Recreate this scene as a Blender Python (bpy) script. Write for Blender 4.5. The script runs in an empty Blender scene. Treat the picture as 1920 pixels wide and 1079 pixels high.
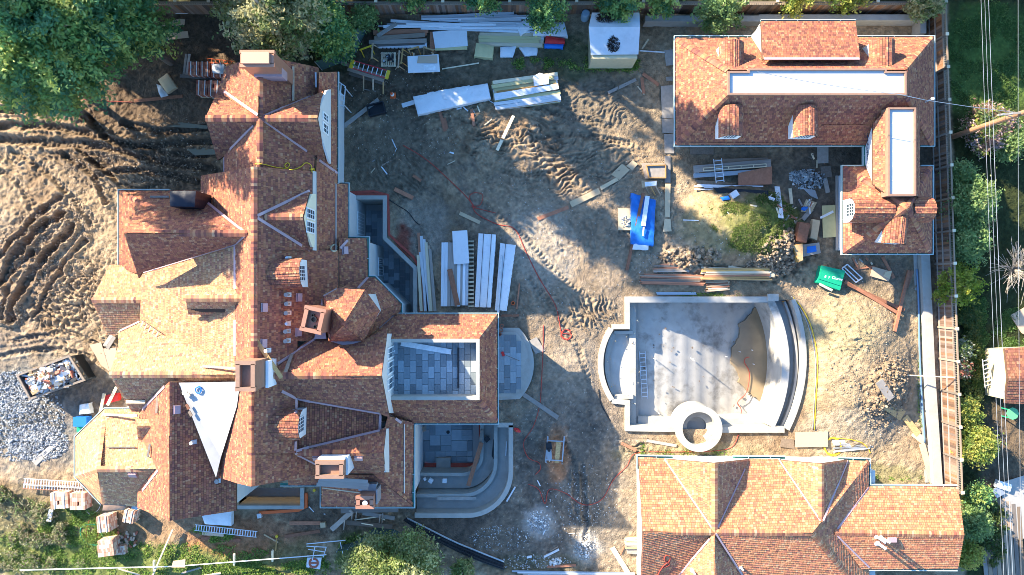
import bpy, bmesh, math, random
import numpy as np
from mathutils import Vector, Matrix
random.seed(7)
RNG = np.random.default_rng(7)
S = bpy.context.scene
COL = S.collection
# ---------------------------------------------------------------- camera, sky, sun, exposure
CAM_H, K = 48.0, 0.0375            # drone height (m), metres per photo pixel on the ground
cam = bpy.data.cameras.new('drone_camera')
cam.sensor_width = 36
cam.angle = 2*math.atan(960*K/CAM_H)
cam.clip_start, cam.clip_end = 0.5, 3000
camo = bpy.data.objects.new('drone_camera', cam); COL.objects.link(camo)
camo.location = (0, 0, CAM_H); camo.rotation_euler = (0, 0, 0)
S.camera = camo
SUN_EL = math.radians(25)
SUN_DIR = Vector((-0.80, 0.60, 0)).normalized()*math.cos(SUN_EL) + Vector((0, 0, math.sin(SUN_EL)))
W = bpy.data.worlds.new('World'); S.world = W; W.use_nodes = True
wn = W.node_tree.nodes; wn.clear()
sky = wn.new('ShaderNodeTexSky'); sky.sky_type = 'NISHITA'; sky.sun_disc = False
sky.sun_elevation = SUN_EL; sky.sun_rotation = math.atan2(SUN_DIR.x, SUN_DIR.y)
sky.air_density = 1.0; sky.dust_density = 0.6; sky.ozone_density = 3.0
bg = wn.new('ShaderNodeBackground'); bg.inputs['Strength'].default_value = 0.15
wo = wn.new('ShaderNodeOutputWorld')
hs_ = wn.new('ShaderNodeHueSaturation'); hs_.inputs['Saturation'].default_value = 1.2
W.node_tree.links.new(sky.outputs[0], hs_.inputs['Color']); W.node_tree.links.new(hs_.outputs[0], bg.inputs[0]); W.node_tree.links.new(bg.outputs[0], wo.inputs[0])
sl = bpy.data.lights.new('sun', 'SUN'); sl.energy = 5.0; sl.angle = math.radians(0.5); sl.color = (1.0, 0.87, 0.66)
so = bpy.data.objects.new('sun', sl); COL.objects.link(so)
so.location = (-30, 22, 60); so.rotation_euler = SUN_DIR.to_track_quat('Z', 'Y').to_euler()
S.view_settings.view_transform = 'Standard'; S.view_settings.look = 'None'
S.view_settings.gamma = 1; S.view_settings.use_curve_mapping = False
S.view_settings.exposure = 1.95
S.cycles.filter_width = 0.9; S.cycles.use_denoising = True
S.cycles.max_bounces = 5; S.cycles.diffuse_bounces = 3; S.cycles.glossy_bounces = 2
S.cycles.transparent_max_bounces = 6

# ---------------------------------------------------------------- helpers
def P(px, py, z=0.0):
    s = K*(CAM_H - z)/CAM_H
    return Vector(((px - 960)*s, (539.5 - py)*s, z))
def U(x, y, z):                     # world -> photo pixel
    s = K*(CAM_H - z)/CAM_H
    return (x/s + 960, 539.5 - y/s)
def link(o, parent=None):
    COL.objects.link(o)
    if parent is not None: o.parent = parent
    return o
def ident(o, label=None, cat=None, group=None, kind=None):
    if label: o['label'] = label
    if cat: o['category'] = cat
    if group: o['group'] = group
    if kind: o['kind'] = kind
    return o
def thing(name, label, cat, loc=(0, 0, 0), group=None, rz=0.0):
    o = bpy.data.objects.new(name, None); o.empty_display_size = 0.2
    o.location = loc; o.rotation_euler = (0, 0, rz); COL.objects.link(o)
    return ident(o, label, cat, group)
def wloc(o):
    v = Vector((0, 0, 0))
    while o is not None: v = v + o.location; o = o.parent
    return v
class MB:
    """collects faces, builds ONE mesh object; coordinates are world unless local=True"""
    def __init__(s): s.v = []; s.f = []; s.m = []; s.c = []; s.has_c = False
    def face(s, pts, mi=0, col=None):
        i = len(s.v); s.v += [tuple(p) for p in pts]; s.f.append(tuple(range(i, i+len(pts)))); s.m.append(mi); s.c.append(col)
        if col is not None: s.has_c = True
    def mesh(s, vs, fs, mi=0, col=None):
        i = len(s.v); s.v += [tuple(p) for p in vs]
        for f in fs: s.f.append(tuple(i+k for k in f)); s.m.append(mi); s.c.append(col)
        if col is not None: s.has_c = True
    def prism(s, base, top, mi=0, col=None, cap=True):
        n = len(base); vs = list(base) + list(top)
        a = sum(base[i][0]*base[(i+1) % n][1] - base[(i+1) % n][0]*base[i][1] for i in range(n))
        r = range(n)
        fs = [(i, (i+1) % n, n+(i+1) % n, n+i) for i in r] if a > 0 else [((i+1) % n, i, n+i, n+(i+1) % n) for i in r]
        if cap:
            t = tuple(n+i for i in r); b = tuple(reversed(r))
            fs += [t, b] if a > 0 else [tuple(reversed(t)), tuple(reversed(b))]
        s.mesh(vs, fs, mi, col)
    def slab(s, xy, z0, z1, mi=0, col=None):
        s.prism([(p[0], p[1], z0) for p in xy], [(p[0], p[1], z1) for p in xy], mi, col)
    def box(s, c, size, rz=0.0, mi=0, col=None, rot=None):
        hx, hy, hz = size[0]/2, size[1]/2, size[2]/2
        R = rot if rot is not None else Matrix.Rotation(rz, 3, 'Z')
        vs = [Vector(c) + R @ Vector((sx*hx, sy*hy, sz*hz)) for sz in (-1, 1) for sx, sy in ((-1, -1), (1, -1), (1, 1), (-1, 1))]
        s.mesh(vs, [(3, 2, 1, 0), (4, 5, 6, 7), (0, 1, 5, 4), (1, 2, 6, 5), (2, 3, 7, 6), (3, 0, 4, 7)], mi, col)
    def beam(s, a, b, w, h, mi=0, col=None):      # box from a to b (bottom centre line), width w, height h
        a, b = Vector(a), Vector(b); d = b - a; L = d.length
        if L < 1e-5: return
        x = d/L; up = Vector((0, 0, 1)) if abs(x.z) < 0.95 else Vector((1, 0, 0))
        y = up.cross(x).normalized(); z = x.cross(y)
        R = Matrix((x, y, z)).transposed()
        s.box((a+b)/2 + z*(h/2), (L, w, h), rot=R, mi=mi, col=col)
    def tube(s, pts, r, n=6, mi=0, col=None, caps=True, radii=None):
        pts = [Vector(p) for p in pts]; m = len(pts); vs = []
        for i, p in enumerate(pts):
            d = (pts[min(i+1, m-1)] - pts[max(i-1, 0)])
            d = d.normalized() if d.length > 1e-9 else Vector((0, 0, 1))
            a = Vector((0, 0, 1)) if abs(d.z) < 0.9 else Vector((1, 0, 0))
            x = a.cross(d).normalized(); y = d.cross(x)
            rr = radii[i] if radii else r
            for k in range(n):
                t = 2*math.pi*k/n; vs.append(p + x*(rr*math.cos(t)) + y*(rr*math.sin(t)))
        fs = [(i*n+k, i*n+(k+1) % n, (i+1)*n+(k+1) % n, (i+1)*n+k) for i in range(m-1) for k in range(n)]
        if caps: fs += [tuple(reversed(range(n))), tuple(range((m-1)*n, m*n))]
        s.mesh(vs, fs, mi, col)
    def cyl(s, c, r0, r1, h, n=12, mi=0, col=None):
        c = Vector(c)
        s.tube([c, c+Vector((0, 0, h))], r0, n, mi, col, True, [r0, r1])
    def ring(s, c, ri, ro, z0, z1, n=40, mi=0, a0=0.0, a1=2*math.pi):
        full = abs(a1-a0-2*math.pi) < 1e-6; m = n if full else n+1
        vs = []
        for k in range(m):
            t = a0+(a1-a0)*k/n
            for r in (ri, ro):
                for z in (z0, z1): vs.append((c[0]+r*math.cos(t), c[1]+r*math.sin(t), z))
        fs = []
        for k in range(n):
            a = 4*k; b = 4*((k+1) % m)
            fs += [(a+1, a+3, b+3, b+1), (a+2, b+2, b+3, a+3), (b+0, a+0, a+1, b+1), (a+0, b+0, b+2, a+2)]
        if not full: fs += [(0, 2, 3, 1), (4*n+1, 4*n+3, 4*n+2, 4*n)]
        s.mesh(vs, fs, mi)
    def wall(s, path, w, z0, z1, mi=0, closed=False, side=0):   # path of (x,y); side 0 centred, +1 left, -1 right
        p = [Vector((q[0], q[1])) for q in path]; n = len(p); L = []; R = []
        for i in range(n):
            if closed: a, b = p[(i-1) % n], p[(i+1) % n]
            else: a, b = p[max(i-1, 0)], p[min(i+1, n-1)]
            d1 = (p[i]-a).normalized() if (p[i]-a).length > 1e-6 else (b-p[i]).normalized()
            d2 = (b-p[i]).normalized() if (b-p[i]).length > 1e-6 else d1
            n1, n2 = Vector((-d1.y, d1.x)), Vector((-d2.y, d2.x))
            m = n1+n2
            m = m.normalized() if m.length > 1e-6 else n1
            k = 1/max(0.35, m.dot(n1))
            l, r = (0.5, 0.5) if side == 0 else ((1, 0) if side > 0 else (0, 1))
            L.append(p[i]+m*(w*l*k)); R.append(p[i]-m*(w*r*k))
        for i in range(n if closed else n-1):
            j = (i+1) % n
            q = [R[i], R[j], L[j], L[i]]
            z0a, z0b = (z0[i], z0[j]) if isinstance(z0, (list, tuple)) else (z0, z0)
            z1a, z1b = (z1[i], z1[j]) if isinstance(z1, (list, tuple)) else (z1, z1)
            b0 = [(q[0].x, q[0].y, z0a), (q[1].x, q[1].y, z0b), (q[2].x, q[2].y, z0b), (q[3].x, q[3].y, z0a)]
            t0 = [(q[0].x, q[0].y, z1a), (q[1].x, q[1].y, z1b), (q[2].x, q[2].y, z1b), (q[3].x, q[3].y, z1a)]
            vs = b0+t0
            fs = [(4, 5, 6, 7), (3, 2, 1, 0), (0, 1, 5, 4), (2, 3, 7, 6)]
            if not closed and i == 0: fs.append((3, 0, 4, 7))
            if not closed and i == n-2: fs.append((1, 2, 6, 5))
            s.mesh(vs, fs, mi)
    def build(s, name, mats, parent=None, smooth=False, label=None, kind=None, jitter=0):
        if not isinstance(mats, (list, tuple)): mats = [mats]
        o0 = wloc(parent) if parent is not None else Vector((0, 0, 0))
        me = bpy.data.meshes.new(name)
        vs = s.v if parent is None else [(v[0]-o0.x, v[1]-o0.y, v[2]-o0.z) for v in s.v]
        me.from_pydata(vs, [], s.f)
        for m in mats: me.materials.append(m)
        me.polygons.foreach_set('material_index', s.m)
        if smooth: me.polygons.foreach_set('use_smooth', [True]*len(s.f))
        if s.has_c:
            ca = me.color_attributes.new('Col', 'FLOAT_COLOR', 'CORNER')
            arr = []
            for f, c in zip(s.f, s.c):
                c = c if c is not None else (1, 1, 1)
                arr += [c[0], c[1], c[2], 1.0]*len(f)
            ca.data.foreach_set('color', arr)
        me.update()
        o = bpy.data.objects.new(name, me); link(o, parent)
        if label: o['label'] = label
        if kind: o['kind'] = kind
        return o
def top_level(o, label, cat, group=None, kind=None): return ident(o, label, cat, group, kind)
def recentre(o):                     # a single-mesh thing: put its origin at its base
    me = o.data; n = len(me.vertices); a = np.empty(n*3); me.vertices.foreach_get('co', a); a = a.reshape(-1, 3)
    c = np.array([(a[:, 0].min()+a[:, 0].max())/2, (a[:, 1].min()+a[:, 1].max())/2, a[:, 2].min()])
    me.vertices.foreach_set('co', (a-c).ravel()); me.update(); o.location = Vector(o.location)+Vector(c); return o
def single(mb, name, mats, label, cat, group=None, kind=None, smooth=False):
    o = mb.build(name, mats, smooth=smooth); recentre(o); return ident(o, label, cat, group, kind)
def fast_quads(name, V, cols, mat, parent=None, per=4):
    """V: (n,per,3) array of separate polygons"""
    n = V.shape[0]; me = bpy.data.meshes.new(name)
    o0 = wloc(parent) if parent is not None else Vector((0, 0, 0))
    V = V - np.array(o0)[None, None, :]
    me.vertices.add(n*per); me.vertices.foreach_set('co', V.reshape(-1).astype(np.float32))
    me.loops.add(n*per); me.loops.foreach_set('vertex_index', np.arange(n*per, dtype=np.int32))
    me.polygons.add(n); me.polygons.foreach_set('loop_start', np.arange(0, n*per, per, dtype=np.int32))
    if cols is not None:
        ca = me.color_attributes.new('Col', 'FLOAT_COLOR', 'CORNER')
        c4 = np.ones((n, per, 4), np.float32); c4[:, :, :3] = cols[:, None, :]
        ca.data.foreach_set('color', c4.ravel())
    me.materials.append(mat); me.update(calc_edges=True)
    o = bpy.data.objects.new(name, me); link(o, parent); return o
def smoothcurve(pts, n=8):           # Catmull-Rom through points (any dimension)
    p = [np.array(q, float) for q in pts]; out = []
    for i in range(len(p)-1):
        a, b, c, d = p[max(i-1, 0)], p[i], p[i+1], p[min(i+2, len(p)-1)]
        for k in range(n):
            t = k/n
            out.append(0.5*((2*b)+(-a+c)*t+(2*a-5*b+4*c-d)*t*t+(-a+3*b-3*c+d)*t**3))
    out.append(p[-1]); return [tuple(q) for q in out]

# ---------------------------------------------------------------- materials
def mat(name, col=(0.5, 0.5, 0.5), rough=0.8, attr=False, rnd=0.0, noise=0.0, nscale=4.0, bump=0.0, bscale=20.0, metal=0.0,
        bdist=0.03, dark=None, dscale=1.2, damt=0.0, coord='Object', spec=0.3, hue=0.0, trans=0.0, streak=None):
    m = bpy.data.materials.new(name); m.use_nodes = True; nt = m.node_tree; N = nt.nodes; L = nt.links
    b = N['Principled BSDF']; b.inputs['Roughness'].default_value = rough; b.inputs['Metallic'].default_value = metal
    b.inputs['Specular IOR Level'].default_value = spec
    tc = N.new('ShaderNodeTexCoord'); vec = tc.outputs[coord]
    if streak:
        mp = N.new('ShaderNodeMapping'); mp.inputs['Scale'].default_value = streak; L.new(vec, mp.inputs[0]); vec = mp.outputs[0]
    if attr:
        a = N.new('ShaderNodeVertexColor'); a.layer_name = 'Col'; c = a.outputs['Color']
        if attr == 'mul':
            mx = N.new('ShaderNodeMix'); mx.data_type = 'RGBA'; mx.blend_type = 'MULTIPLY'; mx.inputs[0].default_value = 1
            L.new(c, mx.inputs[6]); mx.inputs[7].default_value = (*col, 1); c = mx.outputs[2]
    else:
        r = N.new('ShaderNodeRGB'); r.outputs[0].default_value = (*col, 1); c = r.outputs[0]
    def mul(c, fac_socket, lo, hi):
        mr = N.new('ShaderNodeMapRange'); mr.inputs[3].default_value = lo; mr.inputs[4].default_value = hi; L.new(fac_socket, mr.inputs[0])
        mx = N.new('ShaderNodeMix'); mx.data_type = 'RGBA'; mx.blend_type = 'MULTIPLY'; mx.inputs[0].default_value = 1
        L.new(c, mx.inputs[6]); L.new(mr.outputs[0], mx.inputs[7]); return mx.outputs[2]
    if rnd:
        oi = N.new('ShaderNodeObjectInfo'); c = mul(c, oi.outputs['Random'], 1-rnd, 1+rnd)
    if hue:
        oi = N.new('ShaderNodeObjectInfo'); mm = N.new('ShaderNodeMath'); mm.operation = 'MULTIPLY'; mm.inputs[1].default_value = 7.13
        fr = N.new('ShaderNodeMath'); fr.operation = 'FRACT'; L.new(oi.outputs['Random'], mm.inputs[0]); L.new(mm.outputs[0], fr.inputs[0])
        hs = N.new('ShaderNodeHueSaturation'); mr = N.new('ShaderNodeMapRange'); mr.inputs[3].default_value = 1-hue; mr.inputs[4].default_value = 1+hue
        L.new(fr.outputs[0], mr.inputs[0]); L.new(mr.outputs[0], hs.inputs['Saturation']); L.new(c, hs.inputs['Color']); c = hs.outputs[0]
    if noise:
        t = N.new('ShaderNodeTexNoise'); t.inputs['Scale'].default_value = nscale; t.inputs['Detail'].default_value = 5; L.new(vec, t.inputs[0])
        c = mul(c, t.outputs[0], 1-noise*1.6, 1+noise*1.6)
    if damt:
        t = N.new('ShaderNodeTexNoise'); t.inputs['Scale'].default_value = dscale; t.inputs['Detail'].default_value = 6; t.inputs['Roughness'].default_value = 0.65; L.new(tc.outputs[coord], t.inputs[0])
        rp = N.new('ShaderNodeMapRange'); rp.inputs[1].default_value = 0.52; rp.inputs[2].default_value = 0.68; rp.inputs[4].default_value = damt; L.new(t.outputs[0], rp.inputs[0])
        mx = N.new('ShaderNodeMix'); mx.data_type = 'RGBA'; L.new(rp.outputs[0], mx.inputs[0]); L.new(c, mx.inputs[6]); mx.inputs[7].default_value = (*dark, 1); c = mx.outputs[2]
    L.new(c, b.inputs['Base Color'])
    if trans:
        b.inputs['Transmission Weight'].default_value = trans
    if bump:
        t = N.new('ShaderNodeTexNoise'); t.inputs['Scale'].default_value = bscale; t.inputs['Detail'].default_value = 4; L.new(vec, t.inputs[0])
        bp = N.new('ShaderNodeBump'); bp.inputs['Strength'].default_value = bump; bp.inputs['Distance'].default_value = bdist; L.new(t.outputs[0], bp.inputs['Height']); L.new(bp.outputs[0], b.inputs['Normal'])
    return m
M = {}
M['ground'] = mat('ground_soil', attr=True, rough=0.95, noise=0.26, nscale=5.0, bump=1.0, bscale=11, bdist=0.07, spec=0.15)
M['shingle'] = mat('cedar_shingle', attr=True, rough=0.85, noise=0.10, nscale=6, spec=0.2)
M['deck'] = mat('roof_sheathing', (0.10, 0.055, 0.035), rough=0.9)
M['wallwhite'] = mat('pale_sheathing', (0.55, 0.55, 0.53), rough=0.8, noise=0.06, nscale=2)
M['wrap'] = mat('house_wrap', (0.80, 0.82, 0.84), rough=0.6, noise=0.05, nscale=3)
M['cream'] = mat('cream_panel', (0.72, 0.68, 0.50), rough=0.7)
M['copper'] = mat('new_copper', (0.40, 0.19, 0.12), rough=0.42, metal=0.25, noise=0.08, nscale=3, spec=0.5)
M['pinkflash'] = mat('copper_flashing', (0.42, 0.29, 0.30), rough=0.5, metal=0.15, noise=0.1, nscale=4)
M['gutter'] = mat('gutter_green', (0.05, 0.22, 0.17), rough=0.5, noise=0.1, nscale=5)
M['gutterlip'] = mat('gutter_lip', (0.40, 0.50, 0.49), rough=0.4, metal=0.1)
M['cricket'] = mat('grey_membrane', (0.36, 0.36, 0.36), rough=0.6, noise=0.1, nscale=1.5, dark=(0.25, 0.25, 0.25), dscale=1.0, damt=0.4)
M['membrane'] = mat('white_membrane', (0.50, 0.50, 0.50), rough=0.6, noise=0.08, nscale=1.2, dark=(0.42, 0.43, 0.43), dscale=0.8, damt=0.25)
M['conc'] = mat('concrete', (0.33, 0.315, 0.29), rough=0.9, noise=0.12, nscale=2.2, bump=0.15, bscale=12, dark=(0.27, 0.25, 0.22), dscale=0.9, damt=0.5)
M['concpale'] = mat('pale_concrete', (0.36, 0.345, 0.31), rough=0.9, noise=0.08, nscale=2.0, dark=(0.27, 0.255, 0.22), dscale=1.3, damt=0.5)
M['gunite'] = mat('sprayed_concrete', (0.40, 0.38, 0.345), rough=0.9, noise=0.16, nscale=1.4, bump=0.2, bscale=8, dark=(0.16, 0.145, 0.125), dscale=.55, damt=0.85)
M['glass'] = mat('window_glass', (0.03, 0.05, 0.07), rough=0.08, spec=0.8)
M['whitepaint'] = mat('white_paint', (0.80, 0.80, 0.78), rough=0.5)
M['bluestone'] = mat('bluestone', (0.24, 0.285, 0.315), rough=0.75, rnd=0.42, noise=0.12, nscale=3, bump=0.1, bscale=10)
M['mortar'] = mat('pale_mortar', (0.33, 0.34, 0.34), rough=0.95)
M['wood'] = mat('raw_lumber', (0.46, 0.30, 0.16), rough=0.8, rnd=0.28, hue=0.3, noise=0.25, nscale=7, streak=(1, 1, 1))
M['woodpale'] = mat('pale_lumber', (0.62, 0.52, 0.36), rough=0.8, rnd=0.25, noise=0.22, nscale=7)
M['woodred'] = mat('redwood_board', (0.30, 0.13, 0.075), rough=0.8, rnd=0.3, noise=0.25, nscale=7)
M['woodold'] = mat('weathered_board', (0.24, 0.19, 0.15), rough=0.9, rnd=0.4, hue=0.4, noise=0.28, nscale=8)
M['fence'] = mat('fence_board', (0.19, 0.115, 0.08), rough=0.9, rnd=0.5, hue=0.35, noise=0.2, nscale=3)
M['woodgrey'] = mat('grey_plank', (0.30, 0.27, 0.24), rough=0.9, rnd=0.25, noise=0.2, nscale=4)
M['ply'] = mat('plywood', (0.52, 0.40, 0.25), rough=0.8, rnd=0.2, noise=0.1, nscale=3, dark=(0.30, 0.23, 0.16), dscale=1.5, damt=0.4)
M['osb'] = mat('strand_board', (0.50, 0.33, 0.15), rough=0.8, noise=0.35, nscale=14)
M['yellowply'] = mat('yellow_plywood', (0.52, 0.46, 0.24), rough=0.8, noise=0.12, nscale=3)
M['whitewrap'] = mat('white_wrap', (0.64, 0.66, 0.68), rough=0.5, noise=0.08, nscale=2.5, bump=0.5, bscale=5, dark=(0.42, 0.44, 0.45), dscale=2.5, damt=0.45)
M['pvc'] = mat('white_board', (0.60, 0.62, 0.64), rough=0.6, rnd=0.25, noise=0.2, nscale=5)
M['whitesheet'] = mat('white_sheet', (0.66, 0.67, 0.68), rough=0.6, noise=0.08, nscale=2, dark=(.45,.44,.42), dscale=2, damt=.3)
M['bluetarp'] = mat('blue_tarp', (0.02, 0.15, 0.48), rough=0.4, noise=0.25, nscale=3, bump=1.0, bscale=4)
M['browntarp'] = mat('brown_tarp', (0.22, 0.15, 0.11), rough=0.35, noise=0.15, nscale=3, bump=0.6, bscale=5)
M['navytarp'] = mat('navy_tarp', (0.010, 0.012, 0.022), rough=0.55, noise=0.2, nscale=2, bump=0.6, bscale=4)
M['redtarp'] = mat('red_tarp', (0.55, 0.03, 0.03), rough=0.5, noise=0.1, bump=0.6, bscale=5)
M['black'] = mat('black_plastic', (0.018, 0.02, 0.024), rough=0.5)
M['steel'] = mat('grey_metal', (0.40, 0.42, 0.44), rough=0.4, metal=0.5, rnd=0.1)
M['alu'] = mat('aluminium', (0.68, 0.70, 0.72), rough=0.4, metal=0.3)
M['fibreglass'] = mat('red_fibreglass', (0.62, 0.03, 0.05), rough=0.5)
M['yellow'] = mat('yellow_plastic', (0.66, 0.44, 0.03), rough=0.5)
M['orange'] = mat('orange_plastic', (0.65, 0.12, 0.03), rough=0.6)
M['redhose'] = mat('red_hose', (0.40, 0.06, 0.04), rough=0.6)
M['greenplastic'] = mat('green_plastic', (0.01, 0.30, 0.16), rough=0.5, noise=0.08)
M['bluep'] = mat('blue_plastic', (0.02, 0.16, 0.55), rough=0.45)
M['bark'] = mat('bark', (0.16, 0.12, 0.09), rough=0.95, noise=0.25, nscale=5)
M['palebark'] = mat('pale_bark', (0.33, 0.29, 0.24), rough=0.95, noise=0.2, nscale=5)
M['leaf'] = mat('leaf', attr=True, rough=0.55, spec=0.35)
_nt = M['leaf'].node_tree; _tr = _nt.nodes.new('ShaderNodeBsdfTranslucent'); _mx = _nt.nodes.new('ShaderNodeMixShader'); _mx.inputs[0].default_value = 0.45
_pb = _nt.nodes['Principled BSDF']; _nt.links.new(_pb.inputs['Base Color'].links[0].from_socket, _tr.inputs['Color'])
_nt.links.new(_pb.outputs[0], _mx.inputs[1]); _nt.links.new(_tr.outputs[0], _mx.inputs[2]); _nt.links.new(_mx.outputs[0], _nt.nodes['Material Output'].inputs['Surface'])
M['rock'] = mat('crushed_rock', attr=True, rough=0.9, noise=0.1, nscale=6)
M['brick'] = mat('clay_brick', attr=True, rough=0.9, noise=0.12, nscale=8)
M['stuffcol'] = mat('mixed_debris', attr=True, rough=0.8, noise=0.12, nscale=5)
M['orangenet'] = mat('waterproofing_red', (0.36, 0.07, 0.05), rough=0.8, noise=0.25, nscale=3)
M['greennet'] = mat('windscreen_mesh', (0.055, 0.10, 0.09), rough=0.9, noise=0.15, nscale=4)
M['puddle'] = mat('puddle_water', (0.235, 0.175, 0.105), rough=0.25, noise=0.3, nscale=0.8, spec=0.5)
M['muddy'] = mat('muddy_water', (0.17, 0.165, 0.13), rough=0.1, spec=0.5)
M['roofold'] = mat('old_shingle', (0.27, 0.20, 0.16), rough=0.95, rnd=0.2, noise=0.2, nscale=5)
M['shedroof'] = mat('shed_felt', (0.50, 0.54, 0.57), rough=0.8, noise=0.08, nscale=1.5, dark=(0.33, 0.36, 0.38), dscale=1.2, damt=0.4)
M['shedwall'] = mat('shed_wall', (0.50, 0.44, 0.28), rough=0.8, noise=0.08)
M['ink'] = mat('printed_ink', (0.02, 0.04, 0.10), rough=0.6)
M['chalk'] = mat('white_marker', (0.8, 0.82, 0.8), rough=0.6)
M['terra'] = mat('terracotta', (0.30, 0.10, 0.06), rough=0.8)
M['sand'] = mat('brown_paper', (0.46, 0.34, 0.24), rough=0.8, rnd=0.15)

# ---------------------------------------------------------------- shared piece meshes (unit box, slightly eased edges)
def unit_box(name, m):
    bm = bmesh.new(); bmesh.ops.create_cube(bm, size=1.0)
    me = bpy.data.meshes.new(name); bm.to_mesh(me); bm.free(); me.materials.append(m); return me
_UB = {}
def piece(name, mkey, parent, c, size, rz=0.0, rot=None, label=None):
    if mkey not in _UB: _UB[mkey] = unit_box('piece_'+mkey, M[mkey])
    o = bpy.data.objects.new(name, _UB[mkey]); link(o, parent)
    o0 = wloc(parent) if parent is not None else Vector((0, 0, 0))
    o.location = Vector(c)-o0
    if rot is not None: o.rotation_euler = rot.to_euler()
    else: o.rotation_euler = (0, 0, rz)
    o.scale = size
    if label: o['label'] = label
    return o
def piece_beam(name, mkey, parent, a, b, w, h, label=None):
    a, b = Vector(a), Vector(b); d = b-a; L = d.length; x = d/L
    up = Vector((0, 0, 1)) if abs(x.z) < 0.95 else Vector((1, 0, 0))
    y = up.cross(x).normalized(); z = x.cross(y)
    return piece(name, mkey, parent, (a+b)/2+z*(h/2), (L, w, h), rot=Matrix((x, y, z)).transposed(), label=label)
# ---------------------------------------------------------------- noise
_T = np.random.default_rng(11).random((256, 256))
def vn(x, y, s=0):
    x = x + s*17.31; y = y + s*9.17
    xi = np.floor(x).astype(int); yi = np.floor(y).astype(int); fx = x-xi; fy = y-yi
    fx = fx*fx*(3-2*fx); fy = fy*fy*(3-2*fy); xi &= 255; yi &= 255; x1 = (xi+1) & 255; y1 = (yi+1) & 255
    return (_T[xi, yi]*(1-fx)+_T[x1, yi]*fx)*(1-fy)+(_T[xi, y1]*(1-fx)+_T[x1, y1]*fx)*fy
def fbm(x, y, o=4, s=0):
    r = 0; a = 0.5; t = 0
    for k in range(o): r = r+a*vn(x*2**k, y*2**k, s+k); t += a; a *= 0.5
    return r/t
def sstep(a, b, x):
    t = np.clip((x-a)/(b-a), 0, 1); return t*t*(3-2*t)
def inpoly(x, y, poly):
    r = np.zeros(x.shape, bool); n = len(poly)
    for i in range(n):
        x1, y1 = poly[i]; x2, y2 = poly[(i+1) % n]
        c = ((y1 > y) != (y2 > y))
        with np.errstate(divide='ignore', invalid='ignore'):
            r ^= c & (x < (x2-x1)*(y-y1)/((y2-y1) if y2 != y1 else 1e-9)+x1)
    return r
def polydist(px, py, line):          # distance (photo px) to a polyline, and signed side / arclength
    best = np.full(px.shape, 1e9); side = np.zeros(px.shape); arc = np.zeros(px.shape); s0 = 0
    for (x1, y1), (x2, y2) in zip(line[:-1], line[1:]):
        dx, dy = x2-x1, y2-y1; l2 = dx*dx+dy*dy; l = math.sqrt(l2)
        t = np.clip(((px-x1)*dx+(py-y1)*dy)/l2, 0, 1)
        ex, ey = px-(x1+t*dx), py-(y1+t*dy); d = np.sqrt(ex*ex+ey*ey)
        m = d < best; best = np.where(m, d, best)
        side = np.where(m, np.sign(dx*ey-dy*ex)*d, side); arc = np.where(m, s0+t*l, arc); s0 += l
    return best, side, arc

# ---------------------------------------------------------------- pits cut in the ground (photo px on the ground plane)
def arc3(a, b, c, n=14):             # circle arc through three points
    ax, ay = a; bx, by = b; cx, cy = c
    d = 2*(ax*(by-cy)+bx*(cy-ay)+cx*(ay-by))
    ux = ((ax*ax+ay*ay)*(by-cy)+(bx*bx+by*by)*(cy-ay)+(cx*cx+cy*cy)*(ay-by))/d
    uy = ((ax*ax+ay*ay)*(cx-bx)+(bx*bx+by*by)*(ax-cx)+(cx*cx+cy*cy)*(bx-ax))/d
    r = math.hypot(ax-ux, ay-uy); t0 = math.atan2(ay-uy, ax-ux); t1 = math.atan2(by-uy, bx-ux); t2 = math.atan2(cy-uy, cx-ux)
    def unw(t, ref):
        while t-ref > math.pi: t -= 2*math.pi
        while t-ref < -math.pi: t += 2*math.pi
        return t
    t1 = unw(t1, t0); t2 = unw(t2, t1)
    return [(ux+r*math.cos(t0+(t2-t0)*k/n), uy+r*math.sin(t0+(t2-t0)*k/n)) for k in range(n+1)]
POOL_R = arc3((1484, 563), (1509, 682), (1478, 806))
POOL_L = arc3((1149, 751), (1126, 682), (1147, 617))
PIT_POOL = [(1177, 561)] + POOL_R + [(1177, 804), (1177, 757)] + POOL_L + [(1177, 615)]
PIT_WELL = [(668, 369), (722, 369), (722, 447), (779, 502), (779, 596), (690, 596), (668, 560)]
TER_OUT = [(958, 797)] + arc3((958, 868), (941, 930), (880, 966), 10) + [(780, 966)]
PIT_TER = [(780, 797)] + TER_OUT
PIT_S = [(447, 916), (568, 916), (568, 951), (447, 951)]
PITS = [PIT_POOL, PIT_WELL, PIT_TER, PIT_S]

# ---------------------------------------------------------------- ground sheet: heights and soil colours
D = 0.078
gx = np.concatenate([[-600, -250, -120, -70, -50], np.arange(-40.2, 40.3, D), [50, 70, 120, 250, 600]])
gy = np.concatenate([[-600, -250, -120, -60, -35], np.arange(-23.4, 23.5, D), [35, 60, 120, 250, 600]])
X, Y = np.meshgrid(gx, gy, indexing='ij')
PX = X/K+960; PY = 539.5-Y/K
n1 = fbm(X*0.35, Y*0.35, 4, 1); n2 = fbm(X*1.3, Y*1.3, 4, 5); n3 = fbm(X*4, Y*4, 3, 9); n4 = vn(X*7, Y*7, 13)
def blob(cx, cy, rx, ry, soft=0.35, ang=0.0):
    dx, dy = PX-cx, PY-cy
    if ang:
        c, s = math.cos(ang), math.sin(ang); dx, dy = dx*c+dy*s, -dx*s+dy*c
    d = np.sqrt((dx/rx)**2+(dy/ry)**2) + (n2-0.5)*0.7 + (n3-0.5)*0.35
    return sstep(1+soft, 1-soft, d)
LEFT = blob(130, 420, 190, 260)
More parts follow.
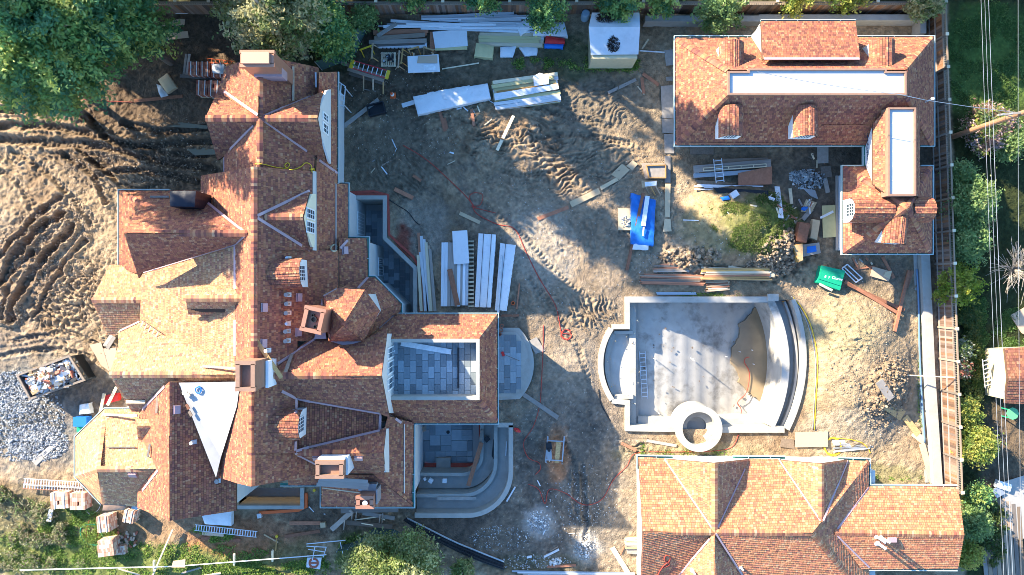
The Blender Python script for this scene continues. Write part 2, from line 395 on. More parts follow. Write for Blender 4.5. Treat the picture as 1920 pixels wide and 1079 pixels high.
H = (n1-0.5)*0.35+(n2-0.5)*0.12+(n3-0.5)*0.075+(n4-0.5)*0.055+LEFT*((n2-.5)*.05+(n3-0.5)*0.05+(n4-0.5)*0.06)
def hump(cx, cy, rx, ry, h):
    d = np.sqrt(((PX-cx)/rx)**2+((PY-cy)/ry)**2); return h*np.clip(1-d*d, 0, 1)**1.3
H = H + hump(1385, 425, 125, 88, 1.9) + hump(1455, 478, 55, 45, 0.9) + hump(1610, 690, 115, 160, 1.2) + hump(1660, 725, 55, 55, 0.5) \
      + hump(1300, 480, 60, 35, 0.5) + hump(1060, 690, 75, 26, 0.25) + hump(1600, 600, 90, 60, 0.3)
rough = blob(1455, 480, 60, 50)+blob(1655, 735, 45, 60)*.6+blob(1290, 485, 60, 25)+blob(130, 545, 150, 60)*0.4
H = H + rough*(n3-0.4)*0.55 + rough*(n4-0.5)*0.25
# lug-print ripples pressed into the soil
def ripple(cx, cy, rx, ry, ang, lam=0.38, amp=0.105):
    lam = max(lam, .36); amp *= 1.15
    global H
    m = blob(cx, cy, rx, ry, 0.5)
    wx = X+(fbm(X*1.1, Y*1.1, 3, 21)-0.5)*1.5; wy = Y+(fbm(X*1.1, Y*1.1, 3, 31)-0.5)*1.5
    u = (wx*math.cos(ang)+wy*math.sin(ang))/lam; v = (-wx*math.sin(ang)+wy*math.cos(ang))/(lam*2.2)
    r = np.sin(2*math.pi*u+3.2*vn(v*1.2, u*0.3, 41))
    H = H+m*amp*np.clip(r, -0.6, 1)*(0.5+vn(v*2, u*0.8, 43))
for a in [(1085, 310, 105, 55, 1.75), (930, 260, 60, 35, 1.6), (1115, 590, 50, 35, 0.4, 0.26), (135, 580, 70, 55, 0.75, 0.3, 0.10), (1010, 260, 60, 30, 1.4),
          (1130, 440, 90, 50, 0.7, 0.28, 0.05), (950, 330, 90, 50, 1.2, 0.32, 0.05), (1190, 835, 35, 18, 1.2), (840, 300, 130, 60, 1.0, 0.35, 0.04),
          (1120, 200, 90, 45, 1.9, 0.35, 0.05), (200, 630, 40, 30, 0.7, 0.28, 0.08), (60, 300, 60, 30, 1.2, .36, .06), (280, 330, 90, 30, 1.3, .36, .06), (1240, 420, 50, 60, .5, .36, .05), (1020, 200, 60, 40, 1.2, .36, .06), (1560, 620, 60, 50, .8, .4, .06), (850, 200, 110, 50, 1.7, .4, .06), (730, 330, 60, 60, .9, .4, .06), (60, 640, 70, 25, 1.0, .36, .05), (1000, 560, 60, 40, 0.9, 0.28, 0.05)]: ripple(*a)
# wheel and crawler ruts
def track(line, w, depth, lug=0.32, lugamp=0.05, berm=0.5, chev=0.5, nrut=1):
    global H
    line = smoothcurve(line, 6); xs = [p[0] for p in line]; ys = [p[1] for p in line]; pad = w*2.4
    sel = (PX > min(xs)-pad) & (PX < max(xs)+pad) & (PY > min(ys)-pad) & (PY < max(ys)+pad)
    i0 = np.where(sel.any(1))[0]; j0 = np.where(sel.any(0))[0]
    if not len(i0): return
    sl_ = (slice(i0[0], i0[-1]+1), slice(j0[0], j0[-1]+1))
    wob = (n2[sl_]-0.5)*w*1.1
    d, sd, ar = polydist(PX[sl_]+wob, PY[sl_]+wob*0.6, line)
    inside = sstep(w*0.62, w*0.42, d); bm_ = np.exp(-((d-w*0.78)/(w*0.26))**2)
    l = np.sin(2*math.pi*(ar*K/lug+chev*np.abs(sd)*K/lug))
    broken = 0.45+1.1*vn(X[sl_]*1.7, Y[sl_]*1.7, 55)
    H[sl_] += -inside*depth*broken + bm_*depth*berm*broken*(0.6+0.9*n3[sl_]) + inside*lugamp*np.clip(l, -0.7, 1)*(0.4+n1[sl_])
TR = [([(0, 262), (90, 268), (190, 275), (300, 300), (420, 318)], 15, .22), ([(0, 238), (100, 238), (210, 262), (300, 285), (415, 290)], 13, .20),
      ([(0, 205), (90, 205), (150, 215), (200, 250)], 13, .22), ([(100, 185), (160, 205), (185, 240), (230, 270), (400, 265)], 12, .26),
      ([(0, 292), (60, 300), (120, 350), (180, 420)], 14, .05), ([(20, 282), (80, 318), (140, 375), (172, 425)], 9, .10),
      ([(0, 480), (40, 435), (80, 395), (110, 370)], 12, .30), ([(0, 530), (30, 480), (75, 430), (120, 400)], 13, .38),
      ([(20, 600), (40, 540), (90, 480), (135, 425)], 14, .42), ([(5, 600), (12, 560), (18, 520), (60, 470)], 11, .36), ([(65, 590), (90, 545), (120, 500), (160, 450)], 9, .25),
      ([(230, 230), (300, 245), (390, 240)], 12, .18), ([(180, 330), (250, 320), (330, 330), (380, 345)], 12, .2), ([(170, 300), (240, 350), (290, 350)], 9, .2),
      ([(0, 320), (35, 345), (60, 400), (50, 440)], 9, .12), ([(120, 290), (175, 330), (200, 380)], 10, .22), ([(150, 280), (215, 335), (235, 365)], 8, .2),
      ([(640, 480), (760, 430), (820, 560)], 10, .08), ([(870, 240), (950, 270), (1060, 250), (1180, 270)], 10, .10), ([(850, 255), (900, 300), (990, 330), (1090, 300)], 9, .08),
      ([(1090, 870), (1095, 950), (1100, 1010)], 10, .10), ([(1040, 800), (1075, 870), (1080, 960)], 9, .07), ([(990, 520), (1060, 610), (1100, 700), (1110, 800)], 11, .07),
      ([(900, 380), (980, 440), (1050, 520), (1110, 560)], 10, .07), ([(700, 180), (860, 165), (1000, 200), (1150, 240)], 11, .09),
      ([(30, 640), (130, 625), (200, 660)], 9, .12), ([(0, 668), (100, 655), (170, 670)], 9, .12)]
for t in TR: track(*t)
# soil colours
def lerpc(C, col, m): return C*(1-m[..., None])+np.array(col)*m[..., None]
C = np.zeros(X.shape+(3,))+np.array((0.37, 0.285, 0.195))
C = lerpc(C, (0.245, 0.175, 0.115), sstep(0.48, 0.66, fbm(X*0.5, Y*0.5, 5, 60))*0.8)
C = lerpc(C, (0.45, 0.37, 0.27), sstep(0.52, 0.70, fbm(X*0.8, Y*0.8, 5, 70))*0.6)
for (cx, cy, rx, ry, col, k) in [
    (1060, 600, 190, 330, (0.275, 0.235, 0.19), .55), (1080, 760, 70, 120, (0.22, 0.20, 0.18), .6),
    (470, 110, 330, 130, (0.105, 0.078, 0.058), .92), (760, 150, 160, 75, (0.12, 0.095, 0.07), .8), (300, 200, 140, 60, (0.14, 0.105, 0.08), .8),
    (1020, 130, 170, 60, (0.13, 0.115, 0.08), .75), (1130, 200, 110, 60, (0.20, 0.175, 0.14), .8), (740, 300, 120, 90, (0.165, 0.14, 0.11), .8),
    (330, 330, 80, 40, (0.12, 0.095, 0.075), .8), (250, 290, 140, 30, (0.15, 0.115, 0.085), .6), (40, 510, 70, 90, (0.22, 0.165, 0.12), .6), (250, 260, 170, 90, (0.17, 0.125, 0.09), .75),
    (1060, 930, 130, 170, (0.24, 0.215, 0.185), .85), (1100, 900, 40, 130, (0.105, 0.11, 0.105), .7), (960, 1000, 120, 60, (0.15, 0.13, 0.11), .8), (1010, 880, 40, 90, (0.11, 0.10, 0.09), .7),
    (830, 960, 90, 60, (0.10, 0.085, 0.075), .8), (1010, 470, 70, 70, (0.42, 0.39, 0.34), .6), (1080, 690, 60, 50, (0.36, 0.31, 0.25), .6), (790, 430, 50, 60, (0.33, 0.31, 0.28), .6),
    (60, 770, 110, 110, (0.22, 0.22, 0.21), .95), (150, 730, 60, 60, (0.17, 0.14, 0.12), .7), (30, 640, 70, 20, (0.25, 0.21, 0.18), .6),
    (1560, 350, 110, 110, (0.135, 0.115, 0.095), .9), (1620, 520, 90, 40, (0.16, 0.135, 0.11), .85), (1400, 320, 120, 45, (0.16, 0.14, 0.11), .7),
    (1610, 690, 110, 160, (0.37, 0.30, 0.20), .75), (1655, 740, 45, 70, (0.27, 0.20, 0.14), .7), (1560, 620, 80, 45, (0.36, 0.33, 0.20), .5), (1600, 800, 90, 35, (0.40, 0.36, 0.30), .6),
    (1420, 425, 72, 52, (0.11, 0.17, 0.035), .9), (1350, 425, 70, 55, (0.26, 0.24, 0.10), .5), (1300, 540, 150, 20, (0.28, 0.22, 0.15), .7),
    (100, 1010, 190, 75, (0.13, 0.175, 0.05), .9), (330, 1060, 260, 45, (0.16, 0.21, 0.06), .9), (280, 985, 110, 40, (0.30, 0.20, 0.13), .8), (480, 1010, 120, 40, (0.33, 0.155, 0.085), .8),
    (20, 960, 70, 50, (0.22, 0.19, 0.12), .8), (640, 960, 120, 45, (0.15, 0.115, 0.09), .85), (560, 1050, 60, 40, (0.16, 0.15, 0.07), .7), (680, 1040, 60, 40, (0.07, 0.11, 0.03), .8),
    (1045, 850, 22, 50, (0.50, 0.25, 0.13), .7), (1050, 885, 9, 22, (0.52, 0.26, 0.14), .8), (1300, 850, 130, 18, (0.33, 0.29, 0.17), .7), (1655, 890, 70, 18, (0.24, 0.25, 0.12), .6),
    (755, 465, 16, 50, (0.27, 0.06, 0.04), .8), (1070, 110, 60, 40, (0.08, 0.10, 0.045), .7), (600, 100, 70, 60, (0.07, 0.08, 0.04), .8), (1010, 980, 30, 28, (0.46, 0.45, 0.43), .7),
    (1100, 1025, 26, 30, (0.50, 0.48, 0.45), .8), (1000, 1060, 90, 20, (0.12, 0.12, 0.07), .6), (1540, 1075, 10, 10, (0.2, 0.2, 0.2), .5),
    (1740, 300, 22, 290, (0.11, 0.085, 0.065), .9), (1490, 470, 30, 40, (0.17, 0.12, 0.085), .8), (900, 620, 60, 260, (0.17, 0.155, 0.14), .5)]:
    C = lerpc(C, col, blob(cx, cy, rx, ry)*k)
yard = sstep(1772, 1782, PX-(PY*0.03))
C = lerpc(C, (0.035, 0.048, 0.018), yard)
C = lerpc(C, (0.08, 0.14, 0.035), blob(1850, 110, 90, 130)*yard); C = lerpc(C, (0.16, 0.12, 0.09), blob(1900, 880, 60, 180)*yard*.8)
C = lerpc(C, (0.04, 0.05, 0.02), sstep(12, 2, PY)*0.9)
spk = (vn(X*9, Y*9, 81) > 0.86) & (blob(1080, 940, 150, 170) > 0.3)
C = np.where(spk[..., None], C*1.7, C)
fine = vn(X*6, Y*6, 91)
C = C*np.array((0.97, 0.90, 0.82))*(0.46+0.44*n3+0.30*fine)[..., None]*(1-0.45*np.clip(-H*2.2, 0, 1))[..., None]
far = sstep(40.5, 46, np.maximum(np.abs(X), np.abs(Y)*1.7)); H = H*(1-far); C = lerpc(C, (0.13, 0.14, 0.06), far)
for (cx, cy, rx, ry) in []: pass
def flat(poly, pad):                 # keep the soil level round a built edge
    global H
    xs = [p[0] for p in poly]; ys = [p[1] for p in poly]
    d = np.where(inpoly(PX, PY, poly), 0, polydist(PX, PY, poly+[poly[0]])[0])
    m = sstep(pad, 4, d); H = H*(1-m)+(-0.12)*m
for q in PITS: flat(q, 34)
flat([(935, 615), (975, 615), (1000, 680), (975, 748), (935, 748)], 22)
_T2 = H
def G(x, y):
    i = np.clip(np.searchsorted(gx, x)-1, 0, len(gx)-2); j = np.clip(np.searchsorted(gy, y)-1, 0, len(gy)-2)
    tx = np.clip((x-gx[i])/(gx[i+1]-gx[i]), 0, 1); ty = np.clip((y-gy[j])/(gy[j+1]-gy[j]), 0, 1)
    return (H[i, j]*(1-tx)+H[i+1, j]*tx)*(1-ty)+(H[i, j+1]*(1-tx)+H[i+1, j+1]*tx)*ty
def Gp(px, py, up=0.0):              # point on the soil seen at a photo pixel, raised by up
    z = 0.0
    for _ in range(3):
        p = P(px, py, z+up); z = float(G(p.x, p.y))
    return P(px, py, z+up)
nx, ny = X.shape
idx = np.arange(nx*ny).reshape(nx, ny)
quads = np.stack([idx[:-1, :-1], idx[1:, :-1], idx[1:, 1:], idx[:-1, 1:]], -1).reshape(-1, 4)
cxp = ((X[:-1, :-1]+X[1:, 1:])/2/K+960).ravel(); cyp = (539.5-(Y[:-1, :-1]+Y[1:, 1:])/2/K).ravel()
cut = np.zeros(len(quads), bool)
for q in PITS: cut |= inpoly(cxp, cyp, q)
quads = quads[~cut]
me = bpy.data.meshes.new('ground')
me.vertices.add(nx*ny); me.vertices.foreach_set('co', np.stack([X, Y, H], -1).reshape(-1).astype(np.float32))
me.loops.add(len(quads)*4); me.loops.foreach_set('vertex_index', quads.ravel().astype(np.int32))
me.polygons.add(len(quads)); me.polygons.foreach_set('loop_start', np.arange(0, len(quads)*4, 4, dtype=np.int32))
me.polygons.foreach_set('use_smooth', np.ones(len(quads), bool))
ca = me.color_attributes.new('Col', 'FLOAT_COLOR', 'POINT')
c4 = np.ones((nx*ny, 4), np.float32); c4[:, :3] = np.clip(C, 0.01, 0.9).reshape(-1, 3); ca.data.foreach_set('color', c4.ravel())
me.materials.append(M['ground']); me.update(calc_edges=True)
ground = bpy.data.objects.new('ground', me); COL.objects.link(ground); ground['kind'] = 'structure'
# ---------------------------------------------------------------- roofs
FACETS = []                          # (normal, d, poly3d) for finding the roof under a photo pixel
CEDAR = np.array([(0.45, 0.225, 0.105), (0.41, 0.172, 0.085), (0.31, 0.12, 0.078), (0.18, 0.075, 0.062), (0.50, 0.30, 0.16), (0.35, 0.145, 0.088)])
PROB_SHADE = np.array([.17, .22, .23, .17, .06, .15]); SHADE_TONE = np.array([.90, .81, .84]); SUNLIT_TONE = np.array([1.16, 1.26, 1.30])  # same cedar twice: darker red tone paints shade in, paler tone paints sunlight in
PROB_SUNLIT = np.array([.34, .24, .09, .02, .15, .16])
def plane_of(pts):
    n = Vector((0, 0, 0)); m = len(pts); c = Vector((0, 0, 0))
    for i in range(m):
        a, b = pts[i], pts[(i+1) % m]
        n += Vector(((a.y-b.y)*(a.z+b.z), (a.z-b.z)*(a.x+b.x), (a.x-b.x)*(a.y+b.y))); c += a
    n.normalize(); c /= m
    if n.z < 0: n = -n
    return n, c
def clip2(poly, k, lim, keep_less):
    out = []; m = len(poly)
    for i in range(m):
        a, b = poly[i], poly[(i+1) % m]
        ia = (a[k] <= lim) if keep_less else (a[k] >= lim); ib = (b[k] <= lim) if keep_less else (b[k] >= lim)
        if ia: out.append(a)
        if ia != ib:
            t = (lim-a[k])/(b[k]-a[k]); out.append((a[0]+t*(b[0]-a[0]), a[1]+t*(b[1]-a[1])))
    return out
class Roof:
    def __init__(s, house, name='roof', label=None, prob=PROB_SHADE, expo=0.145, tone=(1, 1, 1)):
        s.h = house; s.name = name; s.label = label; s.deck = MB(); s.sh = MB(); s.prob = prob; s.e = expo; s.tone = np.array(tone)*(SUNLIT_TONE if prob is PROB_SUNLIT else SHADE_TONE); s.mean = (CEDAR*np.array(prob)[:, None]).sum(0)
        s.rng = np.random.default_rng(len(FACETS)+3)
    def f(s, *pv, thick=0.16, shingle=True):
        """facet from (px,py,z) vertices: fit a plane, slide the corners along their sight lines onto it"""
        pts = [P(*q) for q in pv]; return s.fw(pts, thick, shingle, True)
    def fw(s, pts, thick=0.16, shingle=True, slide=False):
        pts = [Vector(p) for p in pts]
        n, c = plane_of(pts); cam0 = Vector((0, 0, CAM_H))
        if slide:
            q = []
            for p in pts:
                d = p-cam0; den = d.dot(n)
                t = (c-cam0).dot(n)/den if abs(den) > 1e-4 else 1
                r = cam0+d*t
                if abs(r.z-p.z) > 1.3: r = p
                q.append(r)
            pts = q
        FACETS.append((n, n.dot(c), pts))
        if sum(pts[i].x*pts[(i+1) % len(pts)].y-pts[(i+1) % len(pts)].x*pts[i].y for i in range(len(pts))) < 0: pts = pts[::-1]
        s.deck.prism([p-n*0.012-Vector((0, 0, thick)) for p in pts], [p-n*0.012 for p in pts])
        if shingle: s.shingle(pts, n, c)
        return pts
    def shingle(s, pts, n, c):
        if n.z > 0.9995: return
        u = Vector((0, 0, 1)).cross(n).normalized(); v = n.cross(u)
        poly = [((p-c).dot(u), (p-c).dot(v)) for p in pts]
        vmin = min(p[1] for p in poly); vmax = max(p[1] for p in poly); e = s.e; r = s.rng
        cn = np.array(c); un = np.array(u); vv = np.array(v); nn = np.array(n)
        j0 = vmin
        while j0 < vmax:
            j1 = j0+e
            band = clip2(clip2(poly, 1, j0+.018, False), 1, j1, True)
            cr = 0.92+0.16*r.random()
            if len(band) >= 3:
                umin = min(p[0] for p in band); umax = max(p[0] for p in band)
                x = umin-r.random()*0.2
                while x < umax:
                    w = 0.085+0.13*r.random(); a, b = x+0.006, x+w-0.006; x += w
                    cell = clip2(clip2(band, 0, a, False), 0, b, True)
                    if len(cell) < 3: continue
                    ar = abs(sum(cell[i][0]*cell[(i+1) % len(cell)][1]-cell[(i+1) % len(cell)][0]*cell[i][1] for i in range(len(cell))))/2
                    if ar < 0.0006: continue
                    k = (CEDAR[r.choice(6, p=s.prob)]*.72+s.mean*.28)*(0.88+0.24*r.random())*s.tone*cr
                    up = 0.026+0.012*r.random(); jit = (r.random()-0.5)*0.02
                    vs = [tuple(cn+un*q[0]+vv*q[1]+nn*(up-(up-0.004)*(q[1]-j0)/e)) for q in cell]
                    s.sh.face(vs, 0, tuple(k))
                    lo = [q for q in cell if q[1] < j0+.018+1e-6]
                    if len(lo) >= 2:
                        lo.sort(); q0, q1 = lo[0], lo[-1]
                        A = cn+un*q0[0]+vv*q0[1]; B = cn+un*q1[0]+vv*q1[1]
                        s.sh.face([tuple(A), tuple(B), tuple(B+nn*up), tuple(A+nn*up)], 0, tuple(k*0.8))  # butt face darkened to paint a shadow line along each course
            j0 = j1
    def caps(s, *pv, up=0.035, w=0.19):      # ridge or hip cap shingles along a polyline of (px,py,z)
        pts = [P(*q) if not isinstance(q, Vector) else q for q in pv]; r = s.rng
        for a, b in zip(pts[:-1], pts[1:]):
            d = b-a; L = d.length; x = d/L; side = Vector((0, 0, 1)).cross(x)
            if side.length < 1e-3: continue
            side.normalize(); nn = x.cross(side)
            t = 0
            while t < L:
                t2 = min(t+0.155, L); k = CEDAR[r.choice(6, p=s.prob)]*(0.8+0.4*r.random())*s.tone
                p0, p1 = a+x*t, a+x*t2
                for sg in (1, -1):
                    q = [p0+nn*(up+.02), p1+nn*up, p1+nn*(up-.07)+side*(w*sg), p0+nn*(up-.05)+side*(w*sg)]
                    if sg < 0: q = q[::-1]
                    s.sh.face([tuple(z) for z in q], 0, tuple(k))
                t = t2
    def done(s):
        o = s.deck.build(s.name, M['deck'], s.h, label=s.label)
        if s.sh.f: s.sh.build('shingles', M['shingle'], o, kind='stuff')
        return o
def roof_at(px, py, up=0.0, default=None):   # highest built roof surface on the sight line of a photo pixel
    cam0 = Vector((0, 0, CAM_H)); d = P(px, py, 0)-cam0; best = None
    for n, k, pts in FACETS:
        den = n.dot(d)
        if abs(den) < 1e-6: continue
        t = (k-n.dot(cam0))/den
        if t <= 0: continue
        q = cam0+d*t; c = False; m = len(pts)
        for i in range(m):
            x1, y1 = pts[i].x, pts[i].y; x2, y2 = pts[(i+1) % m].x, pts[(i+1) % m].y
            if (y1 > q.y) != (y2 > q.y) and q.x < (x2-x1)*(q.y-y1)/(y2-y1)+x1: c = not c
        if c and (best is None or q.z > best[0].z): best = (q, n)
    if best is None: return P(px, py, 5.0 if default is None else default), Vector((0, 0, 1))
    return best[0]+best[1]*up, best[1]
def strip(mb, pxs, w=0.16, up=0.05, n=6, th=0.02):   # metal strip laid along a photo polyline on the roof
    pts = []
    for (a, b) in zip(pxs[:-1], pxs[1:]):
        for k in range(n): pts.append((a[0]+(b[0]-a[0])*k/n, a[1]+(b[1]-a[1])*k/n))
    pts.append(pxs[-1])
    q = [roof_at(x, y, up) for x, y in pts]
    q = [z for z in q if z[1].z < 0.9999 or len(q) < 3] or q
    for (p0, n0), (p1, n1) in zip(q[:-1], q[1:]):
        if abs(p0.z-p1.z) > 1.2: continue
        x = (p1-p0)
        if x.length < 1e-3: continue
        x.normalize(); nn = (n0+n1).normalized(); y = nn.cross(x)
        b = [p0-y*w/2, p1-y*w/2, p1+y*w/2, p0+y*w/2]
        mb.prism([z-nn*th for z in b], b)
def offs(path, d):
    p = [Vector((q[0], q[1])) for q in path]; out = []; n = len(p)
    for i in range(n):
        a, b = p[max(i-1, 0)], p[min(i+1, n-1)]
        d1 = (p[i]-a) if i else (b-p[i]); d2 = (b-p[i]) if i < n-1 else d1
        d1 = d1.normalized(); d2 = d2.normalized(); n1 = Vector((-d1.y, d1.x)); n2 = Vector((-d2.y, d2.x)); m = (n1+n2).normalized()
        out.append(p[i]+m*(d/max(.35, m.dot(n1))))
    return out
def gutter(house, pxs, z, side):     # trough along the eave; side +1/-1: which side of the path is outdoors
    path = [(P(x, y, z).x, P(x, y, z).y) for x, y in pxs]; path = [tuple(v) for v in offs(path, -side*0.06)]
    a = MB(); a.wall(path, 0.12, z-0.14, z-0.06, side=side)
    g = a.build('gutter', M['gutter'], house)
    b = MB(); b.wall(offs(path, side*0.122), 0.05, z-0.15, z+0.03, side=side)
    for (p, q) in zip(path[:-1], path[1:]):
        L = math.hypot(q[0]-p[0], q[1]-p[1]); k = int(L/1.3)
        for i in range(1, k+1):
            t = (i-0.3)/(k+0.4); x, y = p[0]+(q[0]-p[0])*t, p[1]+(q[1]-p[1])*t
            nx_, ny_ = -(q[1]-p[1])/L*side, (q[0]-p[0])/L*side
            b.beam((x, y, z-0.02), (x+nx_*0.12, y+ny_*0.12, z-0.02), 0.045, 0.03)
    b.build('gutter_lip', M['gutterlip'], g)
    return g
def walls(house, pxpoly, z0, z1, zpix, m='wallwhite', name='wall'):
    mb = MB(); mb.slab([(P(x, y, zpix).x, P(x, y, zpix).y) for x, y in pxpoly], z0, z1); return mb.build(name, M[m], house)
def wallpoly(house, pts, th, m='wallwhite', name='wall'):   # upright wall panel from 3D outline, thickness th along its normal
    pts = [Vector(p) for p in pts]; n, c = Vector((0, 0, 0)), None
    for i in range(len(pts)):
        a, b = pts[i], pts[(i+1) % len(pts)]
        n += Vector(((a.y-b.y)*(a.z+b.z), (a.z-b.z)*(a.x+b.x), (a.x-b.x)*(a.y+b.y)))
    n.normalize(); mb = MB(); k = len(pts)
    vs = pts+[p-n*th for p in pts]
    mb.mesh(vs, [tuple(range(k)), tuple(reversed(range(k, 2*k)))]+[(i, k+i, k+(i+1) % k, (i+1) % k) for i in range(k)])
    return mb.build(name, M[m], house)
def window(house, o, u, v, w, h, nx=2, ny=2, fr=0.07, out=0.05, label=None):
    """framed window: lower corner o, unit across u, unit up v; divided into nx by ny panes"""
    o = Vector(o); u = Vector(u).normalized(); v = Vector(v).normalized(); n = u.cross(v)
    f = MB()
    R = Matrix((u, v, n)).transposed()
    def bar(x0, x1, y0, y1, d=out):
        f.box(o+u*((x0+x1)/2)+v*((y0+y1)/2)+n*(d/2), (x1-x0, y1-y0, d), rot=R)
    bar(0, w, 0, fr); bar(0, w, h-fr, h); bar(0, fr, fr, h-fr); bar(w-fr, w, fr, h-fr)
    pw = (w-2*fr)/nx; ph = (h-2*fr)/ny
    for i in range(1, nx): bar(fr+i*pw-.02, fr+i*pw+.02, fr, h-fr, out*.8)
    for j in range(1, ny): bar(fr, w-fr, fr+j*ph-.02, fr+j*ph+.02, out*.6)
    wo_ = f.build('window', M['whitepaint'], house, label=label)
    g = MB(); g.box(o+u*(w/2)+v*(h/2)+n*0.012, (w-2*fr+.01, h-2*fr+.01, 0.016), rot=R); g.build('pane', M['glass'], wo_)
    return wo_
def dormer(house, front, back, hw, zr, drop, seg=4, prob=PROB_SHADE, face='whitepaint', eave=0.0, win=True, base=1.2, tone=(1, 1, 1)):
    """arched-roof dormer; ridge runs front->back at height zr (photo px), half width hw m, eaves drop m below the ridge"""
    a, b = P(front[0], front[1], zr), P(back[0], back[1], zr)
    x = (b-a).normalized(); y = Vector((0, 0, 1)).cross(x)
    r = Roof(house, 'dormer', prob=prob, expo=0.14, tone=tone)
    prof = []
    for k in range(-seg, seg+1):
        t = k/seg; prof.append((hw*math.sin(t*math.pi/2)*1.0, -drop*(1-math.cos(t*math.pi/2))))
    for (y0, z0), (y1, z1) in zip(prof[:-1], prof[1:]):
        r.fw([a+y*y0+Vector((0, 0, z0)), b+y*y0+Vector((0, 0, z0)), b+y*y1+Vector((0, 0, z1)), a+y*y1+Vector((0, 0, z1))], thick=0.05)
    r.caps(a, b, w=0.10)
    d = r.done()
    mb = MB(); ins = 0.12
    A = a+x*ins; B = b
    outl = [A+y*(q[0]*.93)+Vector((0, 0, q[1]-.07)) for q in prof]+[A-y*(-hw*.93)+Vector((0, 0, -drop-base)), A-y*(hw*.93)+Vector((0, 0, -drop-base))]
    n = len(outl)
    mb.mesh(outl+[p+x*((B-A).length-.05) for p in outl], [tuple(reversed(range(n))), tuple(range(n, 2*n))]+[(i, (i+1) % n, n+(i+1) % n, n+i) for i in range(n)])
    mb.build('dormer_front', M[face], d)
    if win:
        window(d, A-y*(hw*.55*-1)+Vector((0, 0, -drop-base*.6))-x*.01, -y, Vector((0, 0, 1)), hw*1.1, min(drop+base*.45, 1.1), 4, 2, .05, .04) if False else \
        window(d, A+y*(hw*.55)+Vector((0, 0, -drop-base*.55))-x*.005, -y, Vector((0, 0, 1)), hw*1.1, drop*.75+base*.45, 4, 3, .06, .05)
    return d
def vent(px, py, r=0.07, h=0.35, m='steel', base=True, label='metal roof vent pipe', group='roof vent pipes', house=None):
    p, n = roof_at(px, py, 0.02)
    mb = MB(); mb.cyl(p-Vector((0, 0, .1)), r, r, h+.1, 10)
    if base: mb.cyl(p-Vector((0, 0, .02)), r*1.9, r*1.1, .1, 10)
    return mb.build('vent_pipe', M[m], house)

# ================================================================ MAIN HOUSE
EX = 0.14
HOUSE = thing('shingled_mansion', 'large cedar shingled mansion with many steep gables and a paved roof terrace', 'house', P(520, 560, 0))
EAVE = 3.7
# --- north wing
r = Roof(HOUSE, label='north gabled roof'); f = r.f
f((424, 125, 7.0), (408, 172, 7.2), (484, 220, 9.0), (487, 104, 9.0))
f((487, 104, 9.0), (487, 222, 9.0), (604, 173, 5.1), (597, 127, 5.1), (560, 119, 6.7))
f((385, 222, 9.0), (487, 222, 9.0), (424, 178, 7.2), (408, 172, 6.9))
f((385, 222, 9.0), (487, 222, 9.0), (452, 262, 7.8), (421, 292, 6.2), (408, 301, 6.0))
f((487, 221, 9.0), (595, 222, 9.0), (606, 172, 6.6))
f((487, 222, 9.0), (595, 222, 9.0), (611, 303, 5.9), (597, 299, 5.9))
f((487, 221, 9.0), (487, 318, 9.0), (421, 322, 6.6), (421, 291, 6.6))
f((487, 221, 9.0), (487, 322, 9.0), (588, 325, 6.4), (590, 293, 6.2))
r.caps((487, 116, 9.0), (487, 318, 9.0)); r.caps((385, 222, 9.0), (595, 222, 9.0)); r.done()
r = Roof(HOUSE, label='lower roof strip beside the north wing'); f = r.f
f((598, 136, 6.3), (632, 135, 4.6), (632, 325, 4.6), (594, 300, 6.3))
f((594, 300, 6.3), (632, 325, 4.6), (632, 346, 4.6), (590, 346, 6.3)); r.done()
# --- main north-south roof
r = Roof(HOUSE, label='long main roof'); f = r.f; MZ = 9.8
f((476, 313, MZ), (476, 470, MZ), (441, 458, 8.3), (377, 378, 5.6), (377, 330, 5.6), (441, 319, 8.3))
f((476, 455, MZ), (476, 735, MZ), (441, 735, 8.3), (441, 452, 8.3))
rl = Roof(HOUSE, label='long shallow west roof slope', prob=PROB_SUNLIT); rl.f((441, 452, 8.3), (441, 700, 8.3), (262, 640, 5.1), (266, 510, 5.1)); rl.done()  # paler shingles carry the sunlight of this west slope in their colour
f((476, 313, MZ), (476, 470, MZ), (585, 470, 7.2), (585, 322, 7.2))
f((476, 470, MZ), (476, 850, MZ), (557, 850, 7.5), (557, 640, 7.5), (634, 640, 5.5), (634, 470, 5.5))
f((594, 322, 6.3), (594, 476, 6.3), (652, 476, EAVE), (652, 345, EAVE), (632, 345, 4.6), (632, 325, 4.6))
f((554, 740, 7.3), (714, 768, 5.9), (713, 812, 5.9), (552, 848, 7.3))
r.caps((476, 313, MZ), (476, 690, MZ)); r.done()
r = Roof(HOUSE, label='low east lean-to roof'); f = r.f
f((636, 447, 5.1), (652, 447, 4.4), (690, 447, EAVE), (690, 521, EAVE), (668, 545, 4.2), (636, 545, 5.1)); r.done()
# --- west wing A
r = Roof(HOUSE, label='north-west gabled roof'); f = r.f
f((233, 437, 9.4), (463, 438, 9.4), (385, 376, 6.6), (275, 362, 6.6))
f((233, 438, 9.4), (463, 438, 9.4), (441, 458, 8.3), (266, 511, 6.7), (260, 522, 6.5))
r.caps((233, 437, 9.4), (463, 438, 9.4)); r.done()
r = Roof(HOUSE, label='low roof round the north-west gable'); f = r.f
f((224, 358, 3.4), (385, 358, 3.4), (385, 400, 5.1), (294, 400, 5.1))
f((224, 358, 3.4), (294, 400, 5.1), (294, 524, 5.1), (224, 503, 3.4)); r.caps((226, 360, 3.4), (290, 398, 5.05)); r.done()
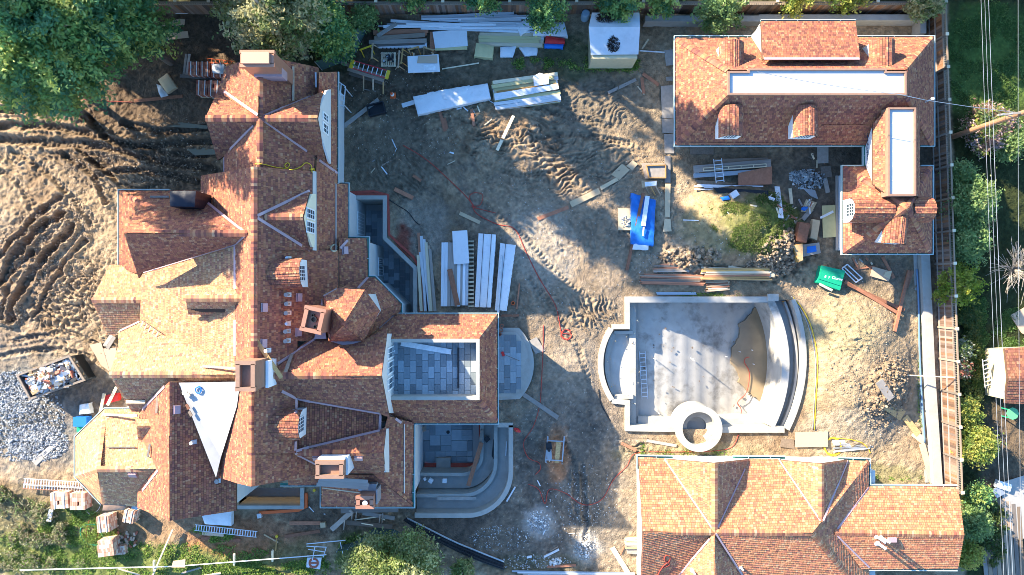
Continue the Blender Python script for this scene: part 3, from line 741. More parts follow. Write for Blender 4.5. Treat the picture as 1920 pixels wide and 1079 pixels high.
# --- west wing B
r = Roof(HOUSE, label='low west gabled roof', prob=PROB_SUNLIT); f = r.f
f((172, 563, 5.0), (300, 563, 5.0), (300, 497, 3.5), (205, 497, 3.5))
f((172, 563, 5.0), (300, 563, 5.0), (300, 628, 3.5), (200, 628, 3.5)); r.caps((172, 563, 5), (266, 563, 5)); r.done()
# --- dormer block on the west slope
r = Roof(HOUSE, label='gabled dormer on the west slope', prob=PROB_SUNLIT); f = r.f
f((348, 560, 8.8), (463, 560, 8.8), (458, 542, 8.2), (352, 542, 8.2))
f((348, 560, 8.8), (463, 560, 8.8), (459, 590, 7.5), (353, 590, 7.5)); r.caps((348, 560, 8.8), (462, 560, 8.8)); r.done()
walls(HOUSE, [(356, 546), (450, 546), (450, 586), (356, 586)], 5, 8.0, 8.0, 'deck')
# --- wing D
r = Roof(HOUSE, label='west gabled roof over the driveway', prob=PROB_SUNLIT); f = r.f
f((205, 703, 8.3), (452, 703, 8.3), (447, 677, 7.9), (340, 636, 6.1), (262, 603, 5.4), (222, 622, 5.4), (222, 648, 6.2))
f((205, 703, 8.3), (475, 703, 8.3), (475, 719, 7.7), (318, 719, 7.7), (262, 772, 5.8), (247, 772, 5.8))
r.caps((205, 703, 8.3), (452, 703, 8.3)); r.done()
# --- wing E (south ridge), cricket, wing F
r = Roof(HOUSE, label='south gabled roof'); f = r.f
f((318, 716, 8.6), (318, 977, 8.6), (258, 952, 5.7), (262, 772, 5.7), (262, 768, 5.7))
f((318, 716, 8.6), (318, 977, 8.6), (443, 958, 6.2), (443, 720, 6.2)); r.done()
r = Roof(HOUSE, label='south ridge roof'); f = r.f
f((472, 735, 9.7), (472, 913, 9.7), (443, 906, 8.5), (412, 896, 7.2), (412, 735, 7.2))
f((472, 715, 9.7), (472, 913, 9.7), (600, 889, 5.7), (600, 873, 5.7), (553, 848, 7.3), (553, 715, 7.3))
r.caps((472, 735, 9.7), (472, 912, 9.7)); r.done()
mb = MB(); mb.prism([P(335, 718, 8.0), P(450, 716, 8.3), P(444, 762, 8.45), P(414, 858, 7.75), P(405, 896, 7.4)],
                    [P(335, 718, 8.35), P(450, 716, 9.0), P(444, 762, 8.75), P(414, 858, 7.8), P(405, 896, 7.65)])
cr_ = mb.build('membrane_cricket', M['cricket'], HOUSE)
_q = [P(335, 718, 8.35), P(450, 716, 9.0), P(444, 762, 8.75), P(414, 858, 7.8), P(405, 896, 7.65)]; _n, _c = plane_of(_q); FACETS.append((_n, _n.dot(_c), _q))
# --- bay G
r = Roof(HOUSE, label='south-west bay roof', prob=PROB_SUNLIT); f = r.f
f((196, 768, 4.2), (262, 768, 4.2), (318, 835, 7.2), (318, 880, 7.2), (182, 880, 7.2))
f((196, 768, 4.2), (142, 820, 4.2), (182, 880, 7.2)); f((142, 820, 4.2), (142, 893, 4.2), (182, 880, 7.2)); f((142, 893, 4.2), (192, 946, 4.2), (182, 880, 7.2))
f((182, 880, 7.2), (318, 880, 7.2), (262, 950, 4.4), (192, 946, 4.2))
r.caps((182, 880, 7.2), (297, 880, 7.2)); r.caps((196, 769, 4.2), (182, 879, 7.2)); r.caps((142, 893, 4.2), (182, 880, 7.2)); r.done()
r = Roof(HOUSE, label='small dormer on the bay', prob=PROB_SUNLIT); f = r.f
f((256, 800, 6.9), (309, 800, 6.9), (309, 786, 6.6), (254, 786, 6.6)); f((256, 800, 6.9), (309, 800, 6.9), (306, 829, 5.9), (260, 830, 5.9)); r.done()
# --- wing H (east gable facing the roof terrace)
r = Roof(HOUSE, label='east gabled roof facing the roof terrace'); f = r.f
f((480, 705, 9.2), (715, 705, 9.2), (727, 616, 6.8), (682, 637, 7.0), (612, 634, 6.6), (585, 635, 6.6), (515, 680, 8.6))
f((480, 705, 9.2), (715, 705, 9.2), (730, 783, 6.6), (712, 776, 6.7), (556, 748, 7.6), (540, 735, 8.0))
r.caps((495, 705, 9.2), (715, 705, 9.2)); r.done()
# --- wing J
r = Roof(HOUSE, label='south-east gabled roof'); f = r.f
f((540, 849, 7.5), (719, 850, 7.5), (724, 800, 6.2), (712, 808, 6.3), (552, 846, 7.35))
f((540, 849, 7.5), (719, 850, 7.5), (722, 888, 6.0), (648, 887, 6.0), (600, 874, 6.2))
r.caps((555, 849, 7.5), (719, 850, 7.5)); r.done()
r = Roof(HOUSE, label='low roof round the south-east corner'); f = r.f
f((727, 780, 5.5), (775, 793, EAVE), (775, 950, EAVE), (700, 890, 5.5))
f((590, 890, 5.6), (700, 890, 5.6), (775, 950, EAVE), (603, 950, EAVE), (603, 907, 5.0))
f((540, 898, 4.6), (603, 886, 4.6), (603, 910, EAVE), (540, 910, EAVE))
r.caps((700, 890, 5.5), (772, 948, EAVE)); r.caps((603, 948, EAVE), (640, 912, 4.7)); r.done()
# --- turret K
r = Roof(HOUSE, label='faceted turret roof'); f = r.f
AP = (643, 610, 9.6)
f(AP, (607, 557, 8.0), (634, 541, 7.7), (684, 544, 7.5)); f(AP, (684, 544, 7.5), (712, 583, 7.2)); f(AP, (712, 583, 7.2), (681, 640, 7.4))
f(AP, (681, 640, 7.4), (617, 640, 7.9)); f(AP, (617, 640, 7.9), (607, 557, 8.0))
for e in ((684, 544, 7.5), (712, 583, 7.2), (681, 640, 7.4), (617, 640, 7.9), (607, 557, 8.0)): r.caps(AP, e, w=.09)
r.done(); r = Roof(HOUSE, label='low roof skirt round the turret'); f = r.f
f((634, 541, 5.6), (690, 521, EAVE), (703, 521, EAVE), (684, 546, 5.3)); f((684, 546, 5.3), (703, 521, EAVE), (752, 570, EAVE), (711, 584, 5.3))
f((711, 584, 5.3), (752, 570, EAVE), (752, 590, EAVE), (738, 590, 4.0), (682, 640, 5.6))
r.done()
# --- roof terrace
TZ = 5.5
r = Roof(HOUSE, label='hipped roof round the terrace'); f = r.f
f((735, 590, EAVE), (932, 590, EAVE), (897, 636, TZ), (690, 636, TZ)); f((932, 590, EAVE), (932, 793, EAVE), (897, 750, TZ), (897, 636, TZ))
f((932, 793, EAVE), (752, 793, EAVE), (727, 775, 4.6), (715, 750, TZ), (897, 750, TZ))
r.caps((931, 592, EAVE), (898, 635, TZ)); r.caps((931, 791, EAVE), (898, 751, TZ)); r.done()
for path in ([(700, 639), (896, 639), (896, 747), (700, 747)],):
    q = [(P(x, y, TZ).x, P(x, y, TZ).y) for x, y in path]
    mb = MB(); mb.wall(q, 0.22, 3.0, TZ+.08); mb.build('parapet', M['concpale'], HOUSE)
walls(HOUSE, [(700, 640), (896, 640), (896, 746), (700, 746)], 2.0, 4.55, TZ, 'mortar', 'terrace_floor')
def pave(parent, poly, z, sx, sy, zpix, gap=0.02, stagger=0.5, th=0.05, key='bluestone', skip=()):
    """rectangular slabs in a staggered bond inside a photo-pixel polygon at height z; columns run down the picture"""
    q = np.array([[P(x, y, zpix).x, P(x, y, zpix).y] for x, y in poly]); x0, y0 = q.min(0); x1, y1 = q.max(0); k = 0; x = x0
    pl = [tuple(p) for p in q]
    while x < x1-0.05:
        w = min(sx, x1-x); y = y1+(sy*stagger if k % 2 else 0)
        while y > y0:
            t = min(y, y1); b = max(y-sy, y0)
            if t-b > 0.06 and inpoly(np.array([x+w/2]), np.array([(t+b)/2]), pl)[0]:
                piece('paver', key, parent, (x+w/2, (t+b)/2, z-th/2+random.uniform(0, .006)), (w-gap, t-b-gap, th))
            y -= sy
        x += w; k += 1
pave(HOUSE, [(712, 642), (893, 642), (893, 744), (712, 744)], 4.61, 0.385, 0.77, 4.61)
# --- body below the roofs
def body(px, z1, zp=None, z0=-0.5, m='wallwhite'): return walls(HOUSE, px, z0, z1, z1 if zp is None else zp, m)
body([(430, 130), (592, 135), (592, 300), (430, 300)], 4.9); body([(415, 176), (480, 176), (480, 292), (415, 292)], 5.6)
body([(600, 142), (612, 142), (612, 340), (600, 340)], 4.4, 4.6); body([(385, 335), (560, 335), (560, 470), (385, 470)], 5.2)
body([(560, 335), (580, 335), (580, 470), (560, 470)], 6.2)
body([(560, 350), (644, 353), (644, 590), (560, 590)], 3.4, 3.7, -3.0); body([(640, 452), (683, 452), (683, 530), (640, 530)], 3.4, 3.7, -3.0)
body([(270, 512), (560, 470), (560, 860), (270, 640)], 4.7); body([(232, 368), (300, 368), (300, 500), (232, 500)], 3.2, 3.4)
body([(285, 370), (460, 380), (460, 505), (285, 505)], 5.7); body([(205, 505), (300, 505), (300, 622), (205, 622)], 3.3)
body([(228, 630), (460, 630), (460, 765), (260, 765)], 5.2); body([(268, 770), (436, 725), (436, 950), (268, 945)], 5.5)
body([(200, 775), (300, 775), (300, 940), (198, 940), (150, 890), (150, 824)], 4.0); body([(420, 740), (560, 740), (592, 880), (420, 892)], 5.4)
body([(540, 640), (712, 640), (712, 770), (540, 770)], 6.2); body([(545, 800), (716, 806), (716, 880), (600, 880)], 5.6)
body([(560, 770), (768, 799), (768, 943), (610, 943), (610, 880)], 3.4, 3.7, -3.0); body([(735, 598), (925, 598), (925, 785), (735, 785)], 3.4, 3.7, -3.0)
body([(640, 530), (695, 530), (742, 574), (742, 620), (640, 640)], 3.4, 3.7, -3.0); body([(615, 560), (690, 552), (704, 584), (676, 630), (622, 630)], 7.0)
# --- gable walls that face the camera, with their windows
def gable(pts, m='wallwhite', th=0.12): return wallpoly(HOUSE, pts[::-1], th, m)
def PX_(x, py, z):                   # point with world x and the photo row at its own height
    p = P(960, py, z); return Vector((x, p.y, z))
xg = P(595, 222, 9.0).x-0.12
gable([PX_(xg, 170, 6.6), PX_(xg, 168, 5.6), PX_(xg, 308, 5.6), PX_(xg, 303, 6.0), PX_(xg, 222, 8.85)])
for ya, yb in ((212, 228), (231, 251)):
    p = PX_(xg+.005, yb, 7.0); q = PX_(xg+.005, ya, 7.0)
    window(HOUSE, (xg+.005, p.y, 6.35), (0, 1, 0), (0, 0, 1), q.y-p.y, 1.15, 2, 3, .08)
xh = P(715, 705, 9.2).x-0.1
gable([PX_(xh, 626, 6.7), PX_(xh, 626, 4.4), PX_(xh, 775, 4.4), PX_(xh, 775, 6.5), PX_(xh, 705, 9.1)])
for ya, yb in ((650, 672), (676, 700), (706, 730)):
    p = PX_(xh+.005, yb, 5.6); q = PX_(xh+.005, ya, 5.6)
    window(HOUSE, (xh+.005, p.y, 4.68), (0, 1, 0), (0, 0, 1), q.y-p.y, 2.05, 2, 4, .08)
xj = P(719, 850, 7.5).x-0.1
gable([PX_(xj, 804, 6.2), PX_(xj, 804, 5.0), PX_(xj, 886, 5.0), PX_(xj, 886, 6.1), PX_(xj, 850, 7.4)])
# dormer gable with four-pane windows above the east lean-to
r = Roof(HOUSE, label='gable over the tall white windows'); f = r.f
f((482, 407, 9.4), (568, 407, 9.4), (580, 361, 7.5), (540, 374, 8.1)); f((482, 407, 9.4), (568, 407, 9.4), (580, 470, 7.3), (540, 444, 8.1)); r.caps((486, 407, 9.4), (568, 407, 9.4)); r.done()
xd = P(568, 407, 9.4).x-0.08
gable([PX_(xd, 364, 7.4), PX_(xd, 364, 6.5), PX_(xd, 464, 6.5), PX_(xd, 464, 7.3), PX_(xd, 407, 9.3)], 'cream')
for ya, yb in ((391, 412), (415, 438)):
    p = PX_(xd+.005, yb, 7.8); q = PX_(xd+.005, ya, 7.8)
    window(HOUSE, (xd+.005, p.y, 6.95), (0, 1, 0), (0, 0, 1), q.y-p.y, 1.6, 2, 4, .08)
# ground-floor windows above the light well
for x, ya, yb, pz in ((P(652, 400, 3.7).x-.31, 398, 440, 0),):
    for k in (0,):
        p = PX_(x, yb, -1); q = PX_(x, ya, -1)
        window(HOUSE, (x, p.y, -2.6), (0, 1, 0), (0, 0, 1), q.y-p.y, 2.3, 6, 4, .1)
x2 = P(690, 500, 3.7).x-.24
window(HOUSE, (x2, P(0, 518, -1).y, -2.8), (0, 1, 0), (0, 0, 1), 0.8, 2.0, 3, 4, .1)
window(HOUSE, (x2, P(0, 498, -1).y, -2.8), (0, 1, 0), (0, 0, 1), 0.6, 2.0, 3, 4, .1)
# arched dormers on the east slope
dormer(HOUSE, (561, 512), (480, 515), 0.86, 9.3, 0.75, face='whitepaint')
dormer(HOUSE, (559, 802), (478, 800), 0.86, 9.1, 0.75, face='whitepaint')
# --- flashings, copper trims
mb = MB()
for l in ([(421, 292), (487, 224)], [(421, 172), (484, 216)], [(490, 220), (600, 174)], [(490, 224), (592, 296)], [(385, 378), (463, 440)], [(463, 440), (442, 458), (267, 511)],
          [(441, 462), (441, 542)], [(441, 600), (441, 668)], [(262, 604), (224, 622)], [(482, 405), (580, 358)], [(482, 409), (580, 470)], [(588, 478), (690, 447)][:0],
          [(634, 470), (655, 447)], [(668, 545), (690, 521)], [(606, 556), (636, 540)], [(520, 682), (592, 636)], [(682, 640), (738, 592)], [(556, 748), (712, 775)], [(713, 774), (712, 806)],
          [(554, 846), (712, 808)], [(555, 750), (555, 776)], [(554, 828), (553, 845)], [(528, 734), (556, 748)], [(553, 850), (604, 876)], [(730, 777), (752, 793)], [(318, 716), (268, 768)], [(297, 882), (268, 920)],
          [(421, 292), (421, 322)], [(632, 325), (598, 301)], [(632, 452), (632, 540)][:0]):
    if l: mb = MB(); strip(mb, l); mb.build('valley_flashing', M['pinkflash'], HOUSE)
for l, w_, u_ in (([(629, 345), (629, 470)], .10, .05), ([(588, 322), (588, 470)], .28, .10), ([(636, 478), (636, 540)], .12, .12), ([(757, 795), (757, 925)], .05, .06)): mb = MB(); strip(mb, l, w_, u_); mb.build('snow_rail', M['steel'], HOUSE)
# --- gutters
gutter(HOUSE, [(632, 135), (632, 343)], 4.6, 1)
gutter(HOUSE, [(636, 346), (652, 346), (652, 447), (690, 447), (690, 520), (703, 520), (752, 570), (752, 590)], EAVE, 1)
gutter(HOUSE, [(735, 590), (932, 590), (932, 793), (752, 793)], EAVE, 1)
gutter(HOUSE, [(775, 797), (775, 950), (603, 950), (603, 909), (525, 909)], EAVE, 1)
gutter(HOUSE, [(224, 500), (224, 358), (318, 358)], 3.4, 1)
gutter(HOUSE, [(262, 768), (196, 768), (142, 820), (142, 893), (190, 944)], 4.2, -1)
# --- chimneys
M['chimwood'] = mat('brown_metal', (0.27, 0.16, 0.11), .6, noise=.12)
def chimney(ctr, zt, sx, sy, zb, rz=0.0, m='copper', label=None, hole='black', cap=True, rim=0.14):
    c = P(ctr[0], ctr[1], zt); mb = MB(); R = Matrix.Rotation(rz, 3, 'Z')
    mb.box((c.x, c.y, (zb+zt-.15)/2), (sx, sy, zt-.15-zb), rz)
    if rim:
        for d, s_ in (((0, sy/2-rim/2), (sx+.16, rim+.08)), ((0, -sy/2+rim/2), (sx+.16, rim+.08)), ((sx/2-rim/2, 0), (rim+.08, sy-2*rim)), ((-sx/2+rim/2, 0), (rim+.08, sy-2*rim))):
            o = R @ Vector((d[0], d[1], 0)); mb.box((c.x+o.x, c.y+o.y, zt+.02), (s_[0], s_[1], .32), rz)
    ch = mb.build('chimney', M[m], HOUSE, label=label)
    return ch, c
ch, c = chimney((484, 112), 10.4, 1.75, .85, 6.5, label='copper chimney with a pink closed cap')
mb = MB(); mb.box((c.x-.05, c.y, 10.65), (1.5, .62, .14)); mb.build('chimney_cap', mat('pink_copper', (0.55, 0.29, 0.20), .45, metal=.2), ch)
mb = MB(); mb.box((c.x+.1, c.y-.3, 8.7), (1.6, .5, .9), .0); mb.build('chimney_base', M['pinkflash'], ch)
ch, c = chimney((588, 600), 10.2, 1.05, 1.35, 6.0, rz=-.22, label='copper chimney with three dark flues')
mb = MB()
for dy, rr in ((.25, .08), (.02, .17), (-.38, .10)): mb.ring((c.x+.02-dy*.2, c.y+dy), rr*.75, rr, 9.9, 10.28, 14)
mb.build('flue', M['black'], ch)
mb = MB(); mb.prism([P(603, 560, 6.6), P(612, 636, 6.6), P(589, 636, 6.6)], [P(604, 562, 7.9), P(612, 636, 7.4), P(589, 636, 7.4)]); mb.build('saddle_flashing', M['pinkflash'], ch)
ch, c = chimney((462, 705), 11.4, .95, 1.55, 7.0, m='chimwood', label='brown tall chimney with an open top')
mb = MB(); mb.box((c.x+.6, c.y-.1, 9.2), (.16, 1.5, 1.6)); mb.build('chimney_flashing', M['wrap'], ch)
ch, c = chimney((619, 880), 8.6, 1.5, .95, 5.0, m='chimwood', label='chimney stump in torn white wrap')
mb = MB(); mb.box((c.x, c.y+.52, 7.4), (1.55, .12, 2.0)); mb.box((c.x+.82, c.y+.05, 7.2), (.12, 1.1, 1.6)); mb.build('chimney_wrap', M['whitewrap'], ch)
ch, c = chimney((685, 941), 6.8, .95, .70, 2.0, m='copper', label='pink chimney with one round flue')
mb = MB(); mb.cyl((c.x, c.y-.06, 6.5), .16, .16, .42, 16); mb.build('flue', M['alu'], ch)
mb = MB(); mb.box((c.x-.1, c.y+.55, 5.3), (1.1, .4, .9)); mb.box((c.x+.56, c.y+.1, 5.6), (.1, .9, 1.2)); mb.build('chimney_flashing', M['steel'], ch)
mb = MB(); mb.prism([P(617, 640, 6.9), P(681, 640, 6.9), P(648, 648, 6.9)], [P(619, 640, 7.4), P(680, 640, 7.3), P(648, 649, 7.4)]); mb.build('saddle_flashing', M['pinkflash'], HOUSE)
# --- roof vents
mb = MB()
for px, py, h, rr in [(541, 553, .45, .072), (541, 570, .4, .072), (541, 587, .45, .072), (540, 607, .3, .05), (540, 621, .45, .072), (540, 639, .45, .072), (503, 657, .4, .06), (508, 676, .3, .05), (541, 485, .3, .06), (363, 829, .3, .06), (408, 902, .1, .08)]:
    p, n = roof_at(px, py, .02); q = MB(); q.cyl(p-Vector((0, 0, .15)), rr, rr, h+.15, 12); q.cyl(p+Vector((0, 0, h-.02)), rr*1.7, rr*1.7, .10, 12)
    vo = q.build('vent_pipe', M['conc'] if rr > .07 else M['alu'], HOUSE)
    q = MB(); x = Vector((0, 0, 1)).cross(n).normalized(); y = n.cross(x); R = Matrix((x, y, n)).transposed(); q.box(p+n*.02, (.26, .32, .02), rot=R); q.build('vent_flashing', M['steel'], vo)
mb = MB()
for px, py in [(495, 577), (560, 558), (559, 623), (494, 644), (647, 470), (595, 858), (673, 858), (332, 768), (250, 889)]:
    p, n = roof_at(px, py, .03); q = MB(); x = Vector((0, 0, 1)).cross(n).normalized(); y = n.cross(x); R = Matrix((x, y, n)).transposed()
    q.box(p+n*.06, (.48, .30, .12), rot=R); q.box(p+n*.015+y*.16, (.52, .12, .03), rot=R); q.build('roof_vent', M['pinkflash'], HOUSE)
# ================================================================ UPPER-RIGHT GUEST HOUSE
GUEST = thing('guest_house', 'long shingled guest house with flat white roof panels and a square pavilion end', 'house', P(1560, 250, 0))
GE, GF = 3.2, 6.4
r = Roof(GUEST, label='mansard roof round the long white flat'); f = r.f
f((1267, 72, GE), (1267, 272, GE), (1365, 178, GF), (1365, 132, GF)); f((1267, 72, GE), (1365, 132, GF), (1698, 131, GF), (1750, 70, GE))
f((1750, 70, GE), (1698, 131, GF), (1698, 178, GF), (1750, 272, GE)); f((1267, 272, GE), (1750, 272, GE), (1698, 178, GF), (1365, 178, GF))
r.caps((1268, 73, GE), (1364, 132, GF)); r.caps((1268, 271, GE), (1364, 178, GF)); r.caps((1749, 71, GE), (1699, 131, GF)); r.caps((1749, 271, GE), (1699, 178, GF)); r.done()
r = Roof(GUEST, label='raised shed dormer roof'); f = r.f
f((1427, 40, 5.3), (1604, 40, 5.3), (1613, 112, 6.3), (1430, 112, 6.3)); r.done()
walls(GUEST, [(1430, 44), (1601, 44), (1608, 110), (1433, 110)], 2.5, 5.0, 5.2)
def flatroof(parent, px, z, th=0.35, name='flat_roof', curb=True):
    q = [(P(x, y, z).x, P(x, y, z).y) for x, y in px]
    mb = MB(); mb.slab(q, z-th-0.5, z-0.06); o = mb.build(name, M['membrane'], parent)
    for k in range(1, 6):
        t = k/6; L_ = [Vector((*q[0], 0)), Vector((*q[-1], 0))]; big = max(range(len(q)), key=lambda i: abs(q[i][0]-q[0][0])+abs(q[i][1]-q[0][1])); xs = [p[0] for p in q]; ys = [p[1] for p in q]
        if max(xs)-min(xs) > max(ys)-min(ys): x = min(xs)+(max(xs)-min(xs))*t; a_, b_ = (x, min(ys)+.25), (x, max(ys)-.45)
        else: y = min(ys)+(max(ys)-min(ys))*t; a_, b_ = (min(xs)+.2, y), (max(xs)-.2, y)
        mb = MB(); mb.wall([a_, b_], .07, z-.07, z-.052); mb.build('membrane_seam', M['wallwhite'], o)
    if curb:
        mb = MB(); mb.wall(q, 0.11, z-th-.4, z+.07, closed=True); mb.build('roof_curb', M['chimwood'], o)
    return o
flatroof(GUEST, [(1366, 136), (1404, 136), (1404, 131), (1660, 131), (1660, 136), (1697, 136), (1697, 177), (1366, 177)], GF+.12)
body2 = lambda px, z1, zp=0, z0=-.5: walls(GUEST, px, z0, z1, zp)
body2([(1272, 106), (1692, 106), (1692, 268), (1272, 268)], 2.95); body2([(1586, 332), (1690, 332), (1690, 470), (1586, 470)], 2.95); body2([(1640, 250), (1668, 250), (1668, 330), (1640, 330)], 3.0)
for fr_, bk in (((1378, 74), (1378, 128)), ((1664, 70), (1664, 128)), ((1377, 254), (1377, 196)), ((1519, 254), (1519, 196))):
    dormer(GUEST, fr_, bk, .74, 6.1, .75, base=.9)
# linking wing with its own flat and a wrapped gable wall
r = Roof(GUEST, label='steep roof of the linking wing'); f = r.f
f((1637, 232, 5.1), (1665, 203, 6.1), (1665, 366, 6.1), (1637, 346, 5.1)); r.done(); r = Roof(GUEST, label='narrow east slope of the linking wing'); f = r.f; f((1715, 203, 6.1), (1724, 200, 5.4), (1724, 370, 5.4), (1715, 366, 6.1)); r.done()
flatroof(GUEST, [(1666, 204), (1715, 204), (1715, 366), (1666, 366)], 6.2)
wallpoly(GUEST, [P(1637, 232, 5.05), P(1622, 278, 3.3), P(1622, 308, 3.3), P(1637, 345, 5.05)], .15, 'wrap', 'wrapped_wall')
# printed lettering on the wrap, rising along the wall
def lettering(txt, o, u, v, size, m, parent, name='lettering', ext=.004):
    cu = bpy.data.curves.new(name, 'FONT'); cu.body = txt; cu.size = size; cu.extrude = ext
    to = bpy.data.objects.new('t', cu); COL.objects.link(to); dg = bpy.context.evaluated_depsgraph_get()
    me_ = bpy.data.meshes.new_from_object(to.evaluated_get(dg)); bpy.data.objects.remove(to); me_.materials.append(M[m])
    u = Vector(u).normalized(); v = Vector(v).normalized(); n = u.cross(v); R = Matrix((u, v, n)).transposed().to_4x4()
    me_.transform(Matrix.Translation(Vector(o)-wloc(parent)) @ R); ob = bpy.data.objects.new(name, me_); return link(ob, parent)
for py in (283, 318):
    a = P(1628, py, 4.05); up = (P(1637, 290, 5.05)-P(1622, 290, 3.3)).normalized()
    nrm = Vector((0, 1, 0)).cross(-up)
    lettering('Tyvek', a+Vector((-.04, 0, .05)), (0, 1, 0), -up, .52, 'ink', GUEST)
# pavilion
r = Roof(GUEST, label='hipped pavilion roof'); f = r.f
PE, PA = 3.2, 6.2
AP = (1703, 388, PA)
f((1581, 313, PE), (1581, 475, PE), AP); f((1581, 475, PE), (1747, 475, PE), AP); f((1747, 475, PE), (1747, 313, PE), AP); f((1747, 313, PE), (1581, 313, PE), AP)
for e in ((1582, 314, PE), (1582, 474, PE), (1746, 474, PE), (1746, 314, PE)): r.caps(e, AP)
r.done()
dormer(GUEST, (1604, 391), (1680, 391), .78, 5.8, .85, base=.9); dormer(GUEST, (1757, 391), (1716, 391), .78, 5.8, .85, base=.9, win=False); dormer(GUEST, (1687, 457), (1692, 405), .72, 5.7, .8, base=.9)
gutter(GUEST, [(1427, 70), (1267, 70), (1267, 272), (1621, 272), (1621, 313), (1581, 313), (1581, 475), (1747, 475), (1747, 313), (1726, 313)], PE, -1)
gutter(GUEST, [(1726, 272), (1750, 272), (1750, 70), (1606, 70)], GE, -1); gutter(GUEST, [(1604, 40), (1427, 40)], 5.3, -1)
mb = MB(); strip(mb, [(1432, 111), (1611, 111)], .16); mb.build('ridge_flashing', M['pinkflash'], GUEST)
for l in ([(1270, 268), (1616, 268)], [(1545, 234), (1624, 234)]): mb = MB(); strip(mb, l, .05, .09); mb.build('snow_rail', M['woodred'], GUEST)
p, n = roof_at(1734, 192); mb = MB(); mb.cyl(p-Vector((0, 0, .1)), .05, .05, .9, 8); mb.cyl(p+Vector((0, 0, .75)), .10, .10, .12, 8); mb.build('service_mast', M['alu'], GUEST)
mb = MB(); mb.beam(P(1416, 69, 3.2), P(1426, 50, 4.8), .05, .05); mb.beam(P(1411, 69, 3.2), P(1424, 46, 4.8), .05, .05); mb.beam(P(1420, 69, 3.3), P(1427, 56, 5.0), .05, .05); mb.build('dormer_brace', M['alu'], GUEST)

# ================================================================ LOWER-RIGHT HOUSE
LOW = thing('low_shingled_house', 'low pitched cedar shingled house with crossing gables at the lower right', 'house', P(1480, 1000, 0))
r = Roof(LOW, label='main gabled roof', prob=PROB_SUNLIT, expo=.15, tone=(1.0, .83, .80)); f = r.f; BE, BR_ = 3.9, 6.3
f((1197, 857, BE), (1245, 860, BE), (1340, 998, BR_), (1205, 998, BR_)); f((1405, 861, BE), (1460, 862, BE), (1540, 978, BR_-.15), (1523, 1000, BR_), (1340, 998, BR_))
f((1590, 863, BE), (1629, 865, BE), (1541, 980, BR_-.15))
f((1205, 998, BR_), (1340, 998, BR_), (1255, 1100, BE), (1200, 1135, BE)) ; f((1340, 998, BR_), (1523, 1000, BR_), (1600, 1090, BE+.4), (1600, 1135, BE), (1420, 1135, BE))
f((1629, 865, BE), (1630, 1130, BE), (1605, 1100, BE+.4), (1523, 1000, BR_))
r.caps((1205, 998, BR_), (1523, 1000, BR_)); r.caps((1629, 866, BE), (1523, 1000, BR_)); r.caps((1523, 1000, BR_), (1606, 1100, BE+.4)); r.done()
r = Roof(LOW, label='cross gable roof', prob=PROB_SUNLIT, expo=.15, tone=(1.0, .83, .80)); f = r.f
f((1245, 861, BE), (1340, 869, BR_-.05), (1340, 998, BR_-.05)); f((1340, 869, BR_-.05), (1405, 862, BE+.1), (1341, 998, BR_-.05))
f((1340, 998, BR_), (1340, 1130, BR_), (1262, 1130, BE+.3), (1262, 1092, BE+.3)); f((1340, 998, BR_), (1340, 1130, BR_), (1425, 1130, BE+.3), (1398, 1085, BE+.5))
r.caps((1340, 869, BR_-.05), (1340, 998, BR_)); r.done()
r = Roof(LOW, label='smaller cross gable roof', prob=PROB_SUNLIT, expo=.15, tone=(1.0, .83, .80)); f = r.f
f((1460, 863, BE), (1540, 870, BR_-.3), (1540, 980, BR_-.3)); f((1540, 870, BR_-.3), (1591, 863, BE+.1), (1541, 981, BR_-.3)); r.caps((1540, 870, BR_-.3), (1540, 978, BR_-.3)); r.done()
r = Roof(LOW, label='lower east gabled roof', prob=PROB_SUNLIT, expo=.15, tone=(1.0, .83, .80)); f = r.f
f((1600, 912, BE), (1796, 913, BE), (1808, 1003, 5.4), (1565, 999, 5.4)); f((1565, 999, 5.4), (1808, 1003, 5.4), (1796, 1067, 4.3), (1615, 1067, 4.3)); r.caps((1565, 999, 5.4), (1808, 1003, 5.4)); r.done()
wl = lambda px, z1: walls(LOW, px, -.5, z1, 0, 'wallwhite')
wl([(1194, 854), (1590, 857), (1590, 1090), (1194, 1090)], 3.6); wl([(1610, 912), (1712, 912), (1712, 1020), (1610, 1020)], 3.6)
wallpoly(LOW, [P(1202, 862, 3.9), P(1202, 1130, 3.9), P(1208, 1000, 6.2)], .1)
for a, b, c in (((1250, 862), (1340, 870), (1402, 863)), ((1464, 864), (1540, 871), (1588, 864))):
    y = P(0, 863, 3.8).y-.05
    wallpoly(LOW, [Vector((P(a[0], a[1], 3.8).x, y, 3.7)), Vector((P(c[0], c[1], 3.8).x, y, 3.7)), Vector((P(b[0], b[1], 6.2).x, y, 6.0))], .12)
gutter(LOW, [(1197, 880), (1197, 857), (1262, 858)], BE, 1); gutter(LOW, [(1375, 858), (1473, 859)], BE, 1); gutter(LOW, [(1572, 861), (1629, 863), (1630, 912), (1796, 913)], BE, 1); gutter(LOW, [(1795, 1068), (1630, 1067)], 4.25, 1)
mb = MB()
for l in ([(1246, 862), (1338, 996)], [(1404, 862), (1342, 996)], [(1461, 864), (1538, 977)], [(1589, 864), (1543, 977)], [(1340, 1000), (1268, 1084)], [(1342, 1000), (1395, 1083)], [(1628, 914), (1565, 999)], [(1566, 1001), (1630, 1064)]): mb = MB(); strip(mb, l, .11, .05, 8); mb.build('valley_flashing', M['pinkflash'], LOW)
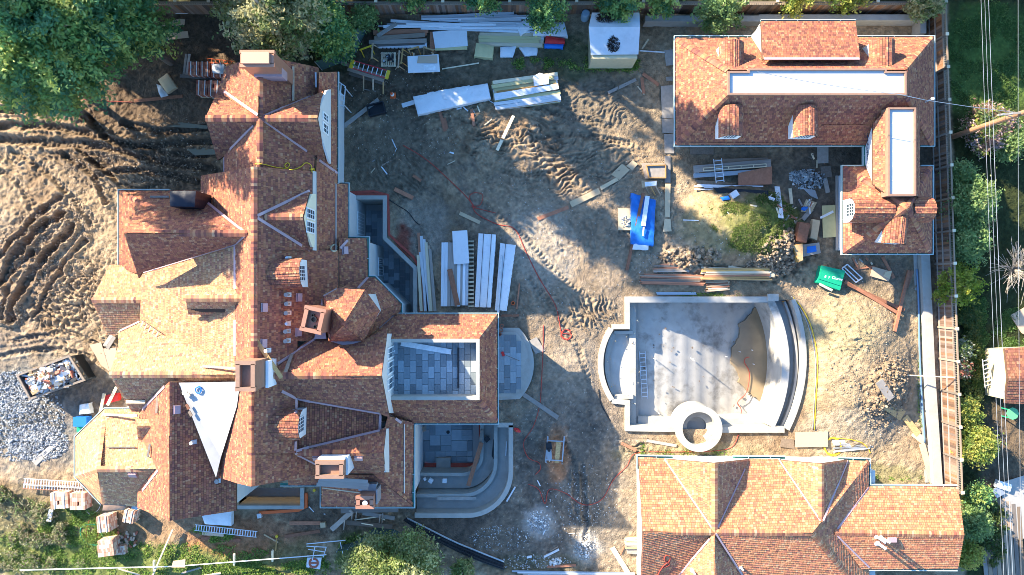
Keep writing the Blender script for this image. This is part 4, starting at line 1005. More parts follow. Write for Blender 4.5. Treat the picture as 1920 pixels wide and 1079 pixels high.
for px, py, h, rr in [(1643, 1006, 1.0, .07), (1651, 1006, 1.0, .07), (1645, 1018, .9, .09), (1299, 1070, .5, .07), (1389, 1064, .4, .06)]:
    p, n = roof_at(px, py, .02); q = MB(); q.cyl(p-Vector((0, 0, .15)), rr, rr, h+.15, 12); q.cyl(p-Vector((0, 0, .05)), rr*2.4, rr*1.2, .16, 12); q.build('vent_pipe', M['alu'], LOW)
p, n = roof_at(1671, 1010, .02); q = MB(); q.box(p+n*.08, (.52, .30, .16)); q.build('roof_vent', M['pinkflash'], LOW)

# ================================================================ POOL
POOL = thing('swimming_pool', 'empty raw concrete swimming pool with a curved far side and a round spa', 'pool', P(1320, 680, -3.4))
pw = lambda pts: [(P(x, y, 0).x, P(x, y, 0).y) for x, y in pts]
PC = 'concpale'
RIN = arc3((1446, 566), (1474, 682), (1446, 800)); ROUT = arc3((1487, 562), (1508, 682), (1476, 806))
LARC = arc3((1147, 750), (1126, 682), (1146, 616))
mb = MB(); mb.wall(pw([(1178, 562), (1452, 562)]), .42, -3.6, .106); mb.build('north_wall', M[PC], POOL)
mb = MB(); mb.wall(pw([(1176, 556.5), (1176, 613), (1147, 613)]), .34, -1.8, .10); mb.wall(pw(LARC[::-1]), .36, -1.8, .112); mb.wall(pw([(1147, 752), (1176, 755), (1176, 808)]), .34, -1.8, .10); mb.build('west_wall', M[PC], POOL)
mb = MB(); mb.wall(pw([(1172, 803), (1276, 805)]), .40, -3.0, .095); mb.build('south_wall', M[PC], POOL); mb = MB(); mb.wall(pw([(1340, 806), (1470, 806)]), .40, -3.4, .095); mb.build('south_wall', M[PC], POOL)
mb = MB(); mb.wall(pw(RIN), .52, -3.4, -.05); mb.build('weir_wall', M['gunite'], POOL)
mb = MB(); mb.wall(pw(ROUT), .30, -2.2, .05); mb.build('catch_basin_wall', M[PC], POOL)
mb = MB(); q = pw(arc3((1462, 564), (1489, 682), (1461, 806))); mb.wall(q, 1.3, -1.5, -.85); mb.build('catch_basin_floor', M['conc'], POOL)
mb = MB(); mb.wall(pw(arc3((1476, 566), (1499, 682), (1470, 804))), .16, -.9, -.45); mb.build('catch_basin_ledge', M['conc'], POOL)
mb = MB(); mb.box(P(1449, 558, .16), (.75, .5, .2)); mb.build('wall_pier', M[PC], POOL)
# floor: a shelf of deep water falls away to the right
mb = MB(); nxp, nyp = 40, 26; x0, x1, y0, y1 = 1184, 1478, 560, 808; vs = []; fs = []
for i in range(nxp+1):
    for j in range(nyp+1):
        px = x0+(x1-x0)*i/nxp; py = y0+(y1-y0)*j/nyp; t = (px-x0)/(x1-x0)
        z = -1.30-1.75*float(sstep(.12, .85, np.array(t)))-.25*float(sstep(.55, .9, np.array(t)))*math.exp(-((py-660)/70)**2)+.03*math.sin(px*.21)+.02*math.sin(py*.3)
        p = P(px, py, 0); vs.append((p.x, p.y, z))
for i in range(nxp):
    for j in range(nyp): a = i*(nyp+1)+j; fs.append((a, a+nyp+1, a+nyp+2, a+1)[::-1])
mb.mesh(vs, fs); mb.build('pool_floor', M['gunite'], POOL, smooth=True)
# standing water in the deep end: flat sheet at one level, so its edge follows the floor
mb = MB(); pud = smoothcurve([(1420, 575), (1392, 600), (1380, 640), (1376, 680), (1388, 720), (1404, 742), (1432, 754), (1446, 730), (1452, 690), (1456, 640), (1450, 590), (1436, 572), (1420, 575)], 6)[:-1]
pud = [(x+(vn(np.array([x*.09]), np.array([y*.09]), 7)[0]-.5)*14, y+(vn(np.array([x*.08]), np.array([y*.11]), 9)[0]-.5)*10) for x, y in pud]; q = [(P(x, y, -3.0).x, P(x, y, -3.0).y) for x, y in pud]; mb.slab(q, -3.3, -2.86); w_ = mb.build('puddle', M['puddle'], POOL)
mb = MB(); mb.slab(pw([(1182, 560), (1194, 560), (1194, 806), (1182, 806)]), -1.9, -.42); mb.build('long_step', M[PC], POOL)
mb = MB(); mb.slab(pw([(1194, 560), (1201, 560), (1201, 806), (1194, 806)]), -1.9, -.85); mb.build('long_step', M['conc'], POOL)
mb = MB(); mb.slab(pw([(1130, 682), (1150, 620), (1182, 620), (1182, 752), (1150, 750)]), -1.7, -.62); mb.build('shelf_floor', M['gunite'], POOL)
mb = MB(); mb.wall(pw(arc3((1155, 744), (1139, 682), (1154, 624))), .30, -1.2, -.32); mb.wall(pw([(1152, 624), (1188, 624)]), .22, -1.2, -.2); mb.wall(pw([(1152, 745), (1188, 745)]), .30, -1.2, -.15); mb.build('shelf_bench', M[PC], POOL)
mb = MB(); mb.slab(pw([(1200, 784), (1274, 788), (1274, 800), (1200, 800)]), -3, -.75); mb.build('south_bench', M[PC], POOL); mb = MB(); mb.slab(pw([(1344, 790), (1452, 790), (1448, 802), (1344, 802)]), -3.2, -.95); mb.build('south_bench', M[PC], POOL)
spa = MB(); c = P(1308, 802, 0)
spa.ring((c.x, c.y), 1.16, 1.62, -1.5, .42, 44); spa.build('spa_wall', M[PC], POOL)
spa = MB(); spa.ring((c.x, c.y), .70, 1.16, -1.4, -.22, 44); spa.build('spa_bench', M['conc'], POOL)
spa = MB(); spa.cyl((c.x, c.y, -1.4), .72, .72, .7, 30); spa.build('spa_floor', M['gunite'], POOL)
spa = MB(); spa.ring((c.x, c.y), .74, 1.15, -.3, .02, 10, a0=-1.0, a1=.1); spa.build('spa_step', M[PC], POOL)
mb = MB()
for px, py, h in [(1225, 672, .5), (1298, 673, .7), (1301, 676, .5), (1422, 660, .4), (1425, 687, .4), (1183, 642, .3), (1146, 645, .25), (1147, 723, .25), (1234, 774, .3), (1371, 672, .3), (1398, 663, .3)]:
    p = P(px, py, -1.4 if px > 1190 else -.6); d = -1.3-1.75*float(sstep(.12, .85, np.array((px-1184)/294))) if px > 1200 else -.7
    mb = MB(); mb.cyl((p.x, p.y, d), .03, .03, h+.1, 6); mb.build('stub_pipe', M['whitepaint'], POOL)
mb = MB()
for k in range(26):
    px, py = random.uniform(1200, 1440), random.uniform(570, 795); p = P(px, py, -1.5); d = -1.3-1.75*float(sstep(.12, .85, np.array((px-1184)/294)))
    if math.hypot(px-1308, py-802) > 60: mb.box((p.x, p.y, d+.03), (random.uniform(.05, .2), random.uniform(.03, .1), .05), random.random()*3)
mb.build('floor_debris', M['bark'], POOL, kind='stuff')
lad = thing('ladder', 'aluminium ladder lying in the shadow on the pool floor', 'ladder', P(1207, 700, -1.25))
def ladder(root, a, b, w, n, m='alu', rail=.06, rungr=.028):
    a, b = Vector(a), Vector(b); d = (b-a).normalized(); s_ = Vector((0, 0, 1)).cross(d).normalized()
    if abs(d.z) > .9: s_ = Vector((1, 0, 0))
    for sg in (-1, 1):
        q = MB(); q.beam(a+s_*(sg*w/2), b+s_*(sg*w/2), .035, rail); q.build('rail', M[m], root)
    for k in range(n):
        p = a+(b-a)*((k+.5)/n); q = MB(); q.beam(p-s_*w/2, p+s_*w/2, .05, .04); q.build('rung', M['alu'], root)
ladder(lad, P(1204, 659, -1.2), P(1209, 748, -1.2), .42, 11)

# ================================================================ LIGHT WELL, SUNKEN TERRACE, EAST STEPS
WELL = thing('light_well', 'sunken light well with dark blue paving and pale concrete rim beside the mansion', 'light well', P(720, 480, -3))
mb = MB(); mb.wall(pw([(660, 371), (722, 371), (722, 447), (779, 503), (779, 596)]), .28, -3.3, .12); mb.build('retaining_wall', M['concpale'], WELL)
mb = MB(); mb.slab(pw([(640, 360), (730, 360), (730, 440), (786, 500), (786, 610), (640, 610)]), -3.6, -3.05); mb.build('well_floor', M['mortar'], WELL)
pave(WELL, [(686, 395), (716, 395), (716, 450), (768, 505), (768, 600), (690, 600), (686, 500)], -2.98, .42, .55, -2.98, .018)
mb = MB(); q = pw([(655, 361), (700, 359), (727, 366), (729, 440), (775, 482), (787, 505), (788, 590)]); mb.wall(q, .16, -.9, -.03); mb.wall(pw([(658, 365), (725, 366)]), .2, -.5, -.02); mb.build('waterproofing', M['orangenet'], WELL)
TER = thing('sunken_terrace', 'sunken paved terrace with curved concrete planter walls at the south-east corner', 'terrace', P(860, 880, -3))
def ring_path(x, y, rr, xl=778, yt=797):
    return [(x, yt), (x, y-rr)] + arc3((x, y-rr), (x-rr*.293, y-rr*.293), (x-rr, y), 10)[1:] + [(xl, y)]
mb = MB(); mb.wall(pw(ring_path(958, 966, 82)), .32, -3.4, .15); mb.wall(pw([(933, 797), (962, 797)]), .3, -3.4, .15); mb.build('outer_wall', M['concpale'], TER)
mb = MB(); mb.wall(pw(ring_path(943, 951, 70)), .95, -3.4, -.95); mb.build('planter_floor', M['conc'], TER)
mb = MB(); mb.wall(pw(ring_path(929, 935, 62)), .26, -3.4, -.65); mb.build('middle_wall', M['concpale'], TER)
mb = MB(); mb.wall(pw(ring_path(916, 918, 52)), .90, -3.4, -1.75); mb.build('planter_floor', M['conc'], TER)
mb = MB(); mb.wall(pw(ring_path(902, 900, 38)), .24, -3.4, -1.35); mb.build('inner_wall', M['concpale'], TER)
mb = MB(); mb.slab(pw([(770, 790), (960, 790), (960, 900), (930, 940), (880, 962), (770, 962)]), -3.8, -3.12); mb.build('terrace_base', M['mortar'], TER)
def ashlar(parent, poly, z, key, seed, gap=.03, cell=.40):
    rr = random.Random(seed); q = [(P(x, y, z).x, P(x, y, z).y) for x, y in poly]; xs = [p[0] for p in q]; ys = [p[1] for p in q]
    nx_ = int((max(xs)-min(xs))/cell); ny_ = int((max(ys)-min(ys))/cell); used = set()
    for j in range(ny_):
        for i in range(nx_):
            if (i, j) in used: continue
            opts = [(1, 1), (2, 1), (1, 2), (2, 2), (2, 1), (3, 2)]; rr.shuffle(opts)
            for w, h in opts:
                cells = [(i+a, j+b) for a in range(w) for b in range(h)]
                if all(c_ not in used and c_[0] < nx_ and c_[1] < ny_ for c_ in cells):
                    x = min(xs)+(i+w/2)*cell; y = max(ys)-(j+h/2)*cell
                    if inpoly(np.array([x]), np.array([y]), q)[0]:
                        used.update(cells); piece('paver', key, parent, (x, y, z-.03+rr.uniform(0, .008)), (w*cell-gap, h*cell-gap, .06)); break
ashlar(TER, [(786, 796), (894, 796), (894, 888), (786, 888)], -3.06, 'bluestone', 5)
mb = MB(); p = P(832, 868, -3); mb.box((p.x, p.y, -2.9), (1.05, .85, .28)); mb.build('stone_plinth', M['conc'], TER)
mb = MB(); p = P(840, 811, -3); mb.cyl((p.x, p.y, -3.09), .13, .13, .06, 12); mb.build('drain', M['black'], TER)
mb = MB(); mb.wall(pw([(786, 893), (885, 893)]), .3, -3.2, -2.9); mb.wall(pw([(898, 800), (898, 860)]), .3, -3.2, -2.9); mb.build('soil_strip', M['orangenet'], TER)
STEPS = thing('garden_steps', 'half-oval concrete entrance steps set with blue stone slabs east of the terrace roof', 'steps', P(955, 680, 0))
o1 = [(926, 615), (972, 615)] + arc3((974, 616), (1001, 682), (974, 748)) + [(926, 750)]
o2 = [(926, 623), (968, 623)] + arc3((969, 624), (992, 682), (967, 742)) + [(926, 744)]
mb = MB(); mb.slab(pw(o1), -.5, .16); mb.build('lower_step', M['concpale'], STEPS); mb = MB(); mb.slab(pw(o2), -.4, .32); mb.build('upper_step', M['concpale'], STEPS)
pave(STEPS, [(934, 634), (953, 628), (966, 640), (975, 652), (977, 715), (960, 738), (934, 732)], .37, .42, .85, .37, .02)
SW = thing('basement_window_well', 'narrow window well with white walls on the south side of the mansion', 'window well', P(508, 934, -2))
mb = MB(); mb.wall(pw([(446, 951), (567, 951), (567, 914)]), .26, -2.2, .1); mb.build('well_wall', M['concpale'], SW); mb = MB(); mb.slab(pw([(440, 905), (570, 905), (570, 955), (440, 955)]), -2.4, -2.0); mb.build('well_floor', M['conc'], SW)
mb = MB(); mb.wall(pw([(486, 962), (560, 957), (574, 950), (574, 925)]), .2, -.3, .06); mb.build('waterproofing', M['orange'], SW)

# ================================================================ RETAINING WALLS AND FENCES
RWE = MB(); q = [(1728, 478), (1738, 700), (1752, 905)]
RWE.wall(pw(q), .62, -.8, .45)
rw = thing('retaining_wall', 'long low concrete retaining wall along the right boundary', 'wall', P(1740, 700, 0)); RWE.build('wall_body', M['concpale'], rw)
mb = MB(); mb.wall(pw([(1716, 478), (1724, 700), (1738, 905)]), .25, -.6, .02); mb.build('footing', M['conc'], rw)
rt = thing('retaining_wall', 'concrete retaining wall behind the guest house below the wooden fence', 'wall', P(1470, 40, 0))
mb = MB(); mb.wall(pw([(1205, 45), (1420, 45), (1420, 43), (1716, 43), (1716, 72)]), .4, -1.0, .95); mb.build('wall_body', M['conc'], rt)
def fence(label, pts, h, nboards, rh, postgap, seed, lat=True):
    """board fence with a lattice top; boards, posts, rails are separate parts. pts: photo px of the base line"""
    rr = random.Random(seed); a, b = P(*pts[0], 0), P(*pts[1], 0); L = (b-a).length; d = (b-a)/L; n = Vector((-d.y, d.x, 0)); rz = math.atan2(d.y, d.x)
    F = thing('board_fence', label, 'fence', a)
    bw = L/nboards
    for k in range(nboards):
        p = a+d*((k+.5)*bw); hh = h+rr.uniform(-.02, .02)
        piece('board', 'fence', F, (p.x+n.x*rr.uniform(-.008, .008), p.y+n.y*rr.uniform(-.008, .008), hh/2), (bw-.012, .022, hh), rz+rr.uniform(-.02, .02))
    z1 = h+rh
    for z in (.25, h*.55, h+.03, z1): piece('rail', 'woodold', F, (*( (a+b)/2+n*(-.03 if z < h else 0)).xy, z), (L, .05 if z < h else .10, .09 if z < h else .05), rz)
    k = 0
    while k*postgap < L:
        p = a+d*(k*postgap); piece('post', 'woodold', F, (p.x-n.x*.05, p.y-n.y*.05, (z1+.1)/2), (.12, .12, z1+.1), rz); piece('post_cap', 'woodpale', F, (p.x-n.x*.05, p.y-n.y*.05, z1+.14), (.2, .2, .06), rz); k += 1
    if lat:
        m_ = MB(); k = 0
        while k*.155 < L: p = a+d*(k*.155); m_.box((p.x, p.y, h+rh/2), (.035, .03, rh), rz); k += 1
        m_.build('lattice', M['woodold'], F, kind='stuff')
    return F
FT = fence('tall dark wooden board fence with lattice top along the upper boundary', [(1736, 27), (270, 27)], 1.65, 290, .35, 2.25, 1)
FR = fence('brown wooden board fence with lattice top along the right boundary', [(1738, 27), (1768, 912)], 1.65, 200, .42, 2.2, 2)
# ================================================================ TREES AND PLANTS
def leaf_cloud(cent, rad, per, size, pal, rng, up=0.5, flat_=1.0, dirs=None, stretch=1.0):
    """leaf-sized diamonds scattered round clump centres"""
    n = len(cent)*per; c = np.repeat(cent, per, 0); r = np.repeat(rad, per, 0)[:, None]
    o = rng.normal(size=(n, 3))*np.array([1, 1, flat_])*0.55
    if dirs is not None:
        d = np.repeat(dirs, per, 0); o = o*0.55+d*(rng.random((n, 1))*2-1)*stretch
    p = c+o*r
    nrm = rng.normal(size=(n, 3)); nrm[:, 2] = np.abs(nrm[:, 2])+up; nrm /= np.linalg.norm(nrm, axis=1)[:, None]
    t = rng.normal(size=(n, 3)); t -= nrm*(t*nrm).sum(1)[:, None]; t /= np.linalg.norm(t, axis=1)[:, None]; b = np.cross(nrm, t)
    s = (size*(0.6+0.8*rng.random((n, 1))))
    V = np.stack([p-t*s, p+b*s*0.45-t*s*.1, p+t*s, p-b*s*0.45-t*s*.1], 1)
    pal = np.array(pal); k = rng.integers(0, len(pal), len(cent)); col = pal[k]*(0.8+0.4*rng.random((len(cent), 1)))
    col = np.repeat(col, per, 0)*(0.75+0.5*rng.random((n, 1)))
    return V, col
def tree(name, label, cat, base, h, R, pal, seed, clumps=160, per=60, leaf=.13, crown=(.35, 1.0), shape='round', trunk=.16, bark='bark', group=None, limbs=9, clr=.55, lobes=5, outer=.55, lean=(0, 0)):
    rng = np.random.default_rng(seed); b = Vector(base)
    T = thing(name, label, cat, b, group)
    z0, z1 = b.z+h*crown[0], b.z+h*crown[1]; zc = (z0+z1)/2; hz = (z1-z0)/2
    mb = MB(); top = Vector((b.x+lean[0], b.y+lean[1], b.z+h*.92))
    pts = [b-Vector((0, 0, .2))]+[b+(top-b)*t+Vector((math.sin(seed+t*5)*.12, math.cos(seed*2+t*4)*.12, 0)) for t in (.25, .5, .75, 1)]
    mb.tube(pts, trunk, 8, radii=[trunk*1.25, trunk, trunk*.75, trunk*.5, trunk*.2])
    mb.build('trunk', M[bark], T)
    cc = []; rr = []; dd = []
    lob = rng.normal(size=(lobes, 3)); lob /= np.linalg.norm(lob, axis=1)[:, None]
    lm = MB()
    for i in range(clumps):
        if shape == 'cone':
            t = rng.random()**1.3; ang = rng.random()*6.283; w = R*(1-t)**.8*(0.35+0.65*rng.random()**.5)*(0.75+.35*math.sin(ang*3+seed))+.15
            c = np.array([b.x+lean[0]*t+w*math.cos(ang), b.y+lean[1]*t+w*math.sin(ang), z0+(z1-z0)*t-0.18*w]); d = np.array([math.cos(ang), math.sin(ang), -.25])
        else:
            v = rng.normal(size=3); v /= np.linalg.norm(v); f_ = 0.72+0.45*max(0, (lob @ v).max())**3*1.0
            q = (outer+(1-outer)*rng.random())*f_*.86
            c = np.array([b.x+lean[0]*.8+v[0]*R*q, b.y+lean[1]*.8+v[1]*R*q, zc+v[2]*hz*q]); d = v*np.array([1, 1, .5])
        cc.append(c); rr.append(clr*(.7+.6*rng.random())); dd.append(d)
        if i % max(1, clumps//limbs) == 0:
            a = b+(top-b)*min(.9, max(.2, (c[2]-b.z)/h*.75)); e = Vector(c)
            lm.tube([a, (a+e)/2+Vector((0, 0, .12)), e], .05, 5, radii=[trunk*.35, trunk*.22, .015])
    lm.build('limb', M[bark], T, kind='stuff')
    cc = np.array(cc); rr = np.array(rr); dd = np.array(dd)
    V, col = leaf_cloud(cc, rr, per, leaf, pal, rng, dirs=dd if shape in ('cone', 'spray') else None, stretch=1.2, flat_=.7)
    fast_quads('crown', V, col, M['leaf'], T)
    return T
EVG = [(0.115, 0.245, 0.086), (0.172, 0.302, 0.086), (0.086, 0.208, 0.093), (0.389, 0.460, 0.122), (0.245, 0.359, 0.101)]
PALE = [(0.28, 0.30, 0.12), (0.38, 0.37, 0.20), (0.20, 0.25, 0.09), (0.34, 0.31, 0.15), (0.14, 0.20, 0.06)]
PITT = [(0.22, 0.28, 0.07), (0.31, 0.36, 0.12), (0.16, 0.22, 0.06), (0.38, 0.40, 0.18), (0.26, 0.28, 0.11)]
MID = [(0.173, 0.273, 0.094), (0.230, 0.331, 0.107), (0.288, 0.359, 0.129), (0.144, 0.230, 0.079)]
LIME = [(0.26, 0.32, 0.03), (0.33, 0.36, 0.05), (0.20, 0.27, 0.03), (0.30, 0.30, 0.04)]
YEL = [(0.264, 0.324, 0.060), (0.360, 0.372, 0.072), (0.192, 0.264, 0.060), (0.396, 0.360, 0.084)]
g0 = lambda px, py, zt=0: P(px, py, 0)
def at_crown(px, py, z): p = P(px, py, z); return Vector((p.x, p.y, 0))
# upper left evergreens
tree('evergreen_tree', 'big dark evergreen filling the upper left corner with its crown', 'tree', at_crown(75, 60, 8), 14.0, 5.2, EVG, 3, 720, 90, .135, (.22, 1), 'spray', .3, group='evergreens in the upper left corner', clr=.75, outer=.35, limbs=24)
tree('evergreen_tree', 'dark evergreen whose crown reaches toward the cardboard sheets', 'tree', at_crown(212, 45, 7), 13.0, 3.2, EVG, 5, 420, 80, .13, (.2, 1), 'spray', .24, group='evergreens in the upper left corner', clr=.65, outer=.35, limbs=16)
tree('evergreen_tree', 'smaller drooping evergreen at the left edge above the rutted mud', 'tree', at_crown(60, 135, 6), 9.5, 2.4, EVG, 8, 260, 75, .125, (.2, 1), 'spray', .2, group='evergreens in the upper left corner', clr=.55, outer=.4, limbs=10)
tree('conifer', 'pale yellow-green conifer with bare grey twigs behind the north chimney', 'tree', at_crown(512, 32, 6.5), 10.5, 3.1, PALE, 12, 330, 55, .13, (.2, 1), 'spray', .25, 'palebark', clr=.6, outer=.4, limbs=70)
tree('leafy_tree', 'dark green tree growing against the pale conifer by the curved netting', 'tree', at_crown(612, 55, 4), 6.0, 1.9, EVG, 14, 150, 60, .13, (.15, 1), 'round', .14, clr=.5, limbs=8)
tree('leafy_bush', 'bright green bush above the end of the curved netting', 'shrub', at_crown(683, 30, 2), 2.6, .85, MID, 15, 40, 60, .10, (.2, 1), 'round', .06, clr=.35, limbs=5)
# crowns hanging over the upper fence
for k, (px, py, h, R, pal, lab) in enumerate([(1022, 22, 4.2, 1.25, EVG, 'small green tree hanging over the white wrapped boards'), (1160, 2, 4.5, 1.7, EVG, 'dark leafy tree overhanging the back of the shed roof'),
        (1352, 20, 4.6, 1.6, MID, 'green tree hanging over the fence left of the guest house dormer'), (1245, -20, 4.0, 1.5, EVG, 'dark green tree behind the fence right of the shed'),
        (1500, -17, 3.6, 1.4, YEL, 'yellow-green hedge tree behind the fence above the shed dormer'), (1590, -19, 3.2, 1.6, YEL, 'yellow-green hedge tree behind the fence left of the corner post'),
        (1740, 2, 3.8, 1.1, PALE, 'pale feathery tree at the upper right fence corner'), (905, -24, 4.2, 1.5, EVG, 'dark tree behind the fence above the white trim boards'), (770, -24, 4.0, 1.4, EVG, 'dark tree behind the fence above the brown planks'), (440, -14, 5.0, 1.6, PALE, 'pale tree at the top edge left of the conifer')]):
    tree('fence_tree', lab, 'tree', at_crown(px, py, h*.7), h, R, pal, 30+k, 95, 60, .11, (.25, 1), 'spray', .1, clr=.42, limbs=7, group='trees along the upper fence')
# trees north of the site whose shade falls across the yard
for k, (px, py, h, R, lab, cr) in enumerate([(-60, -150, 12, 3.2, 'broad evergreen beyond the upper left corner', .2), (190, -150, 12, 3.0, 'evergreen beyond the fence above the cardboard', .2), (395, -95, 19, 1.0, 'tall slender evergreen beyond the pale conifer', .55), (455, -60, 22, .9, 'tallest bare-stemmed pine beyond the pale conifer', .62), (500, -150, 23, .9, 'bare-stemmed pine beyond the green netting', .6), (700, -160, 20, .9, 'bare-stemmed pine beyond the trim boards', .6),
        (560, -120, 19, 1.0, 'tall slender evergreen beyond the dark leafy tree', .55), (640, -120, 9.5, 2.9, 'round evergreen beyond the green netting', .15), (790, -110, 9.5, 2.8, 'round evergreen beyond the trim boards', .15), (940, -105, 9.5, 2.7, 'round evergreen beyond the shed', .15),
        (1075, -100, 8.5, 2.3, 'round evergreen beyond the retaining wall', .2), (335, -70, 13, 2.3, 'leaning evergreen beyond the fence above the north wing', .25), (245, -40, 16, 2.0, 'narrow evergreen between the corner evergreens and the fence', .3), (600, -60, 9, 2.6, 'round evergreen close behind the green netting', .15), (450, -50, 10, 2.2, 'round evergreen close behind the pale conifer', .15), (230, -200, 15, 1.4, 'tall evergreen far beyond the upper fence', .3), (1480, -130, 9, 2.2, 'round tree beyond the fence above the shed dormer', .2), (1585, -150, 10, 2.6, 'broad round tree beyond the fence corner', .15), (1680, -120, 9, 2.3, 'round tree beyond the lawn corner', .2), (1820, -90, 9, 2.5, 'round tree beyond the lawn', .2), (2020, 20, 6, 2.0, 'tree beyond the right side of the lawn', .2)]):
    tree('neighbour_tree', lab, 'tree', at_crown(px, py, 0), h, R, EVG, 60+k, 300 if h < 17 else 120, 36, .27, (cr, 1), 'cone' if h > 17 else 'round', .3, clr=.75 if h < 17 else .6, limbs=10, group='trees beyond the upper boundary', outer=.3)
tree('evergreen_tree', 'tall dark evergreen leaning out past the left edge above the mud', 'tree', at_crown(25, 118, 0), 20, 2.6, EVG, 21, 330, 60, .16, (.3, 1), 'cone', .3, group='evergreens in the upper left corner', clr=.6, limbs=20)
tree('evergreen_tree', 'tall dark evergreen topmost in the upper left corner', 'tree', at_crown(105, 35, 0), 20, 2.4, EVG, 22, 330, 60, .16, (.3, 1), 'cone', .3, group='evergreens in the upper left corner', clr=.6, limbs=20)
# lower edge
tree('shrub_tree', 'large pale yellow-green bush at the bottom edge below the mansion', 'tree', at_crown(735, 1075, 3), 4.6, 3.3, PITT, 101, 330, 75, .105, (.1, 1), 'round', .16, 'palebark', clr=.5, limbs=12, lobes=9)
tree('shrub_tree', 'small pale yellow-green bush beside the black pipe bundle', 'tree', at_crown(868, 1072, 1.5), 2.3, .75, PITT, 102, 45, 60, .10, (.1, 1), 'round', .06, 'palebark', clr=.3, limbs=5)
# right boundary
RS = [(1862, 238, 2.6, 2.0, [(0.13, 0.17, 0.06), (0.42, 0.25, 0.20), (0.10, 0.15, 0.05), (0.30, 0.34, 0.06), (0.45, 0.34, 0.33)], 'flowering shrub with pink and orange tips under the utility pole', 150),
      (1905, 265, 2.8, 1.5, MID, 'green shrub at the right edge under the wires', 90), (1828, 385, 3.2, 1.9, MID, 'large mid-green shrub beside the pavilion fence', 190), (1822, 450, 3.0, 1.6, MID, 'green shrub just below the largest one beside the fence', 130),
      (1800, 535, 2.4, 1.5, LIME, 'bright lime-green feathery shrub over the right fence', 110), (1840, 838, 2.6, 1.5, YEL, 'round yellow-green bush right of the long retaining wall', 150),
      (1815, 770, 1.8, .9, YEL, 'small yellow-green bush with loose twigs by the right fence', 60), (1803, 690, 1.6, .55, [(0.14, 0.2, 0.06), (0.4, 0.4, 0.3), (0.3, 0.12, 0.08)], 'thin rose bush by the right fence', 34), (1803, 655, 1.4, .45, [(0.14, 0.2, 0.06), (0.4, 0.4, 0.3)], 'thin pale-flowered bush by the right fence above the rose', 26),
      (1822, 985, 2.6, 1.25, MID, 'green shrub beside the lower-right roof end', 100), (1818, 1045, 2.2, .9, YEL, 'yellowish shrub in the lower right corner by the roof', 60), (1835, 930, 1.4, .8, EVG, 'low dark shrub between the round bush and the roof', 50), (1808, 330, 2.6, 1.0, MID, 'small green shrub between the flowering shrub and the large green one', 60)]
for k, (px, py, h, R, pal, lab, nc) in enumerate(RS):
    tree('garden_shrub', lab, 'shrub', at_crown(px, py, h*.6), h, R, pal, 140+k, nc, 62, .095, (.05, 1), 'spray' if pal is LIME else 'round', .07, clr=.40, limbs=6, group='shrubs along the right boundary', lobes=7)
T = thing('bare_shrub', 'leafless grey branching shrub at the right edge under the wires', 'shrub', g0(1893, 505)); mb = MB(); rr = random.Random(5)
for k in range(70):
    a = rr.random()*6.283; b = g0(1893, 505)+Vector((0, 0, .2)); e = b+Vector((math.cos(a)*rr.uniform(.6, 2.2), math.sin(a)*rr.uniform(.6, 2.2), rr.uniform(.6, 2.4))); m_ = (b+e)/2+Vector((rr.uniform(-.3, .3), rr.uniform(-.3, .3), .3))
    mb.tube(smoothcurve([b, m_, e], 3), .02, 4, radii=[.03, .026, .022, .019, .016, .012, .008])
    for j in range(2): f2 = e+Vector((rr.uniform(-.7, .7), rr.uniform(-.7, .7), rr.uniform(-.2, .5))); mb.tube([m_, f2], .012, 3)
mb.build('branch', M['palebark'], T, kind='stuff')
# grass and weeds
def grass(name, label, regions, n, size, pal, seed, kind='stuff', zr=.0):
    rng = np.random.default_rng(seed); pts = []
    while len(pts) < n:
        cx, cy, rx, ry = regions[rng.integers(len(regions))]; a = rng.random()*6.283; r = math.sqrt(rng.random()); px, py = cx+rx*r*math.cos(a), cy+ry*r*math.sin(a)
        w = fbm(np.array([px*.05]), np.array([py*.05]), 3, seed)[0]
        if w < .47: continue
        x, y = (px-960)*K, (539.5-py)*K; pts.append((x, y, float(G(x, y))+.02+rng.random()*zr))
    V, c = leaf_cloud(np.array(pts), np.full(n, .16), 5, size, pal, rng, up=.4, flat_=.35)
    o = fast_quads(name, V, c, M['leaf']); o['label'] = label; o['category'] = 'grass'; o['kind'] = kind; return o
GR = [(0.17, 0.29, 0.05), (0.22, 0.34, 0.06), (0.30, 0.35, 0.09), (0.13, 0.20, 0.05)]
grass('mound_weeds', 'green weeds on the soil mound below the guest house', [(1420, 420, 62, 44), (1360, 415, 45, 30), (1440, 395, 40, 30), (1400, 450, 50, 25)], 5600, .048, [(0.12, .2, .03), (.2, .24, .06), (.27, .25, .11), (.1, .15, .03)], 201)
grass('grass', 'bright green grass along the lower left edge', [(120, 1030, 130, 50), (300, 1050, 240, 32), (140, 990, 70, 36), (400, 1000, 40, 14), (440, 1068, 120, 16)], 6500, .07, GR, 202)
grass('bramble', 'tangled green and straw coloured brush in the lower left corner', [(30, 950, 45, 22), (85, 960, 28, 20), (20, 1000, 40, 22), (75, 1010, 30, 12), (120, 1000, 14, 22), (30, 1050, 60, 18), (110, 1055, 50, 12), (10, 925, 18, 14)], 1700, .08, [(.20, .24, .09), (.38, .34, .20), (.12, .18, .05), (.20, .17, .10), (.34, .31, .18)], 203, zr=.5)
grass('lawn', 'shaded lawn of the neighbouring garden on the right', [(1850, 110, 75, 110), (1900, 640, 40, 60), (1835, 640, 25, 90)], 9000, .06, [(.07, .14, .03), (.10, .19, .045), (.13, .20, .05)], 204)
grass('weeds', 'weeds round the shed and the plank piles', [(1080, 105, 40, 25), (1000, 120, 40, 12), (1130, 125, 60, 10), (1180, 120, 20, 14)], 900, .07, GR, 205)
